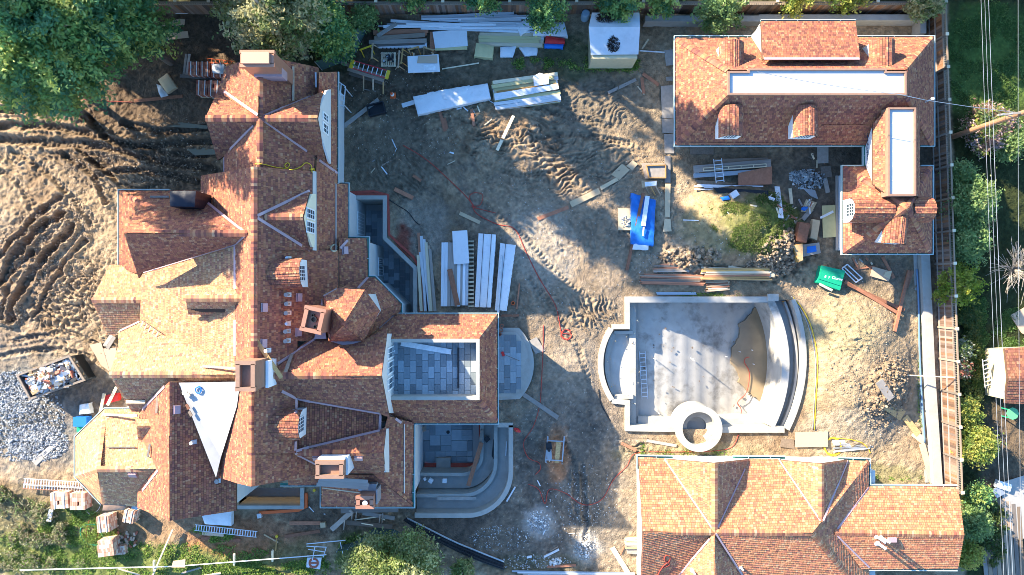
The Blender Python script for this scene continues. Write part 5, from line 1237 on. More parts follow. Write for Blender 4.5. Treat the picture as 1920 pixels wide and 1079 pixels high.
grass('hedge_ivy', 'dark ground cover along the right side of the fence', [(1815, 700, 22, 130), (1800, 620, 14, 40), (1850, 1000, 40, 60)], 3200, .09, [(.05, .09, .02), (.09, .13, .03), (.16, .17, .04)], 206, zr=.5)
grass('grass', 'green grass below the netting by the bottom bush', [(690, 1025, 55, 22), (600, 1060, 40, 18), (560, 1065, 30, 10)], 1500, .07, GR, 207)
grass('weeds', 'sparse weeds along the pool edge and the right wall', [(1330, 553, 60, 3), (1725, 700, 3, 120), (1680, 895, 50, 5), (1300, 850, 70, 6), (1205, 870, 5, 40)], 700, .05, GR, 208)
# ================================================================ MATERIALS AND TOOLS LYING ABOUT THE SITE
R_ = random.Random(42)
def board(label, a, b, w=.25, th=.05, m='woodred', up=.0, cat='board', name='loose_board', group=None, zb=None):
    """one loose board lying between two photo points"""
    pa, pb = Gp(*a), Gp(*b); za = (pa.z if zb is None else zb[0])+up; zb_ = (pb.z if zb is None else zb[1])+up
    pa, pb = P(a[0], a[1], za+.02), P(b[0], b[1], zb_+.02)
    mid = G((pa.x+pb.x)/2, (pa.y+pb.y)/2); 
    if zb is None and up == 0:
        lift = max(0, mid-(pa.z+pb.z)/2+.02); pa.z += lift; pb.z += lift
    mb = MB(); mb.beam(pa, pb, w, th); return single(mb, name, M[m], label, cat, group)
def sheet(label, quad, m='ply', th=.03, up=.02, cat='sheet', name='plywood_sheet', group=None, z=None):
    pts = [Gp(*q) for q in quad]; zz = (max(p.z for p in pts) if z is None else z)+up
    base = [P(q[0], q[1], zz) for q in quad]; mb = MB(); mb.prism(base, [p+Vector((0, 0, th)) for p in base]); return single(mb, name, M[m], label, cat, group)
def stack(name, label, cat, a, b, width, across, layers, th, mats, group=None, z0=None, lj=.25, aj=.01, up=0.0, gap=.01, skip=0.0, part='board'):
    """pile of boards along a->b (photo px); every board is a part"""
    pa, pb = Gp(*a), Gp(*b); z = ((pa.z+pb.z)/2 if z0 is None else z0)+up; H_ = layers*th
    pa, pb = P(a[0], a[1], z+H_*.7), P(b[0], b[1], z+H_*.7); d = (pb-pa).normalized(); n = Vector((-d.y, d.x, 0)); L = (pb-pa).length; bw = width/across; rz = math.atan2(d.y, d.x)
    T = thing(name, label, cat, ((pa.x+pb.x)/2, (pa.y+pb.y)/2, z), group)
    for l in range(layers):
        for k in range(across):
            if l == layers-1 and R_.random() < skip: continue
            c = (pa+pb)/2+n*(-width/2+bw*(k+.5)); le = L*(1-abs(R_.gauss(0, lj))*.5); off = R_.uniform(-.5, .5)*(L-le)
            piece(part, R_.choice(mats), T, (c.x+d.x*off, c.y+d.y*off, z+th*(l+.5)), (le, bw-gap, th-.004), rz+R_.gauss(0, aj))
    return T
def bundle(name, label, cat, quad, h, m='whitewrap', group=None, up=.1, z=None, wr=.05, seed=1, res=16, strap=None):
    """soft wrapped bundle: wrinkled, slightly sagging cover over a box footprint"""
    pts = [Gp(*q) for q in quad]; zz = (sum(p.z for p in pts)/4 if z is None else z); base = [P(q[0], q[1], zz+h) for q in quad]
    T = thing(name, label, cat, ((base[0]+base[2])/2).xy.to_3d()+Vector((0, 0, zz)), group)
    L1 = (base[1]-base[0]).length; L2 = (base[3]-base[0]).length; n1 = max(6, int(L1/.14)); n2 = max(5, int(L2/.14)); vs = []; fs = []
    for i in range(n1+1):
        for j in range(n2+1):
            u, v = i/n1, j/n2; p = base[0]*(1-u)*(1-v)+base[1]*u*(1-v)+base[2]*u*v+base[3]*(1-u)*v
            e = min(u*L1, (1-u)*L1, v*L2, (1-v)*L2); nz = fbm(np.array([p.x*1.6]), np.array([p.y*1.6]), 3, seed)[0]-.5; n2_ = fbm(np.array([p.x*5+p.y*2]), np.array([p.y*1.2]), 2, seed+3)[0]-.5
            vs.append((p.x+n2_*.03, p.y+n2_*.03, zz+h-.07*math.exp(-e*9)+nz*wr*2.2+n2_*wr))
    for i in range(n1):
        for j in range(n2): a = i*(n2+1)+j; fs.append((a, a+n2+1, a+n2+2, a+1))
    mb = MB(); a_ = (base[1]-base[0]).cross(base[3]-base[0]).z
    if a_ < 0: fs = [f[::-1] for f in fs]
    mb.mesh(vs, fs)
    rim = [i*(n2+1) for i in range(n1+1)]+[n1*(n2+1)+j for j in range(1, n2+1)]+[i*(n2+1)+n2 for i in range(n1-1, -1, -1)]+[j for j in range(n2-1, 0, -1)]
    c = sum((Vector(vs[k]) for k in rim), Vector())/len(rim)
    lo = [(vs[k][0]+(vs[k][0]-c.x)*.012+R_.uniform(-.03, .03), vs[k][1]+(vs[k][1]-c.y)*.012+R_.uniform(-.03, .03), zz+R_.uniform(0, .05)) for k in rim]; nr = len(rim)
    side = [(vs[rim[k]], vs[rim[(k+1) % nr]], lo[(k+1) % nr], lo[k]) for k in range(nr)]
    for q in side: mb.face(q if a_ > 0 else q[::-1])
    mb.build('wrapping', M[m], T, smooth=True)
    if strap:
        for t in strap:
            p0 = base[0].lerp(base[1], t); p1 = base[3].lerp(base[2], t); s_ = MB(); s_.tube([p0+Vector((0, 0, .05)), (p0+p1)/2+Vector((0, 0, .07)), p1+Vector((0, 0, .05))], .018, 5); s_.build('strap', M['black'], T)
    return T
def hose(label, pts, r=.025, m='redhose', cat='hose', up=.03, name='hose', roof=False, group=None):
    pts = smoothcurve(pts, 7); q = [(roof_at(x, y, .05)[0] if roof else Gp(x, y, up)) for x, y in pts]
    mb = MB(); mb.tube(q, r, 6); return single(mb, name, M[m], label, cat, group, smooth=True)
def coil(cx, cy, r, turns, seed):
    rr = random.Random(seed); return [(cx+rr.uniform(-1, 1)+(r+rr.uniform(-1.5, 1.5))*math.cos(k*.7), cy+(r+rr.uniform(-1.5, 1.5))*math.sin(k*.7)) for k in range(int(turns*9))]
def pallet(T, c, w, d, z, rz=0.0):
    R = Matrix.Rotation(rz, 3, 'Z')
    for k in range(7): o = R @ Vector((-w/2+w*(k+.5)/7, 0, 0)); piece('slat', 'woodpale', T, (c[0]+o.x, c[1]+o.y, z+.125), (w/7*.72, d, .025), rz)
    for k in range(3): o = R @ Vector((0, -d/2+d*(.05+.45*k), 0)); piece('bearer', 'woodpale', T, (c[0]+o.x, c[1]+o.y, z+.055), (w, .08, .11), rz)
def brick_pallet(label, quad, h, seed, group='brick pallets', wrap=True, courses=7, nx_=8, ny_=4, tilt=0):
    pts = [Gp(*q) for q in quad]; z = sum(p.z for p in pts)/4; base = [P(q[0], q[1], z+h) for q in quad]; c = sum(base, Vector())/4
    T = thing('brick_pallet', label, 'brick pallet', (c.x, c.y, z), group); rr = random.Random(seed)
    u = (base[1]-base[0]); v = (base[3]-base[0]); rz = math.atan2(u.y, u.x); pallet(T, (c.x, c.y), u.length, v.length, z, rz)
    R = Matrix.Rotation(rz, 3, 'Z'); mb = MB(); w, d = u.length/nx_, v.length/ny_; hh = (h-.15)/courses
    for l in range(courses):
        for i in range(nx_):
            for j in range(ny_):
                if 0 < l < courses-1 and 0 < i < nx_-1 and 0 < j < ny_-1: continue
                if l == courses-1 and rr.random() < .03: continue
                k = rr.random(); col = ([(.42, .14, .08), (.34, .10, .07), (.50, .22, .14), (.30, .13, .10)] if seed < 10 else [(.55, .42, .32), (.48, .28, .20), (.60, .50, .40), (.45, .22, .15)])[int(k*4)]
                o = R @ Vector((-u.length/2+w*(i+.5), -v.length/2+d*(j+.5), 0)); mb.box((c.x+o.x, c.y+o.y, z+.15+hh*(l+.5)), (w-.012, d-.012, hh-.008), rz, col=col)
    mb.build('bricks', M['brick'], T, kind='stuff')
    if wrap:
        s_ = MB()
        for sg in (-1, 1): o = R @ Vector((sg*u.length*.27, 0, 0)); s_.box((c.x+o.x, c.y+o.y, z+h/2+.1), (.05, v.length+.03, h-.14), rz)
        s_.build('strap', M['whitewrap'], T)
    return T
def rocks(name, label, pxs, size, pal, seed, cat='gravel', kind='stuff', n=1000, lift=0.0, top=True):
    rng = np.random.default_rng(seed); t = (1+5**.5)/2
    iv = np.array([(-1, t, 0), (1, t, 0), (-1, -t, 0), (1, -t, 0), (0, -1, t), (0, 1, t), (0, -1, -t), (0, 1, -t), (t, 0, -1), (t, 0, 1), (-t, 0, -1), (-t, 0, 1)], float); iv /= np.linalg.norm(iv[0])
    it = np.array([(0, 11, 5), (0, 5, 1), (0, 1, 7), (0, 7, 10), (0, 10, 11), (1, 5, 9), (5, 11, 4), (11, 10, 2), (10, 7, 6), (7, 1, 8), (3, 9, 4), (3, 4, 2), (3, 2, 6), (3, 6, 8), (3, 8, 9), (4, 9, 5), (2, 4, 11), (6, 2, 10), (8, 6, 7), (9, 8, 1)])
    P_ = []
    for k in range(n):
        cx, cy, rx, ry, hh = pxs[rng.integers(len(pxs))]; a = rng.random()*6.283; q = math.sqrt(rng.random()); px, py = cx+rx*q*math.cos(a), cy+ry*q*math.sin(a)
        x, y = (px-960)*K, (539.5-py)*K; P_.append((x, y, float(G(x, y))+hh*max(0, 1-q*q)*rng.random()**.5))
    P_ = np.array(P_); s = size*(.45+1.1*rng.random(n)**2)
    A = rng.normal(size=(n, 3, 3)); Q, _ = np.linalg.qr(A); sc = np.stack([s*(.7+.6*rng.random(n)), s*(.6+.5*rng.random(n)), s*(.5+.4*rng.random(n))], -1)
    vj = iv[None]*(0.75+.5*rng.random((n, 12, 1))); V = np.einsum('nij,nkj->nki', Q, vj*sc[:, None, :])+P_[:, None, :]
    tri = V[:, it, :].reshape(-1, 3, 3); pal = np.array(pal); col = np.repeat(pal[rng.integers(0, len(pal), n)]*(.7+.6*rng.random((n, 1))), 20, 0)
    o = fast_quads(name, tri, col, M['rock'], per=3); o['label'] = label; o['category'] = cat; o['kind'] = kind; return o
GREY = [(.30, .31, .31), (.24, .25, .26), (.38, .38, .37), (.20, .21, .22)]; CLOD = [(.27, .20, .13), (.22, .16, .11), (.33, .25, .17), (.18, .13, .09)]
PALEG = [(.36, .36, .36), (.29, .30, .31), (.43, .43, .42), (.24, .245, .25)]
rocks('gravel', 'grey crushed gravel spread below the full skip', [(40, 790, 85, 75, .12), (25, 740, 50, 45, .1), (70, 830, 60, 35, .1)], .07, PALEG+GREY, 301, n=5200)
rocks('soil_clods', 'dark lumpy soil clods on the heap beside the weedy mound', [(1452, 478, 46, 36, .35), (1440, 500, 50, 18, .1), (1290, 482, 55, 18, .12), (1470, 460, 20, 30, .2)], .10, CLOD, 302, 'soil', n=1500)
rocks('soil_clods', 'broken soil clods on the slope right of the pool', [(1655, 725, 48, 60, .2), (1640, 770, 40, 34, .15), (1660, 690, 40, 30, .12), (1600, 700, 60, 60, .02)], .07, CLOD, 303, 'soil', n=650)
rocks('soil_clods', 'soil crumbs scattered along the ruts at the left', [(60, 460, 60, 60, .03), (130, 540, 70, 60, .03), (120, 420, 60, 50, .03), (250, 310, 130, 50, .03), (20, 590, 30, 30, .03)], .07, CLOD, 304, 'soil', n=4200)
rocks('gravel', 'pale gravel and rubble in the yard below the terrace', [(1060, 960, 70, 60, .01), (1095, 1028, 18, 22, .2), (1010, 985, 20, 16, .03), (1000, 1055, 70, 14, .02), (940, 1010, 60, 25, .02), (1110, 940, 50, 70, .01)], .045, PALEG, 305, n=1500)
rocks('gravel', 'scattered small stones on the central yard soil', [(1080, 330, 150, 90, .01), (1100, 560, 90, 100, .01), (1000, 470, 80, 80, .01), (1260, 500, 80, 30, .02)], .03, PALEG+CLOD, 306, n=1500)
rocks('stones', 'small stones and crumbs scattered over the whole site soil', [(1080, 320, 190, 130, .01), (130, 420, 130, 230, .01), (1060, 600, 150, 330, .01), (1620, 690, 100, 180, .01), (760, 220, 130, 90, .01), (1300, 430, 120, 90, .01), (300, 280, 120, 70, .01)], .035, CLOD+[(.36, .32, .27), (.42, .38, .32)], 311, n=6500)
rocks('rock_pile', 'heap of blue-grey crushed rock left of the pavilion', [(1515, 337, 34, 19, .35), (1500, 332, 22, 12, .35)], .085, [(.34, .37, .38), (.25, .28, .29), (.42, .44, .44), (.18, .20, .21)], 307, 'rock pile', n=520)
rocks('gravel_pile', 'small grey gravel heap on a board beside the blue tarp', [(1172, 418, 13, 14, .3)], .06, PALEG, 308, 'gravel pile', n=220)
# ---- upper strip: trim boards, planks, sheets
T = thing('trim_board_pile', 'long loose pile of white trim boards along the upper fence', 'board pile', Gp(880, 42))
for k in range(40):
    y = R_.uniform(31, 54); x0 = R_.uniform(708, 860) if k % 3 else R_.uniform(860, 930); L = R_.uniform(110, 250); a = R_.gauss(0, .03)
    if y < 38: x0 = max(x0, 790)
    x1 = min(x0+L, 1050); z = .1+.018*k*.6; pa, pb = P(x0, y, z), P(x1, y+(x1-x0)*a, z); piece_beam('board', 'pvc', T, pa, pb, R_.choice([.10, .14, .2]), .03)
T = thing('plank_stack', 'stack of dark weathered planks on a white pallet left of the white sheet', 'plank stack', Gp(750, 75))
for a, b, z, m in [((700, 62), (803, 58), .34, 'woodred'), ((702, 73), (797, 66), .40, 'woodold'), ((692, 80), (800, 77), .38, 'woodold'), ((703, 67), (800, 63), .30, 'woodred'), ((706, 84), (796, 80), .28, 'woodold')]: piece_beam('plank', m, T, P(*a, z), P(*b, z), .30, .06)
for k in range(12): p = P(714+k*7.4, 87, .1); piece('block', 'pvc', T, (p.x, p.y, .16), (.17, .32, .14))
piece('pallet_deck', 'pvc', T, P(755, 85, .24), (3.4, .35, .03)); 
board('short weathered plank lying askew on top of the dark planks', (708, 68), (744, 45), .26, .05, 'woodold', zb=(.46, .46))
T = thing('sheet_stack', 'stack of sheets topped by one clean white sheet behind the sawhorse table', 'sheet stack', Gp(842, 74)); z = .3
for q, m, z in (([(806, 60), (868, 57), (872, 92), (806, 93)], 'woodred', .26), ([(812, 60), (876, 58), (876, 93), (816, 95)], 'yellowply', .32), ([(811, 60), (875, 55), (877, 86), (816, 91)], 'whitesheet', .38)):
    mb = MB(); b_ = [P(x, y, z) for x, y in q]; mb.prism([p-Vector((0, 0, .06 if m != 'woodred' else .26)) for p in b_], b_); mb.build('sheet', M[m], T)
stack('lumber_stack', 'low stack of white and yellowish boards under the small tree by the shed', 'lumber stack', (897, 74), (1020, 76), .95, 4, 3, .11, ['woodpale', 'pvc', 'yellowply'], lj=.1)
bundle('wrapped_bundle', 'yellow-topped square bundle of boards left of the white scraps', 'bundle', [(893, 80), (926, 86), (923, 109), (889, 105)], .5, 'yellowply', wr=.02, seed=2)
bundle('wrapped_bundle', 'small white torn bundle beside the yellow-topped one', 'bundle', [(938, 88), (968, 86), (962, 106), (938, 106)], .35, 'whitewrap', wr=.07, seed=3)
bundle('wrapped_bundle', 'little white wrapped scraps below the red tarp', 'bundle', [(973, 88), (1008, 88), (1007, 103), (985, 105)], .25, 'whitewrap', wr=.08, seed=4)
bundle('tarp_bundle', 'bright red tarp bundle beside the small tree', 'tarp', [(1024, 67), (1060, 72), (1059, 81), (1022, 80)], .45, 'redtarp', wr=.06, seed=5)
bundle('tarp_bundle', 'blue-grey folded tarp just below the red one', 'tarp', [(1021, 81), (1057, 82), (1056, 90), (1021, 89)], .3, 'bluep', wr=.05, seed=6)
bundle('wrapped_bundle', 'white wrapped board ends under the hanging tree, nearest the trim pile', 'bundle', [(966, 47), (985, 36), (996, 52), (976, 66)], .5, 'whitewrap', wr=.09, seed=7)
bundle('wrapped_bundle', 'large white wrapped sheets under the hanging tree', 'bundle', [(1003, 46), (1048, 44), (1050, 67), (1000, 65)], .55, 'whitewrap', wr=.06, seed=8)
bundle('wrapped_bundle', 'narrow white wrapped sheets leaning right of the large white bundle', 'bundle', [(1050, 42), (1058, 42), (1065, 68), (1046, 67)], .5, 'whitewrap', wr=.04, seed=9)
def sawhorse(label, c, rz, m, s=1.0, L=1.0, name='sawhorse'):
    p = Gp(*c); T = thing(name, label, 'sawhorse', p); d = Vector((math.cos(rz), math.sin(rz), 0)); n = Vector((-d.y, d.x, 0))
    piece_beam('top_bar', m, T, p-d*L/2+Vector((0, 0, .7*s)), p+d*L/2+Vector((0, 0, .7*s)), .09, .09)
    for e in (-1, 1):
        for g_ in (-1, 1): piece_beam('leg', m, T, p+d*(e*L*.42)+n*(g_*.32*s), p+d*(e*L*.4)+n*(g_*.03)+Vector((0, 0, .72*s)), .06, .04)
    return T
sawhorse('yellow sawhorse beside the plank stack', (690, 97), .35, 'yellow', L=.9); sawhorse('brown timber sawhorse standing upright next to the yellow one', (702, 103), 1.5, 'wood', L=1.1)
T = thing('pallet', 'pallet loaded with scrap and white packets left of the sawhorse table', 'pallet', Gp(729, 113)); p = Gp(729, 113); pallet(T, (p.x, p.y), 1.05, 1.0, p.z)
for k in range(16): piece('scrap', R_.choice(['whitewrap', 'pvc', 'sand', 'black']), T, (p.x+R_.uniform(-.35, .35), p.y+R_.uniform(-.38, .38), p.z+.2+R_.random()*.12), (R_.uniform(.1, .35), R_.uniform(.06, .2), .06), R_.random()*3)
T = thing('work_table', 'white panel work table carried on wooden sawhorses', 'table', Gp(795, 120))
for q, m, z in (([(764, 106), (822, 102), (825, 135), (765, 137)], 'whitesheet', .85),): mb = MB(); b_ = [P(x, y, z) for x, y in q]; mb.prism([p-Vector((0, 0, .05)) for p in b_], b_); mb.build('table_top', M[m], T)
for x in (776, 812):
    for y in (106, 134): p = P(x, y, 0); piece('leg', 'wood', T, (p.x, p.y, .4), (.08, .08, .8))
    piece_beam('bearer', 'wood', T, P(x, 100, .76), P(x, 138, .76), .09, .08)
sheet('offcut plywood panel lying on the white work table', [(784, 106), (820, 104), (820, 119), (782, 119)], 'sand', .02, .0, z=.87); sheet('small dark-framed board lying low on the white work table', [(794, 122), (818, 121), (818, 132), (795, 133)], 'pvc', .03, 0, z=.87)
for k, (x, y) in enumerate([(751, 118), (757, 112), (778, 98), (806, 99)]): sawhorse(['tall folded timber sawhorse left of the work table', 'second folded timber sawhorse touching the work table', 'timber sawhorse behind the work table, left one', 'timber sawhorse behind the work table, right one'][k], (x, y), [1.5, 1.45, .3, -.3][k], 'wood', L=[1.2, 1.1, .8, .8][k])
T = thing('step_ladder', 'bright red fibreglass step ladder lying on the timber rack', 'ladder', P(694, 132, 1.0)); ladder(T, P(660, 121, 1.0), P(728, 141, 1.0), .52, 8, 'fibreglass', .09)
for a in ((660, 121), (727, 141)): p = P(*a, 1.02); piece('end_cap', 'yellow', T, (p.x, p.y, 1.08), (.22, .6, .1), -.28)
T = thing('timber_rack', 'rough timber rack under the red ladder', 'rack', Gp(690, 150))
for a, b, z in (((640, 118), (722, 146), .85), ((652, 130), (720, 152), .8), ((655, 138), (722, 158), .4)): piece_beam('rail', 'woodold', T, P(*a, z), P(*b, z), .22, .06)
for x, y in ((682, 150), (700, 152), (719, 156)): piece_beam('post', 'wood', T, P(x, y+20, 0), P(x, y-8, .82), .08, .08)
piece_beam('brace', 'woodold', T, P(682, 168, .1), P(705, 172, .1), .06, .05)
T = thing('traffic_cone', 'orange and white traffic cone standing on the dark soil', 'traffic cone', Gp(737, 180)); p = Gp(737, 180)
mb = MB(); mb.box((p.x, p.y, p.z+.03), (.42, .42, .05)); mb.build('cone_base', M['orange'], T); mb = MB(); mb.cyl((p.x, p.y, p.z+.05), .19, .13, .25, 16); mb.cyl((p.x, p.y, p.z+.5), .08, .03, .22, 16); mb.build('cone_body', M['orange'], T); mb = MB(); mb.cyl((p.x, p.y, p.z+.3), .135, .08, .2, 16); mb.build('white_band', M['whitepaint'], T)
T = thing('crate', 'black open crate on the soil below the traffic cone', 'crate', Gp(707, 207)); p = Gp(707, 207); R = Matrix.Rotation(.25, 3, 'Z')
for d, s_ in (((0, .38), (1.2, .06)), ((0, -.38), (1.2, .06)), ((.58, 0), (.06, .72)), ((-.58, 0), (.06, .72))): o = R @ Vector((*d, 0)); piece('side', 'black', T, (p.x+o.x, p.y+o.y, p.z+.22), (*s_, .44), .25)
piece('bottom', 'black', T, (p.x, p.y, p.z+.06), (1.15, .72, .04), .25)
board('long grey plank lying from the north wing wall toward the black crate', (640, 241), (710, 187), .28, .06, 'woodgrey')
bundle('wrapped_lumber', 'long white plastic-wrapped lumber bundle in the shade, left of the open stack', 'lumber bundle', [(774, 181), (914, 156), (920, 184), (783, 215)], .55, 'whitewrap', wr=.05, seed=11)
bundle('tarp_bundle', 'crumpled grey-white cover thrown over the top of the long wrapped bundle', 'tarp', [(800, 174), (880, 160), (872, 178), (806, 193)], .12, 'whitewrap', wr=.12, seed=17, z=.55)
board('pair of white boards sticking out of the long wrapped bundle', (754, 199), (780, 191), .3, .06, 'pvc', up=.25)
stack('lumber_stack', 'broad stack of yellow lumber with white wrapping remnants beside the wrapped bundle', 'lumber stack', (924, 180), (1049, 163), 2.0, 8, 4, .13, ['woodpale', 'wood', 'yellowply', 'pvc'], lj=.12, skip=.2)
sheet('small white board resting on the broad lumber stack', [(1000, 143), (1012, 137), (1028, 142), (1029, 158), (1001, 162)], 'whitesheet', .02, 0, z=.62); sheet('long torn white wrapping sheet on the broad lumber stack', [(926, 176), (1046, 157), (1048, 167), (928, 189)], 'whitewrap', .015, 0, z=.56)
for a, b, l in (((824, 208), (835, 247), 'brown board lying upright in picture below the wrapped bundle, long one'), ((833, 222), (838, 243), 'short brown board touching the long one below the wrapped bundle'), ((884, 205), (889, 237), 'reddish stake lying below the right end of the wrapped bundle'), ((963, 218), (932, 283), 'pale board half sunk in the sunlit track marks'), ((1205, 139), (1235, 160), 'reddish plank in the shade below the shed corner'), ((1203, 146), (1207, 176), 'dark short plank crossing below the shed'), ((1192, 150), (1140, 175), 'grey plank pressed into the shaded mud below the shed'), ((829, 130), (898, 119), 'thin pale batten on the ground right of the work table'), ((1195, 162), (1208, 178), 'thin stick beside the plywood path')):
    board(l, a, b, .22 if 'batten' not in l and 'stick' not in l else .08, .04, 'woodpale' if 'pale' in l or 'stick' in l else ('woodgrey' if 'grey' in l else 'woodred'))
# ---- shed
SHED = thing('garden_shed', 'small garden shed with pale felt gable roof and leaf litter on top', 'shed', Gp(1152, 75)); sf = lambda x, y, z: P(x, y, z)
for q in ([(1104, 51, 3.0), (1200, 51, 3.0), (1197, 102, 2.3), (1108, 103, 2.3)], [(1104, 51, 3.0), (1200, 51, 3.0), (1199, 24, 2.3), (1110, 24, 2.3)]):
    b_ = [P(*v) for v in q]
    if (b_[1]-b_[0]).cross(b_[2]-b_[1]).z < 0: b_ = b_[::-1]
    mb = MB(); mb.prism([p-Vector((0, 0, .06)) for p in b_], b_); mb.build('roof', M['shedroof'], SHED)
mb = MB(); q = [P(1110, 101, 2.2), P(1195, 101, 2.2), P(1195, 26, 2.2), P(1110, 26, 2.2)]; mb.slab([(p.x, p.y-.32 if k < 2 else p.y) for k, p in enumerate(q)], 0, 2.18); mb.build('wall', M['shedwall'], SHED)
mb = MB(); p = P(1138, 105, 2.0); mb.box((p.x, p.y-.12, 2.0), (.85, .03, .16)); mb.build('name_strip', M['whitepaint'], SHED)
rng = np.random.default_rng(9)
for nm, cx, cy, rx, ry, n in (('leaf_litter', 1150, 83, 11, 15, 240), ('leaf_litter', 1137, 33, 20, 9, 260)):
    pts = []
    for k in range(n):
        a = rng.random()*6.28; q = math.sqrt(rng.random()); x, y = cx+rx*q*math.cos(a), cy+ry*q*math.sin(a); pts.append(P(x, y, (3.0-.7*abs(y-51)/51)+.03))
    V, c = leaf_cloud(np.array(pts), np.full(n, .08), 3, .05, [(.03, .02, .016), (.05, .03, .02)], rng, flat_=.2); fast_quads(nm, V, c, M['leaf'], SHED)['kind'] = 'stuff'
mb = MB(); p = P(1180, 101, .5); mb.cyl((p.x, p.y-.2, 0), .16, .16, .5, 14); single(mb, 'paint_bucket', M['whitepaint'], 'white bucket standing against the shed front', 'bucket')
mb = MB(); p = Gp(1096, 35); mb.tube([p, p+Vector((0, 0, .1)), p+Vector((0, 0, .5)), p+Vector((0, 0, .9)), p+Vector((0, 0, .95))], .3, 20, radii=[.27, .29, .31, .28, .24]); single(mb, 'barrel', mat('pale_blue_drum', (.30, .42, .52), .5), 'pale blue barrel between the fence and the shed', 'barrel')
board('white conduit pipe lying from the shed to the plywood sheet', (1199, 96), (1246, 99), .07, .07, 'pvc', name='conduit', cat='pipe')
board('short pale board leaning toward the shed corner', (1204, 92), (1216, 74), .12, .05, 'woodpale')
for q, l in (([(1245, 95), (1261, 93), (1263, 122), (1249, 124)], 'grey plywood sheet left of the guest house gutter'), ([(1249, 145), (1261, 144), (1262, 152), (1249, 152)], 'little plywood square along the guest house wall'), ([(1239, 162), (1264, 160), (1264, 222), (1241, 222)], 'large muddy plywood sheet along the guest house wall'), ([(1241, 223), (1262, 223), (1262, 250), (1242, 250)], 'second muddy plywood sheet below the large one'), ([(1245, 252), (1264, 252), (1264, 288), (1246, 288)], 'third muddy plywood sheet at the guest house corner')): sheet(l, q, 'woodgrey', .03)
# ---- north-west corner
brick_pallet('wrapped brick pallet nearest the standing boards by the north wing', [(353, 141), (373, 141), (373, 116), (354, 116)], .8, 1); brick_pallet('wrapped brick pallet in the middle of the upper row by the north wing', [(375, 143), (393, 143), (393, 116), (375, 116)], .8, 2)
brick_pallet('wrapped brick pallet half under the north wing eave, upper row', [(396, 145), (418, 145), (418, 118), (396, 118)], .8, 3); brick_pallet('left brick pallet in the lower row by the north wing', [(368, 178), (389, 179), (387, 151), (369, 151)], .8, 4); brick_pallet('right brick pallet in the lower row by the north wing', [(391, 180), (413, 181), (410, 151), (391, 151)], .8, 5)
bundle('wrapped_bundle', 'torn white plastic sheeting thrown over the bricks by the north wing', 'plastic sheeting', [(396, 120), (418, 120), (416, 138), (398, 136)], .95, 'whitewrap', wr=.15, seed=21)
board('long dark plank lying between the two rows of brick pallets', (338, 143), (420, 149), .22, .06, 'woodold', up=.2); 
for k, (x0, x1) in enumerate(((345, 350), (350, 356))): board(['weathered board standing beside the brick pallets, left one', 'weathered board standing beside the brick pallets, right one'][k], (x0, 141), (x1, 102), .16, .06, 'woodgrey', up=.1)
T = thing('guard_frame', 'orange tubular guard frame lying behind the brick pallets', 'frame', Gp(408, 115))
for a, b in (((388, 110), (440, 116)), ((389, 117), (438, 121))): q = MB(); q.beam(P(*a, .7), P(*b, .7), .05, .05); q.build('rail', M['orange'], T)
for k in range(7): a, b = (390+k*7.5, 110+k*.8), (390+k*7.3, 118+k*.5); q = MB(); q.beam(P(*a, .7), P(*b, .7), .035, .035); q.build('bar', M['orange'], T)
sheet('long cardboard sheet with a dark end at the edge of the big tree', [(297, 47), (336, 36), (347, 37), (346, 47), (304, 51)], 'sand', .03, .1); sheet('printed cardboard sheet below the long one by the big tree', [(306, 62), (352, 59), (354, 71), (313, 76)], 'sand', .03, .05)
bundle('sheet_stack', 'pale plywood stack with crumpled white plastic near the brick pallets', 'sheet stack', [(295, 150), (312, 137), (330, 163), (312, 175)], .35, 'ply', wr=.02, seed=23); bundle('wrapped_bundle', 'crumpled white plastic beside the pale plywood stack', 'plastic sheeting', [(292, 157), (300, 160), (313, 178), (300, 182)], .25, 'whitewrap', wr=.14, seed=24)
board('long dull red plank in the shaded mud at the upper left', (252, 190), (343, 181), .22, .05, 'woodred'); board('white pipe lying along the foot of the upper fence', (330, 25), (400, 25), .1, .1, 'pvc', name='pipe', cat='pipe')
hose('thin red cord trailing across the mud under the big tree', [(95, 180), (150, 186), (200, 190), (250, 192)], .02); hose('white hose half hidden under the left evergreen', [(0, 135), (30, 133), (60, 138), (85, 136), (110, 137)], .05, 'pvc')
sheet('muddy water lying in the rut beside the north wing, upper puddle', [(305, 232), (340, 230), (390, 236), (389, 242), (350, 240), (315, 238)], 'muddy', .01, .0, 'puddle', 'rut_puddle'); sheet('muddy water lying in the rut beside the north wing, lower puddle', [(350, 280), (380, 277), (405, 282), (404, 290), (365, 292)], 'muddy', .01, .0, 'puddle', 'rut_puddle')
# curved windscreen netting
def netting(label, pts, h):
    T = thing('windscreen_netting', label, 'netting', Gp(*pts[0])); q = [Gp(*p) for p in smoothcurve(pts, 5)]; mb = MB()
    for a, b in zip(q[:-1], q[1:]): mb.face([a, b, b+Vector((0, 0, h)), a+Vector((0, 0, h))]); 
    o = mb.build('mesh_cloth', M['greennet'], T); md = o.modifiers.new('s', 'SOLIDIFY'); md.thickness = .02
    for k in range(0, len(q), 5): s_ = MB(); s_.cyl(q[k]-Vector((0, 0, .2)), .03, .03, h+.3, 6); s_.build('post', M['steel'], T)
    return T
netting('dark green windscreen netting curving round the foot of the conifer', [(604, 132), (630, 122), (655, 112), (668, 98), (676, 80), (686, 62)], 1.7); netting('sagging green windscreen netting above the bottom bush', [(640, 1022), (660, 1018), (690, 1002), (705, 990), (740, 994), (765, 1012)], 1.2)
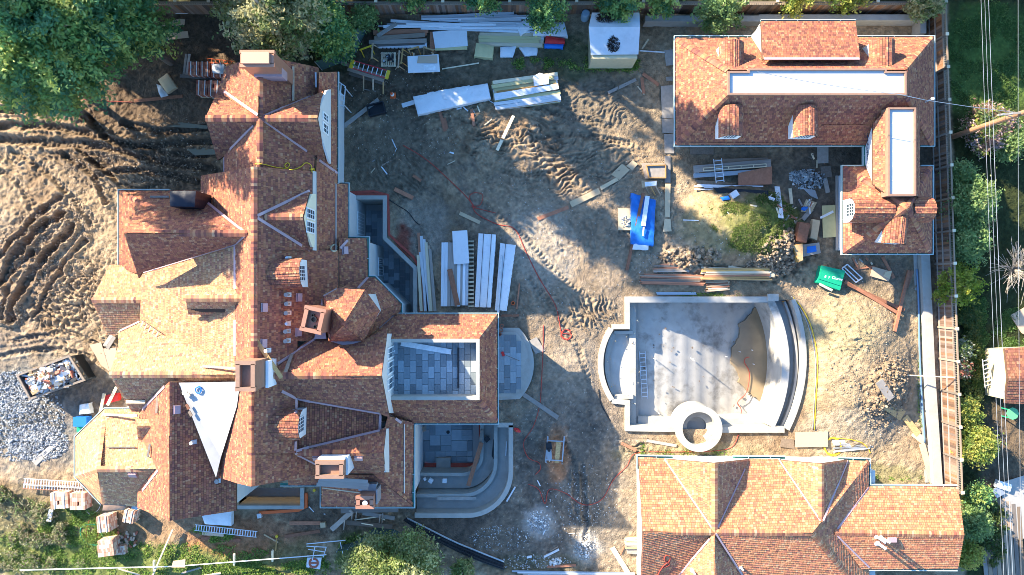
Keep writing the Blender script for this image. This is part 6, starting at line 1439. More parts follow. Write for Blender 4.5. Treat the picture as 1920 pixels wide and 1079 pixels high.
# ================================================================ CENTRE OF THE SITE
M['drain'] = mat('drain_plastic', (.12, .20, .30), .5)  # blue in this grey stands for the bluish shade over the pipe
for a, b, w, l in (((1008, 411), (1066, 389), .26, 'dark red plank at the lower left end of the plank walk'), ((1070, 384), (1124, 358), .42, 'broad orange plank in the middle of the plank walk'), ((1126, 354), (1158, 336), .26, 'narrow grey-tan plank between the broad plank and the plywood square'), ((790, 340), (775, 330), .2, 'short red board half buried near the light well'), ((862, 400), (900, 418), .25, 'brown plank in the shaded soil right of the light well'), ((740, 355), (775, 372), .28, 'dull red plank in the shade above the light well')): board(l, a, b, w, .05, 'woodred' if 'red' in l else 'ply')
sheet('plywood square at the upper right end of the plank walk', [(1146, 328), (1166, 307), (1181, 319), (1162, 338)], 'ply'); sheet('muddy plywood strip beyond the plywood square', [(1174, 312), (1186, 301), (1196, 308), (1186, 320)], 'ply')
T = thing('sheet_stack', 'stack of dirty wooden trays above the orange saw table', 'tray stack', Gp(1226, 320))
for q, m, z in (([(1203, 306), (1247, 306), (1248, 335), (1210, 335)], 'woodold', .15), ([(1212, 312), (1248, 311), (1248, 334), (1218, 334)], 'woodgrey', .24)): mb = MB(); b_ = [P(x, y, z) for x, y in q][::-1]; mb.prism([p-Vector((0, 0, .12)) for p in b_], b_); mb.build('tray', M[m], T)
mb = MB(); b_ = [P(x, y, .3) for x, y in [(1212, 311), (1248, 310), (1248, 334), (1217, 334)]]; mb.wall([(p.x, p.y) for p in b_], .06, .24, .36, closed=True); mb.build('tray_edge', M['wood'], T)
T = thing('saw_stand', 'orange timber stand with a white cover on slanting legs above the blue tarp', 'work stand', Gp(1220, 345))
mb = MB(); b_ = [P(x, y, .8) for x, y in [(1203, 340), (1232, 339), (1231, 349), (1204, 352)]][::-1]; mb.prism([p-Vector((0, 0, .1)) for p in b_], b_); mb.build('stand_top', M['wood'], T); mb = MB(); b_ = [P(x, y, .86) for x, y in [(1209, 342), (1231, 340), (1231, 348), (1210, 350)]][::-1]; mb.prism([p-Vector((0, 0, .05)) for p in b_], b_); mb.build('cover', M['whitesheet'], T)
for x in (1212, 1222, 1232): piece_beam('leg', 'wood', T, P(x+6, 366, .05), P(x-3, 349, .75), .07, .07)
bundle('tarp_bundle', 'bright blue tarp covering a long stack in the middle of the site', 'blue tarp', [(1184, 458), (1226, 461), (1230, 375), (1184, 362)], .55, 'bluetarp', wr=.10, seed=31, strap=None)
board('long orange timber lying diagonally over the blue tarp', (1175, 507), (1206, 362), .2, .1, 'woodred', zb=(.05, .7)); board('white board resting on the blue tarp', (1206, 424), (1214, 368), .3, .05, 'pvc', zb=(.68, .68)); board('short pale batten on the lower blue tarp', (1205, 443), (1207, 426), .1, .05, 'woodpale', zb=(.68, .68))
bundle('wrapped_bundle', 'white end of a wrapped stack below the blue tarp', 'bundle', [(1186, 468), (1216, 469), (1217, 453), (1190, 452)], .45, 'whitewrap', wr=.05, seed=33)
sheet('muddy plywood sheet under the small grey gravel heap', [(1159, 391), (1186, 391), (1185, 432), (1159, 432)], 'ply')
for k, (q, l) in enumerate((([(1246, 293), (1257, 293), (1257, 343), (1246, 343)], 'grey path board beside the wooden trays'), ([(1247, 345), (1257, 345), (1256, 408), (1246, 408)], 'long pale path board right of the blue tarp'), ([(1246, 411), (1257, 411), (1259, 434), (1243, 435)], 'short crooked path board right of the lower tarp'))): sheet(l, q, 'ply' if k else 'woodgrey', .04)
board('thin white stick on the bare slope left of the weedy mound', (1281, 413), (1310, 414), .06, .04, 'pvc')
stack('steel_bar_pile', 'pile of rusty red bars below the soil clods', 'bar pile', (1199, 523), (1322, 526), .75, 7, 2, .09, ['woodred', 'woodred', 'woodold'], lj=.12, aj=.012, part='bar'); stack('steel_bar_pile', 'short loose reddish bars above the long rusty pile', 'bar pile', (1224, 503), (1298, 502), .6, 5, 1, .09, ['woodred', 'woodold'], lj=.4, aj=.03, part='bar')
stack('lumber_pile', 'big sunlit pile of orange and pale lumber below the mound', 'lumber pile', (1314, 514), (1448, 514), .85, 7, 3, .10, ['wood', 'woodpale', 'wood', 'woodred'], lj=.18, aj=.025); stack('lumber_pile', 'short offcuts stacked under the left end of the sunlit lumber pile', 'lumber pile', (1322, 535), (1368, 533), .9, 8, 2, .08, ['woodred', 'wood', 'woodpale'], lj=.35, aj=.05)
board('single long pale beam slanting along the sunlit lumber pile', (1365, 503), (1452, 516), .35, .06, 'woodpale', zb=(.32, .32))
sheet('corrugated white sheet lying along the north rim of the pool', [(1230, 548), (1304, 548), (1306, 553), (1232, 553)], 'steel', .03, .02)
hose('long red hose winding from the light well to the pool corner', [(756, 273), (800, 300), (850, 345), (882, 378), (893, 400), (930, 420), (965, 430), (985, 470), (1010, 520), (1040, 570), (1048, 600), (1052, 625)], .03); hose('coiled end of the red hose left of the pool', [(1052, 625)]+coil(1062, 628, 9, 2, 3), .03)
hose('small coil of red hose in the shaded track marks', [(893, 392), (880, 372), (888, 362), (905, 366), (900, 385), (885, 388), (930, 400)], .025)
hose('red cord running down the yard past the garden steps', [(1019, 610), (1018, 660), (1015, 720), (1012, 760), (1000, 800), (982, 830), (990, 858), (1010, 868), (1013, 880), (1004, 890)], .025); hose('red cord sweeping across the lower yard to the low house', [(990, 908), (1010, 918), (1022, 945), (1030, 918), (1060, 925), (1085, 943), (1105, 947), (1130, 935), (1150, 900), (1175, 875), (1193, 850), (1260, 848), (1320, 847), (1370, 840), (1385, 815)], .025)
hose('dark hose bowing across the deep end of the pool', [(1384, 800), (1390, 770), (1383, 755), (1400, 735), (1405, 700), (1396, 680), (1398, 672), (1405, 670)], .03, 'redhose', up=-2.6); hose('dark green hose lying along the curved pool wall', [(1122, 730), (1126, 755), (1136, 775), (1144, 789)], .03, 'black'); hose('black hose from the light well corner', [(725, 372), (745, 385), (765, 398), (778, 415), (787, 422)], .03, 'black')
# ---- wrapped stacks between the light well and the terrace roof
T = thing('board_stack', 'upright bundle of long mixed boards along the light well rim', 'board stack', Gp(802, 510))
for k, (x0, x1, m) in enumerate([(785, 794, 'woodred'), (790, 798, 'pvc'), (795, 803, 'pvc'), (799, 808, 'woodpale'), (803, 812, 'wood'), (806, 816, 'woodold'), (788, 801, 'pvc'), (784, 790, 'woodpale')]): piece_beam('board', m, T, P(x1, 584, .1+.05*(k % 4)), P(x0, 437+6*k, .1+.05*(k % 4)), .2, .05)
p = Gp(855, 500)
T = stack('lumber_stack', 'strapped stack of pale boards on a pallet, leftmost of the white stacks', 'lumber stack', (845, 575), (846, 455), 1.35, 6, 3, .13, ['pvc', 'woodgrey', 'pvc'], lj=.03, aj=.004)
T2 = stack('lumber_stack', 'strapped stack of white boards half covered by a white panel', 'lumber stack', (867, 573), (868, 470), .8, 4, 3, .13, ['pvc', 'pvc', 'woodgrey'], lj=.03, aj=.004)
sheet('clean white panel lying across two board stacks', [(848, 434), (876, 432), (880, 494), (851, 496)], 'whitesheet', .04, 0, z=.55); board('brown plank lying across the pale board stacks', (843, 505), (858, 573), .36, .05, 'woodred', zb=(.52, .46))
T = thing('pallet', 'long pallet edge showing right of the strapped board stacks', 'pallet', Gp(883, 518))
for k in range(17): p = P(883, 453+k*7.6, .12); piece('slat', 'woodpale', T, (p.x, p.y, .14), (.42, .12, .05))
for x in (878, 888): piece_beam('bearer', 'woodold', T, P(x, 580, .02), P(x, 450, .02), .08, .1)
bundle('wrapped_lumber', 'white wrapped lumber bundle, middle one between the strapped stacks and the terrace steps', 'lumber bundle', [(890, 576), (920, 577), (930, 440), (897, 438)], .75, 'whitewrap', wr=.05, seed=41, strap=(.3, .75)); bundle('wrapped_lumber', 'white wrapped lumber bundle nearest the garden steps', 'lumber bundle', [(928, 582), (950, 583), (967, 460), (938, 456)], .7, 'whitewrap', wr=.06, seed=42, strap=(.35,))
board('white board standing out from the bundle nearest the garden steps', (934, 588), (940, 478), .16, .06, 'pvc', zb=(.7, .75)); board('rusty pipe lying beside the wrapped bundles', (969, 580), (974, 532), .09, .09, 'woodred', name='pipe', cat='pipe'); board('short red beam by the terrace roof corner', (940, 592), (973, 592), .16, .1, 'woodred')
for k, (x, y, l) in enumerate(((962, 569, 'orange clay pipe collar near the wrapped bundles'), (941, 611, 'dark red clay pot, top one on the garden steps'), (940, 619, 'dark red clay pot, middle one on the garden steps'), (937, 627, 'dark red clay pot, lowest one on the garden steps'))): p = P(x, y, .3); mb = MB(); mb.ring((p.x, p.y), .09, .13, (.3 if k else 0), (.55 if k else .3), 18); single(mb, 'clay_pot', M['terra'] if k else M['orange'], l, 'pot')
T = thing('push_broom', 'red-headed broom lying on the blue slabs of the garden steps', 'broom', P(950, 665, .4)); mb = MB(); p = P(943, 664, .45); mb.box((p.x, p.y, .42), (.18, .32, .1), .4); mb.build('broom_head', M['redtarp'], T); mb = MB(); mb.tube([P(945, 665, .45), P(974, 677, .42)], .018, 6); mb.build('handle', M['woodold'], T)
sheet('square of plywood leaning on the curved step edge', [(990, 640), (1006, 632), (1022, 658), (1004, 664)], 'woodgrey', .03); board('long grey plank running down right of the garden steps', (978, 737), (1046, 783), .3, .06, 'woodgrey')
T = thing('trestle', 'timber and steel stair frame below the terrace roof corner', 'frame', P(945, 770, -2.5))
for x in (938, 945, 952): piece_beam('stringer', 'steel', T, P(x, 792, -2.0), P(x, 755, -.3), .06, .1)
for k in range(6): piece_beam('tread', 'woodold', T, P(936, 758+k*6, -.5-k*.3), P(956, 758+k*6, -.5-k*.3), .12, .05)
# terrace roof bits
board('long white board lying on the roof terrace paving', (752, 644), (846, 660), .33, .08, 'pvc', zb=(4.62, 4.62)); board('black angle bar lying on the roof terrace paving', (859, 652), (859, 728), .09, .06, 'black', zb=(4.62, 4.62), name='angle_bar', cat='bar')
T = thing('window_frame', 'small white frame lying in the terrace corner by the gable', 'frame', P(730, 657, 4.65))
for a, b in (((723, 660), (731, 664)), ((731, 664), (741, 658)), ((741, 658), (733, 654)), ((733, 654), (723, 660))): piece_beam('bar', 'pvc', T, P(*a, 4.65), P(*b, 4.65), .06, .04)
# sunken terrace bits
board('long red timber leaning across the curved planter wall', (878, 911), (903, 830), .3, .09, 'woodred', zb=(-1.0, -1.2)); board('dark timber behind the long red timber on the terrace', (898, 846), (904, 806), .22, .08, 'woodold', zb=(-1.3, -1.3))
for k, (x, y) in enumerate(((785, 900), (797, 898), (808, 901), (834, 901))): p = P(x, y, -1.3); mb = MB(); mb.box((p.x, p.y, -1.22), (.3 if k > 1 else .16, .3 if k > 1 else .2, .22), k*.5); single(mb, 'concrete_block', M['whitewrap'], ['small white packet at the left end of the inner planter wall', 'second white packet on the inner planter wall', 'square white packet in the middle of the inner planter wall', 'largest square block on the inner planter wall'][k], 'block')
T = thing('grille', 'red-brown slatted grille leaning in the terrace corner', 'grille', P(790, 808, -3))
for k in range(8): piece_beam('bar', 'sand', T, P(784+k*2.1, 816-k*1.2, -2.9), P(784+k*2.1, 808-k*1.6, -2.5), .05, .04)
p = P(913, 822, -1.7); mb = MB(); mb.tube([p, p+Vector((0, 0, .3))], .2, 4, radii=[.2, .28]); single(mb, 'bucket', M['black'], 'dark square bucket in the upper curved planter', 'bucket')
sheet('black trapezoid grating along the middle curved wall', [(922, 855), (925, 824), (927, 824), (926, 862)], 'black', .03, 0, z=-1.6); board('white batten lying in the outer curved planter', (948, 855), (950, 828), .08, .05, 'pvc', zb=(-.9, -.9)); board('grey plank on the lower curved planter wall', (820, 935), (893, 935), .22, .05, 'woodgrey', zb=(-.6, -.6))
board('white pipe lying outside the curved terrace wall', (950, 940), (966, 913), .1, .1, 'pvc', name='pipe', cat='pipe')
T = thing('tool_bag', 'red tool bag dropped beside the curved terrace wall', 'bag', Gp(969, 806)); p = Gp(969, 806); mb = MB(); mb.tube([p+Vector((-.2, .1, .1)), p+Vector((.0, .0, .16)), p+Vector((.25, -.12, .1))], .13, 8, radii=[.08, .15, .08]); mb.build('bag_body', M['redtarp'], T); mb = MB(); mb.tube([p+Vector((-.1, 0, .2)), p+Vector((0, 0, .3)), p+Vector((.1, 0, .2))], .02, 5); mb.build('handle', M['yellow'], T)
# saw cart on the orange sawdust
T = thing('saw_table', 'stone saw cart with orange tray standing on red dust in the lower yard', 'saw cart', Gp(1041, 840)); p = lambda x, y, z: P(x, y, z)
for x in (1023, 1054): piece_beam('rail', 'steel', T, p(x, 866, .6), p(x+4, 818, .6), .08, .08)
piece_beam('cross_bar', 'steel', T, p(1025, 826, .66), p(1056, 828, .66), .08, .08); piece_beam('cross_bar', 'steel', T, p(1022, 862, .62), p(1054, 864, .62), .07, .07)
mb = MB(); b_ = [P(x, y, .62) for x, y in [(1040, 868), (1048, 868), (1052, 830), (1043, 829)]]; mb.prism([q-Vector((0, 0, .12)) for q in b_], b_); mb.build('tray', M['osb'], T)
mb = MB(); q = P(1029, 836, .7); mb.box((q.x, q.y, .75), (.4, .45, .35), .1); mb.cyl((q.x, q.y-.25, .8), .12, .1, .25, 12); mb.build('motor', M['black'], T); mb = MB(); q = P(1030, 852, .6); mb.box((q.x, q.y, .6), (.32, .7, .2), .08); mb.build('water_tank', M['steel'], T)
for x, y in ((1024, 864), (1053, 866), (1028, 820), (1058, 822)): q = P(x, y, 0); piece('leg', 'steel', T, (q.x, q.y, .3), (.06, .06, .62))
# ================================================================ RIGHT: between guest house and pool
T = thing('material_rack', 'grey trestle of long trays and planks below the guest house eave', 'rack', Gp(1370, 312))
for a, b, z, w, m in (((1300, 318), (1445, 306), .5, .5, 'woodgrey'), ((1300, 330), (1425, 322), .35, .3, 'steel'), ((1340, 303), (1440, 300), .3, .3, 'woodold')): piece_beam('plank', m, T, P(*a, z), P(*b, z), w, .06)
for a, b in (((1319, 316), (1436, 308)), ((1319, 321), (1437, 313))): piece_beam('tray_side', 'woodpale', T, P(*a, .6), P(*b, .6), .06, .1)
for k in range(6): x = 1319+k*23.4; piece_beam('tray_bar', 'woodpale', T, P(x, 316-k*1.6, .62), P(x, 321-k*1.6, .62), .05, .08)
T = thing('ladder', 'white aluminium ladder laid across the trestle below the guest house eave', 'ladder', P(1348, 320, .8)); ladder(T, P(1345, 298, .75), P(1350, 343, .7), .55, 6)
sheet('large dark brown sheet right of the trestle', [(1384, 325), (1447, 312), (1447, 346), (1384, 348)], 'woodred', .06, .2); sheet('dark board under the trestle', [(1303, 338), (1350, 341), (1382, 345), (1310, 347)], 'woodold', .04, .05); sheet('brown plywood sheet at the guest house wall above the trestle', [(1294, 276), (1338, 276), (1338, 290), (1294, 290)], 'woodold', .03)
stack('conduit_pile', 'loose white conduits lying below the trestle', 'pipe pile', (1287, 349), (1438, 356), .42, 4, 1, .08, ['pvc'], lj=.3, aj=.01, part='conduit', up=.1); sheet('black rubber sheets beneath the white conduits', [(1336, 352), (1440, 358), (1440, 368), (1345, 362)], 'black', .05, .02)
mb = MB(); q = Gp(1374, 366); mb.box((q.x, q.y, q.z+.25), (.5, .42, .4), .6); single(mb, 'carton', M['whitewrap'], 'small white carton on the edge of the weedy mound', 'carton'); bundle('tarp_bundle', 'crumpled blue-grey plastic beside the small white carton', 'plastic sheeting', [(1352, 370), (1366, 367), (1370, 374), (1356, 376)], .25, 'bluep', wr=.1, seed=51)
mb = MB(); q = Gp(1304, 329); mb.ring((q.x, q.y), .12, .17, q.z, q.z+.4, 18); single(mb, 'bucket', M['pvc'], 'white empty bucket at the left end of the trestle', 'bucket')
for a, b, w, l in (((1456, 351), (1463, 410), .36, 'broad white board standing out below the black sheets'), ((1481, 354), (1484, 383), .22, 'pale narrow board left of the crushed rock heap'), ((1440, 372), (1452, 376), .3, 'white board end touching the black sheets'), ((1455, 384), (1492, 412), .1, 'red-brown stick leaning among the debris'), ((1505, 412), (1522, 392), .3, 'grey plank in the debris by the boxes'), ((1546, 334), (1552, 362), .3, 'grey plank right of the crushed rock heap'), ((1654, 482), (1676, 522), .2, 'reddish board in the shade below the pavilion'), ((1598, 484), (1610, 506), .1, 'thin stick below the pavilion corner'), ((1604, 505), (1640, 500), .1, 'crossed stick below the pavilion'), ((1710, 508), (1699, 540), .2, 'brown board near the concrete retaining wall')): board(l, a, b, w, .05, 'pvc' if 'white' in l else ('woodpale' if 'pale' in l else ('woodgrey' if 'grey' in l else 'woodred')))
sheet('dirty plywood square right of the crushed rock heap', [(1538, 313), (1557, 311), (1560, 332), (1541, 334)], 'woodold', .03); sheet('grey plywood path by the guest house inner corner', [(1532, 276), (1553, 276), (1553, 306), (1532, 307)], 'woodgrey', .03); sheet('bent dark metal sheet below the crushed rock heap', [(1505, 353), (1528, 357), (1534, 374), (1520, 368)], 'steel', .03)
sheet('yellow plywood sheet leaning by the pavilion gutter', [(1541, 386), (1566, 385), (1567, 445), (1543, 446)], 'yellowply', .03, .12); board('white board across the yellow plywood sheet', (1538, 409), (1562, 397), .16, .04, 'pvc', up=.25); 
for q, m, h, l in (([(1493, 452), (1512, 456), (1520, 420), (1499, 416)], 'woodred', .5, 'tall brown cabinet box among the debris'), ([(1519, 446), (1532, 451), (1538, 414), (1524, 411)], 'ply', .4, 'long tan cardboard box beside the brown cabinet'), ([(1505, 482), (1539, 475), (1536, 455), (1506, 459)], 'woodgrey', .45, 'grey box with a blue lid below the cabinet'), ([(1486, 460), (1498, 492), (1506, 489), (1505, 457)], 'wood', .5, 'narrow orange plywood box left of the grey box')):
    T = thing('crate_box', l, 'box', Gp(*q[0])); zz = Gp(*q[0]).z; b_ = [P(x, y, zz+h) for x, y in q]
    if (b_[1]-b_[0]).cross(b_[2]-b_[1]).z < 0: b_ = b_[::-1]
    mb = MB(); mb.prism([Vector((v.x, v.y, zz)) for v in b_], b_); mb.build('box_body', M[m], T); mb = MB(); c_ = sum(b_, Vector())/4; l_ = [c_+(v-c_)*(.94 if 'lid' not in l else .55)+Vector((0, 0, .02)) for v in b_]; mb.prism([v-Vector((0, 0, .03)) for v in l_], l_); mb.build('lid', M['bluep'] if 'lid' in l else M[m], T)
T = thing('debris_tray', 'board heaped with cut-offs and a blue bag among the debris', 'debris', Gp(1515, 390)); b_ = [P(x, y, .2) for x, y in [(1502, 397), (1522, 398), (1532, 380), (1512, 374)]]; mb = MB(); mb.prism([v-Vector((0, 0, .06)) for v in b_], b_); mb.build('tray', M['ply'], T)
for k in range(9): q = P(1517+R_.uniform(-9, 9), 386+R_.uniform(-8, 8), .25); piece('cutoff', R_.choice(['pvc', 'woodpale', 'woodred', 'woodgrey']), T, (q.x, q.y, .24+R_.random()*.08), (R_.uniform(.25, .7), .08, .05), R_.uniform(.6, 1.8))
q = P(1508, 392, .3); mb = MB(); mb.tube([q-Vector((.2, 0, 0)), q, q+Vector((.2, .1, 0))], .15, 8, radii=[.08, .17, .08]); mb.build('plastic_bag', M['bluep'], T)
for k in range(34):
    x, y = R_.choice([(1470, 395), (1480, 405), (1495, 380), (1515, 440), (1620, 495), (1530, 300), (1485, 415)]); x += R_.uniform(-18, 18); y += R_.uniform(-14, 14); q = Gp(x, y); mb = MB(); mb.box((q.x, q.y, q.z+.04), (R_.uniform(.15, .6), R_.uniform(.05, .12), .04), R_.random()*3)
    o = single(mb, 'offcut', M[R_.choice(['woodold', 'woodpale', 'woodred', 'woodgrey'])], 'small wood offcut lying in the debris by the pavilion', 'offcut', 'wood offcuts by the pavilion')
mb = MB()
T = thing('pavilion_lean_to', 'narrow stack of timber against the pavilion wall', 'board stack', Gp(1572, 420))
for x, m in ((1568, 'woodgrey'), (1573, 'pvc'), (1577, 'woodred')): piece_beam('board', m, T, P(x, 470, .1), P(x, 330, .1), .12, .1)
# green box with white marker writing
T = thing('storage_box', 'green plywood box with white handwriting on its lid', 'box', Gp(1560, 522)); c = [(1541, 498), (1585, 508), (1575, 545), (1532, 530)]
b_ = [P(x, y, .6) for x, y in c][::-1]; mb = MB(); mb.prism([Vector((v.x, v.y, 0)) for v in b_], b_); mb.build('box_body', M['greenplastic'], T)
bp = lambda u, v: (b_[3]*(1-u)+b_[2]*u)*(1-v)+(b_[0]*(1-u)+b_[1]*u)*v
mb = MB(); mb.prism([bp(u, v)+Vector((0, 0, .01)) for u, v in ((.02, .22), (.98, .22), (.98, .78), (.02, .78))][::-1], [bp(u, v)+Vector((0, 0, .05)) for u, v in ((.02, .22), (.98, .22), (.98, .78), (.02, .78))][::-1]); mb.build('lid', M['greenplastic'], T)
ux = (b_[2]-b_[3]).normalized(); uy = (b_[3]-b_[0]).normalized()
for txt, u, v, s_ in (('Charlie', .52, .56, .26), ('8  7', .22, .62, .24)): lettering(txt, bp(u, v)+Vector((0, 0, .054)), ux, uy, s_, 'chalk', T, 'handwriting')
board('tan board lying along the lower edge of the green box', (1536, 533), (1560, 545), .16, .06, 'woodpale', zb=(.66, .66))
T = thing('metal_frame', 'empty rectangular metal frame beside the green box', 'frame', Gp(1600, 515))
for a, b in (((1578, 504), (1588, 496)), ((1588, 496), (1616, 522)), ((1616, 522), (1604, 530)), ((1604, 530), (1578, 504)), ((1583, 502), (1610, 527))): piece_beam('bar', 'alu', T, P(*a, .12), P(*b, .12), .07, .07)
sheet('pale plywood panel below the pavilion', [(1636, 500), (1672, 510), (1666, 528), (1631, 518)], 'sand', .03, .05); sheet('small plywood offcut on the corner of the pale panel', [(1660, 510), (1672, 508), (1668, 524), (1656, 518)], 'ply', .03, .1)
for a, b, w, l in (((1586, 534), (1690, 582), .22, 'upper long rusty beam right of the green box'), ((1580, 528), (1684, 590), .22, 'lower long rusty beam right of the green box'), ((1676, 622), (1703, 508), .2, 'long rusty beam standing across the two others by the retaining wall')): board(l, a, b, w, .14, 'woodred', name='beam', cat='beam')
for a, b, w, l in (((1645, 714), (1668, 748), .55, 'weathered plank at the head of the boardwalk on the soil heap'), ((1652, 752), (1692, 780), .75, 'strand board panel in the middle of the boardwalk'), ((1696, 782), (1722, 815), .45, 'pale plank below the strand board panel'), ((1712, 812), (1733, 828), .5, 'short crooked plank near the retaining wall'), ((1727, 832), (1748, 905), .42, 'long pale plank running down to the low house roof')): board(l, a, b, w, .05, 'osb' if 'strand' in l else ('woodgrey' if 'weathered' in l else 'ply'))
board('thin pale pole reaching over the retaining wall to the fence', (1688, 703), (1790, 708), .06, .06, 'woodpale', zb=(.5, 1.9), name='pole', cat='pole')
hose('yellow gas pipe curving along the soil right of the pool', [(1487, 558), (1505, 580), (1520, 610), (1530, 650), (1533, 690), (1530, 750), (1527, 806)], .035, 'yellow', name='pipe', cat='pipe'); hose('grey conduit curving beside the yellow gas pipe', [(1484, 556), (1502, 582), (1516, 612), (1526, 652), (1530, 695), (1527, 750), (1524, 806)], .03, 'steel', name='pipe', cat='pipe')
hose('coil of yellow hose beside the white pipes above the low house', coil(1562, 838, 16, 4, 7), .035, 'yellow'); hose('loose yellow hose end over the white pipes', [(1565, 822), (1590, 824), (1615, 830), (1628, 842), (1632, 850)], .03, 'yellow')
stack('pipe_pile', 'loose pile of white and grey pipes next to the yellow coil', 'pipe pile', (1562, 837), (1638, 832), .8, 9, 1, .07, ['pvc', 'steel', 'pvc'], lj=.35, aj=.06, part='pipe'); sheet('plywood sheet left of the yellow coil', [(1491, 811), (1552, 809), (1552, 838), (1491, 839)], 'sand', .03)
sheet('dark soaked board beside the plywood sheet by the pool corner', [(1465, 822), (1488, 824), (1490, 842), (1462, 838)], 'woodold', .03)
for a, b, l in (((1165, 831), (1193, 845), 'red-brown plank in the trampled soil below the pool corner'), ((1212, 826), (1268, 836), 'long grey batten along the pool south wall')): board(l, a, b, .2, .05, 'woodred' if 'red' in l else 'woodgrey')
hose('shade-tinted drain pipe running along the foot of the retaining wall', [(1719, 505), (1722, 560), (1724, 650), (1728, 740), (1734, 830)], .07, 'drain', name='drain_pipe', cat='pipe', up=.12)
# ================================================================ LEFT AND LOWER LEFT
# skip full of rubbish
SK = [(33, 704), (130, 668), (158, 713), (57, 748)]; T = thing('skip', 'open rubbish skip heaped with white plastic and wood scraps', 'skip', Gp(95, 708)); b_ = [P(x, y, 1.4) for x, y in SK]; c_ = sum(b_, Vector())/4
b_ = b_[::-1]; q = [(v.x, v.y) for v in b_]
for k in range(4):
    mb = MB(); mb.wall([q[k], q[(k+1) % 4]], .09, -.1, 1.4, side=1); mb.build('side_wall', mat('skip_steel', (.05, .06, .07), .6) if k == 0 else bpy.data.materials['skip_steel'], T)
mb = MB(); mb.wall(q, .14, 1.38, 1.46, closed=True); mb.build('rim', M['woodold'], T); mb = MB(); mb.slab(q, 0, .9); mb.build('fill', M['black'], T)
mb = MB(); u = (b_[1]-b_[0]); v = (b_[3]-b_[0])
for k in range(330):
    a, b = R_.uniform(.03, .97), R_.uniform(.04, .96); p_ = b_[0]+u*a+v*b; s_ = R_.uniform(.12, .5); R = Matrix.Rotation(R_.random()*6, 3, 'Z') @ Matrix.Rotation(R_.gauss(0, .5), 3, 'X') @ Matrix.Rotation(R_.gauss(0, .4), 3, 'Y')
    col = R_.choice([(.75, .76, .78), (.68, .68, .68), (.8, .8, .8), (.45, .3, .18), (.12, .12, .14), (.2, .25, .3), (.4, .28, .16), (.55, .5, .42), (.35, .12, .08)])
    mb.box((p_.x, p_.y, 1.1+R_.random()*.85*math.sin(math.pi*a)*math.sin(math.pi*b)**.5), (s_, s_*R_.uniform(.15, .8), R_.uniform(.03, .14)), rot=R, col=col)
mb.build('rubbish', M['stuffcol'], T, kind='stuff')
for a, b, w, m in (((85, 722), (120, 705), .4, 'pvc'), ((60, 738), (84, 722), .3, 'wood'), ((62, 726), (110, 712), .25, 'pvc')): piece_beam('scrap_board', m, T, P(*a, 1.55), P(*b, 1.62), w, .05)
sheet('large concrete paving slab by the west gable, left one', [(168, 647), (190, 642), (206, 697), (190, 685)], 'sand', .04); sheet('large concrete paving slab by the west gable, right one', [(192, 654), (219, 652), (214, 690), (205, 697)], 'sand', .04); stack('plank_pair', 'two grey planks standing against the west gable', 'planks', (198, 652), (212, 630), .5, 2, 1, .06, ['woodgrey'], lj=.05)
mb = MB(); p = Gp(160, 788)
T = thing('storage_bin', 'bright blue plastic bin beside the bay roof', 'bin', p)
for dx in (-.22, .24): piece('bin_body', 'bluep', T, (p.x+dx, p.y, p.z+.3), (.42, .62, .6)); piece('lid', 'bluep', T, (p.x+dx, p.y, p.z+.62), (.46, .66, .05))
bundle('wrapped_bundle', 'grey plastic-covered carton above the blue bin', 'bundle', [(147, 778), (168, 776), (165, 757), (148, 760)], .5, 'whitewrap', wr=.12, seed=61); mb = MB(); p = Gp(158, 803); mb.box((p.x, p.y, .2), (.5, .4, .4)); single(mb, 'crate', M['greenplastic'], 'green crate below the blue bin', 'crate')
bundle('tarp_bundle', 'red plastic cover by the wall between two roofs', 'tarp', [(190, 760), (220, 752), (220, 738), (196, 742)], .5, 'redtarp', wr=.1, seed=62)
for a, b, l in (((188, 775), (196, 738), 'tan timber standing beside the red plastic cover'), ((202, 760), (219, 726), 'pale timber leaning over the red plastic cover'), ((64, 868), (112, 826), 'long grey plank on the soil left of the bay'), ((66, 870), (80, 856), 'short offcut at the end of the long grey plank')): board(l, a, b, .2 if 'long' not in l else .34, .06, 'woodpale' if 'pale' in l or 'tan' in l else 'woodgrey', up=.0 if 'plank' in l or 'off' in l else .55)
T = thing('ladder', 'stacked pale extension ladders lying left of the bay roof', 'ladder', Gp(100, 908, .3))
ladder(T, P(45, 903, .5), P(155, 910, .5), .42, 22, 'pvc'); ladder(T, P(43, 910, .35), P(158, 917, .35), .42, 22, 'woodred')
brick_pallet('left one of two stone pallets under the stacked ladders', [(94, 955), (127, 953), (125, 924), (97, 925)], 1.0, 11, courses=6); brick_pallet('right stone pallet, broken open, under the stacked ladders', [(130, 957), (158, 957), (160, 925), (131, 926)], 1.0, 12, wrap=False, courses=6)
brick_pallet('white-sided brick pallet between the hose and the bay', [(181, 1000), (204, 998), (204, 967), (182, 970)], 1.1, 13, courses=8); brick_pallet('small tilted brick pallet right of the white-sided one', [(226, 978), (246, 982), (255, 960), (236, 957)], .9, 14, courses=6)
brick_pallet('toppled brick pallet with scattered bricks in the lower left grass', [(182, 1046), (212, 1042), (211, 1012), (184, 1016)], 1.0, 15, wrap=False); brick_pallet('low red brick stack beside the toppled pallet', [(212, 1042), (234, 1040), (232, 1024), (212, 1026)], .5, 16, wrap=False, courses=4)
for k in range(26):
    q = Gp(235+R_.uniform(-14, 22), 1012+R_.uniform(-14, 14)); mb = MB(); mb.box((q.x, q.y, q.z+.06), (.24, .12, .09), R_.random()*3, rot=None); o = single(mb, 'loose_brick', M['sand' if k % 3 else 'terra'], 'loose brick spilled on the soil beside the toppled pallet', 'brick', 'spilled bricks in the lower left')
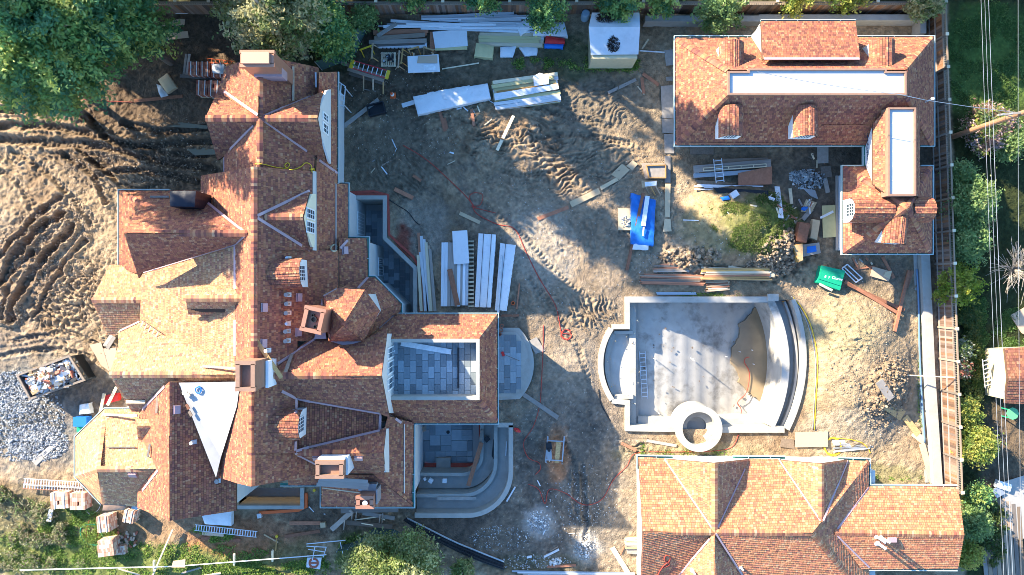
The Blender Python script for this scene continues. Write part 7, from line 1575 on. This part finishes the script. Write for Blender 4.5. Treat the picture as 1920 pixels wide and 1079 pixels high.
hose('green garden hose looping by the brick pallets', [(190, 1023), (165, 1020), (152, 1005), (152, 990), (165, 984), (180, 985), (190, 1000), (195, 1012)], .03, 'greenplastic'); hose('red hose looping by the brick pallets', [(178, 968), (168, 975), (162, 1000), (165, 1015), (180, 1010), (188, 990)], .025); hose('thin pale cord on the soil above the looping hoses', [(160, 955), (170, 965), (185, 955), (190, 940)], .015, 'pvc')
board('tall white board standing at the lower left ladders', (92, 978), (97, 955), .3, .08, 'pvc', up=.3)
# tarped chimney scaffold
T = thing('chimney_stack', 'brick chimney wrapped in brown plastic beside the bay roof', 'chimney', P(228, 938, 0)); q = [(P(x, y, 3.0).x, P(x, y, 3.0).y) for x, y in [(193, 938), (249, 938), (257, 920), (200, 916)]]
mb = MB(); mb.slab(q, -.2, 3.6); mb.build('chimney_body', M['brick' if False else 'terra'], T)
bundle('tarp_bundle', 'glossy brown plastic cover over the brick chimney', 'tarp', [(191, 958), (231, 958), (245, 932), (195, 927)], 1.2, 'browntarp', wr=.09, seed=71, z=3.2)
T2 = thing('platform', 'timber work platform behind the brown wrapped chimney', 'platform', P(255, 930, 3))
for a, b, m in (((196, 921), (252, 917), 'woodpale'), ((200, 916), (255, 912), 'steel'), ((243, 952), (258, 915), 'terra'), ((249, 954), (262, 916), 'steel'), ((254, 955), (263, 925), 'pvc')): piece_beam('plank', m, T2, P(*a, 3.9), P(*b, 4.0), .26, .06)
for x, y in ((200, 918), (258, 915), (246, 952)): q = P(x, y, 3.9); piece('post', 'steel', T2, (q.x, q.y, 1.95), (.07, .07, 3.9))
for k, (x, y, z) in enumerate(((256, 915, 4.3), (268, 921, 4.4))): q = P(x, y, z); mb = MB(); mb.ring((q.x, q.y), .13, .19, z-.35, z, 20); mb.cyl((q.x, q.y, z-.35), .13, .13, .1, 20); single(mb, 'bucket', M['alu'] if k else M['pvc'], ['white bucket on the platform by the wrapped chimney', 'grey metal bucket at the valley by the wrapped chimney'][k], 'bucket')
# south edge of the mansion
bundle('sheet_stack', 'grey wrinkled sheet stack in the shade at the south gable', 'sheet stack', [(383, 984), (433, 987), (433, 959), (377, 966)], .5, 'whitewrap', wr=.06, seed=81)
T = thing('ladder', 'white extension ladder lying below the south gable', 'ladder', Gp(425, 995, .2)); ladder(T, P(366, 989, .3), P(482, 1002, .3), .40, 24, 'alu')
for a, b, l in (((380, 1000), (420, 1003), 'reddish plank beside the white extension ladder, upper one'), ((378, 1008), (452, 1013), 'long reddish plank beside the white extension ladder')): board(l, a, b, .22, .05, 'woodred' if 'long' in l else 'sand')
for a, b, w, l in (((543, 981), (602, 981), .26, 'dull red plank below the basement window well'), ((535, 1006), (600, 996), .22, 'brown plank pressed in the soil below the dull red one'), ((495, 1002), (522, 1017), .1, 'thin stake lying near the yellow-capped stake'), ((517, 1033), (520, 1002), .09, 'stake with a yellow cap near the lower left fence rail')): board(l, a, b, w, .05, 'woodred' if w > .2 else 'wood')
for k, (x, y) in enumerate(((520, 1005), (590, 919))): q = Gp(x, y); mb = MB(); mb.cyl((q.x, q.y, q.z+.05), .1, .1, .12, 8); single(mb, 'safety_cap', M['yellow'], ['yellow cap on the stake in the lower left', 'yellow cap beside the basement window well'][k], 'cap')
mb = MB(); q = Gp(607, 983); mb.box((q.x, q.y, q.z+.12), (.36, .34, .24), .1); single(mb, 'carton', M['ply'], 'small tan carton at the end of the dull red plank', 'carton'); mb = MB(); q = Gp(488, 966); mb.box((q.x, q.y, q.z+.12), (.28, .3, .24), .2); single(mb, 'carton', M['pvc'], 'small white carton at the basement window well corner', 'carton')
T = thing('scaffold', 'rough timber scaffold below the pink chimney', 'scaffold', Gp(690, 970))
for a, b, z0_, z1_, w, m in (((640, 958), (747, 956), 1.6, 1.6, .3, 'woodold'), ((637, 978), (735, 988), .9, .9, .3, 'woodold'), ((622, 993), (661, 958), .5, 1.7, .34, 'woodgrey'), ((680, 962), (740, 972), 1.4, 1.2, .26, 'woodgrey')): piece_beam('plank', m, T, P(*a, z0_), P(*b, z1_), w, .06)
for x, y in ((659, 980), (667, 978), (711, 984), (716, 982), (645, 992)): piece_beam('post', 'woodgrey', T, P(x, y, 0), P(x+2, y-19, 2.0), .07, .07)
for a, b in (((665, 975), (718, 968)), ((690, 960), (722, 975)), ((670, 980), (700, 985))): piece_beam('brace', 'woodpale', T, P(*a, .8), P(*b, 1.2), .06, .05)
T = thing('plank_walk', 'grey planks laid over the roof between two chimneys', 'roof planks', P(640, 905, 6.2))
for k, (a, b) in enumerate((((599, 897), (690, 903)), ((597, 903), (692, 909)), ((594, 908), (690, 915)))): piece_beam('plank', 'woodgrey', T, P(*a, 6.35), P(*b, 6.35), .21, .06)
board('thin sunlit pole lying on the low south-east roof', (605, 915), (690, 926), .06, .06, 'woodpale', zb=(5.2, 5.4), name='pole', cat='pole')
# roof bits
bundle('tarp_bundle', 'glossy dark navy tarp over a chimney on the north-west roof', 'tarp', [(318, 387), (363, 388), (366, 358), (317, 358)], 2.2, 'navytarp', wr=.07, seed=91, z=6.6)
T = thing('brick_stack', 'small brick stack against the navy tarp on the roof', 'brick stack', P(371, 376, 6.4)); mb = MB()
for k in range(60): q = P(371+R_.uniform(-5, 5), 374+R_.uniform(-12, 12), 7.2); mb.box((q.x, q.y, 6.3+R_.random()*1.2), (.1, .22, .08), .1, col=R_.choice([(.3, .25, .24), (.42, .36, .33), (.24, .18, .17)]))
mb.build('bricks', M['brick'], T, kind='stuff')
hose('yellow cord trailing over the main roof ridge', [(480, 308), (495, 309), (515, 314), (535, 316), (542, 310), (538, 306), (533, 312), (545, 319), (562, 314), (572, 306), (582, 310), (584, 322)], .03, 'yellow', cat='cord', name='cord', roof=True); hose('small yellow coil of cord at the roof edge', coil(586, 320, 3, 2, 2), .03, 'yellow', cat='cord', name='cord', roof=True)
hose('pale coiled rope on the low east roof', coil(625, 466, 6, 4, 8), .03, 'woodpale', cat='rope', name='rope', roof=True); hose('blue coil of cord on the white membrane', coil(373, 731, 6, 2, 4), .03, 'bluep', cat='cord', name='cord', roof=True)
for a, b, w, l, m in (((472, 621), (529, 706), .24, 'long orange plank leaning from the ridge down the east roof', 'wood'), ((536, 702), (548, 668), .2, 'short dark plank beside the leaning orange plank', 'woodold'), ((382, 689), (450, 691), .14, 'thin grey batten near the brown chimney on the sunny roof', 'woodgrey'), ((238, 751), (274, 751), .2, 'pale board on the dark west roof slope', 'woodpale'), ((198, 779), (262, 779), .14, 'long metal strip on the bay roof', 'steel'), ((297, 775), (298, 732), .14, 'dark board standing in the valley of the south gable', 'woodold'), ((203, 840), (256, 840), .06, 'thin dark batten on the bay roof', 'woodold'), ((279, 858), (285, 832), .12, 'short brown board on the bay roof', 'woodold'), ((283, 372), (318, 372), .12, 'thin dark batten on the north-west roof', 'woodold'), ((548, 126), (548, 190), .12, 'copper-coloured batten on the north wing roof', 'wood'), ((590, 137), (591, 165), .1, 'white batten along the north wing eave', 'pvc')):
    p0, p1 = roof_at(*a, .1)[0], roof_at(*b, .1)[0]; mb = MB(); mb.beam(p0, p1, w, .06); single(mb, 'roof_board', M[m], l, 'board')
for x0, y0, k in ((345, 737, 0), (350, 742, 1), (352, 757, 2), (357, 770, 3)):
    p0, p1 = roof_at(x0, y0, .12)[0], roof_at(x0+(9 if k < 2 else 5), y0-(3 if k < 2 else -9), .12)[0]; mb = MB(); mb.beam(p0, p1, .16, .05); single(mb, 'shingle_scrap', M[['woodpale', 'ply', 'woodred', 'woodold'][k]], ['pale scrap at the top of the white membrane edge', 'tan scrap just below the pale one at the membrane edge', 'red scrap along the membrane edge', 'dark scrap lowest along the membrane edge'][k], 'scrap')
T = thing('roof_ladder', 'dark roof ladder lying across the sunny west roof', 'ladder', P(280, 620, 6))
ladder(T, roof_at(265, 608, .12)[0], roof_at(300, 632, .12)[0], .38, 5, 'woodold', .05)
T = thing('guard_frame', 'pale metal frame standing at the north wing east wall', 'frame', P(640, 176, 0))
for a, b in (((634, 153), (648, 163)), ((648, 163), (645, 196)), ((634, 196), (645, 200)), ((640, 158), (637, 196)), ((634, 175), (646, 180)), ((634, 186), (645, 190))): piece_beam('bar', 'alu', T, P(*a, 2.2), P(*b, 2.2), .06, .05)
for x, y in ((646, 164), (644, 196)): q = P(x, y, 2.2); piece('leg', 'alu', T, (q.x, q.y, 1.1), (.05, .05, 2.2))
# lower left fence rail and posts
T = thing('rail_fence', 'thin white rail on timber posts along the lower left grass', 'fence', Gp(260, 1060)); piece_beam('rail', 'pvc', T, P(38, 1069, .9), P(330, 1062, .9), .055, .055); piece_beam('rail', 'pvc', T, P(330, 1062, .9), P(612, 1040, .9), .055, .055); piece_beam('brace', 'woodpale', T, P(222, 1066, .6), P(262, 1078, .3), .09, .06)
for x, y in ((290, 1064), (440, 1052), (512, 1045)): piece_beam('post', 'woodpale', T, P(x, y+6, 0), P(x, y-14, 1.3), .12, .12)
board('long pale pole lying across the grass at the lower left', (325, 992), (287, 1079), .10, .10, 'woodpale', up=.3, name='pole', cat='pole')
sheet('small timber sign board by the white rail', [(325, 1052), (348, 1049), (347, 1064), (322, 1064)], 'ply', .04, .5); board('grey batten below the small sign board', (340, 1075), (378, 1064), .12, .06, 'woodgrey'); board('short batten in the grass at the bottom', (372, 1081), (415, 1074), .14, .06, 'woodpale')
T = thing('sign_frame', 'steel sign stand with a printed panel leaning by the green netting', 'sign', Gp(590, 1045))
for a, b in (((575, 1020), (648, 1013)), ((575, 1024), (612, 1026)), ((578, 1030), (610, 1035)), ((576, 1042), (608, 1042)), ((612, 1026), (606, 1045)), ((591, 1024), (586, 1050)), ((638, 1016), (643, 1038))): piece_beam('bar', 'alu', T, P(*a, .8), P(*b, .8), .05, .05)
mb = MB(); b_ = [P(x, y, .6) for x, y in [(574, 1064), (600, 1068), (603, 1046), (576, 1046)]]; mb.prism([v-Vector((0, 0, .03)) for v in b_], b_); mb.build('panel', M['pvc'], T)
mb = MB(); c_ = sum(b_, Vector())/4; mb.ring((c_.x, c_.y), .22, .36, .605, .615, 24); mb.box((c_.x, c_.y, .61), (.62, .12, .012)); mb.box((c_.x-.05, c_.y-.3, .61), (.5, .05, .012)); mb.build('panel_print', M['terra'], T)
# lower centre
T = thing('pipe_bundle', 'long bundle of black corrugated pipes lying by the bottom bush', 'pipe bundle', Gp(840, 1010))
for k in range(6):
    o = k*3.2; pts = smoothcurve([(757+o*.4, 975-o*.2), (800+o*.4, 1003-o*.6), (850+o*.3, 1030-o*.8), (900+o*.3, 1052-o*.9), (945, 1068-o*.9)], 6); mb = MB(); mb.tube([Gp(x, y, .08+.06*(k % 2)) for x, y in pts], .06, 6); mb.build('pipe', M['steel' if k == 5 else 'black'], T, smooth=True)
board('white plastic pipe on the dirt above the bottom edge', (1020, 1044), (1048, 1030), .13, .1, 'pvc', name='pipe', cat='pipe'); board('short white plastic pipe end near the bottom edge', (988, 1045), (997, 1043), .13, .1, 'pvc', name='pipe', cat='pipe'); board('dull red plank along the bottom edge', (1026, 1063), (1080, 1060), .16, .05, 'woodred')
T = thing('board_stack', 'stack of long grey sheets along the bottom edge', 'board stack', Gp(1080, 1078))
for k in range(4): piece_beam('sheet', ['steel', 'pvc', 'woodgrey', 'steel'][k], T, P(960+k*10, 1071+k*2.4, .1), P(1190, 1075+k*2, .1), .12, .05)
stack('lumber_stack', 'yellow lumber offcuts against the low house wall', 'lumber stack', (1171, 1018), (1204, 1018), .8, 6, 3, .1, ['wood', 'woodpale', 'woodold'], lj=.2, aj=.05); sheet('grey panel lying below the lumber offcuts', [(1174, 1030), (1204, 1030), (1204, 1040), (1176, 1038)], 'woodgrey', .04, .1)
board('long tan plank slanting off the bottom edge beside the low house', (1148, 1027), (1184, 1085), .34, .06, 'woodpale'); board('thin dark plank beside the long tan plank', (1163, 1040), (1170, 1024), .1, .05, 'woodred')
rocks('concrete_rubble', 'white broken concrete pieces near the bottom centre', [(1010, 975, 22, 18, .02), (1042, 1055, 12, 8, .03), (1100, 1026, 14, 20, .2)], .07, [(.66, .65, .63), (.55, .54, .52)], 330, 'rubble', n=260)
hose('red extension cord coiled on the low house roof', [(1232, 1080), (1240, 1066), (1255, 1058), (1246, 1050), (1248, 1041), (1256, 1044), (1254, 1052), (1244, 1060), (1236, 1072)], .03, 'redhose', cat='cord', name='cord', roof=True)
for k in range(46):
    x, y = R_.choice([(820, 300), (720, 320), (1000, 880), (700, 290), (1050, 1010), (600, 960), (1330, 780), (900, 200), (1230, 440), (1400, 380)]); x += R_.uniform(-50, 50); y += R_.uniform(-30, 30)
    if inpoly(np.array([x]), np.array([y]), PIT_POOL)[0] or 600 < x < 690 and y < 350: continue
    q = Gp(x, y); mb = MB(); mb.box((q.x, q.y, q.z+.02), (R_.uniform(.1, .7), R_.uniform(.04, .1), .03), R_.random()*3); o = single(mb, 'site_scrap', M[R_.choice(['pvc', 'woodpale', 'whitewrap', 'woodold'])], 'small pale scrap lying on the bare soil', 'scrap', 'scraps on the soil')
# ================================================================ BEYOND THE RIGHT FENCE
T = thing('utility_pole', 'brown wooden utility pole with a cross-arm right of the boundary fence', 'utility pole', P(1786, 257, 0)); b0 = P(1786, 257, 0); mb = MB(); mb.tube([b0-Vector((0, 0, .3)), b0+Vector((0, 0, 5)), b0+Vector((0, 0, 10.5))], .17, 12, radii=[.19, .17, .13]); mb.build('pole_shaft', mat('pole_wood', (.30, .16, .09), .85, noise=.2), T)
ca = Vector((b0.x, b0.y, 6.6)); piece('cross_arm', 'woodgrey', T, ca+Vector((-.2, 0, 0)), (2.6, .12, .14), .1); mb = MB(); mb.beam(ca+Vector((-1.2, -.1, 0)), ca+Vector((0, -.1, -.8)), .05, .05); mb.beam(ca+Vector((1.0, .1, 0)), ca+Vector((0, -.1, -.8)), .05, .05); mb.build('arm_brace', M['steel'], T)
for dx in (-1.3, -.8, .5): mb = MB(); mb.cyl(ca+Vector((dx, dx*.1, .07)), .06, .05, .16, 8); mb.build('insulator', M['steel'], T)
for k, (x0, x1, z, r, l) in enumerate(((1838, 1884, 6.6, .010, 'leftmost overhead wire on the right'), (1845, 1893, 6.7, .009, 'second overhead wire from the left'), (1852, 1901, 6.5, .013, 'thick pale overhead wire, third from the left'), (1909, 1915, 6.8, .010, 'rightmost overhead wire on the right'))):
    pts = [P(x0+(x1-x0)*t-2*math.sin(math.pi*t), -40+1160*t, z-.5*math.sin(math.pi*min(1, max(0, t)))) for t in [i/24 for i in range(25)]]; mb = MB(); mb.tube(pts, r, 5); single(mb, 'overhead_wire', M['steel'], l, 'wire')
pts = [P(1420, 135, 8.6)+(P(1690, 178, 8.2)-P(1420, 135, 8.6))*t-Vector((0, 0, .3*math.sin(math.pi*t))) for t in [i/10 for i in range(11)]]+[P(1735, 188, 7.3), P(1815, 200, 6.6), P(1912, 212, 6.5)]; mb = MB(); mb.tube(pts, .018, 5); single(mb, 'service_cable', M['steel'], 'thin service cable crossing above the guest house flat roof', 'cable')
SHN = thing('neighbour_shed', 'brown shingled neighbour shed at the right edge under the wires', 'shed', P(1910, 700, 0)); r = Roof(SHN, label='shingled shed roof', expo=.2, tone=(.75, .8, .85)); r.f((1884, 654, 2.2), (1975, 648, 2.2), (1975, 710, 3.0), (1890, 710, 3.0)); r.f((1890, 710, 3.0), (1975, 710, 3.0), (1975, 760, 2.2), (1884, 756, 2.2)); r.done(); walls(SHN, [(1888, 658), (1970, 655), (1970, 752), (1888, 750)], 0, 2.1, 2.1, 'shedwall')
sheet('red-brown deck panel beside the neighbour shed', [(1852, 660), (1888, 660), (1890, 745), (1862, 745)], 'woodred', .05, .1); board('timber beam at the top of the deck beside the neighbour shed', (1846, 662), (1888, 668), .14, .14, 'woodold', up=.3)
T = thing('ladder', 'aluminium ladder leaning beside the neighbour shed', 'ladder', P(1850, 700, .9)); ladder(T, P(1848, 672, 1.2), P(1853, 726, .5), .50, 7)
T = thing('garden_table', 'green plastic garden table at the right edge', 'table', Gp(1899, 776)); q = P(1899, 776, .72); mb = MB(); mb.tube([q-Vector((0, 0, .04)), q], .43, 8, radii=[.43, .43]); mb.build('table_top', mat('mint_plastic', (.12, .42, .20), .5), T)
for dx, dy in ((-.28, -.28), (.28, -.28), (.28, .28), (-.28, .28)): piece('leg', 'greenplastic', T, (q.x+dx, q.y+dy, .34), (.06, .06, .68))
sheet('pale paved corner at the right edge under the wires', [(1893, 592), (1925, 574), (1925, 630), (1915, 625)], 'sand', .05)
T = thing('timber_deck', 'dark boarded deck path in the lower right corner', 'deck', Gp(1880, 1010))
for k in range(9): piece_beam('board', 'woodold', T, P(1850+k*8.4, 1090, .08), P(1836+k*8.0+(k*k*.15), 930+abs(k-4)*5, .08), .28, .05)
sheet('grey gravel-coloured patio patch under the right wires', [(1878, 905), (1925, 890), (1925, 1010), (1905, 1010), (1880, 960)], 'conc', .03); mb = MB(); q = P(1884, 912, .4); mb.box((q.x, q.y, .2), (.95, .5, .4), -.3); single(mb, 'cooler', M['pvc'], 'white cooler box in the shaded garden at the lower right', 'cooler'); sheet('blue-grey tray beside the white cooler box', [(1858, 918), (1872, 912), (1884, 925), (1868, 934)], 'steel', .08, .2)
hose('thin green hose in the lower right garden', [(1862, 985), (1880, 975), (1900, 965), (1922, 962)], .03, 'greenplastic')
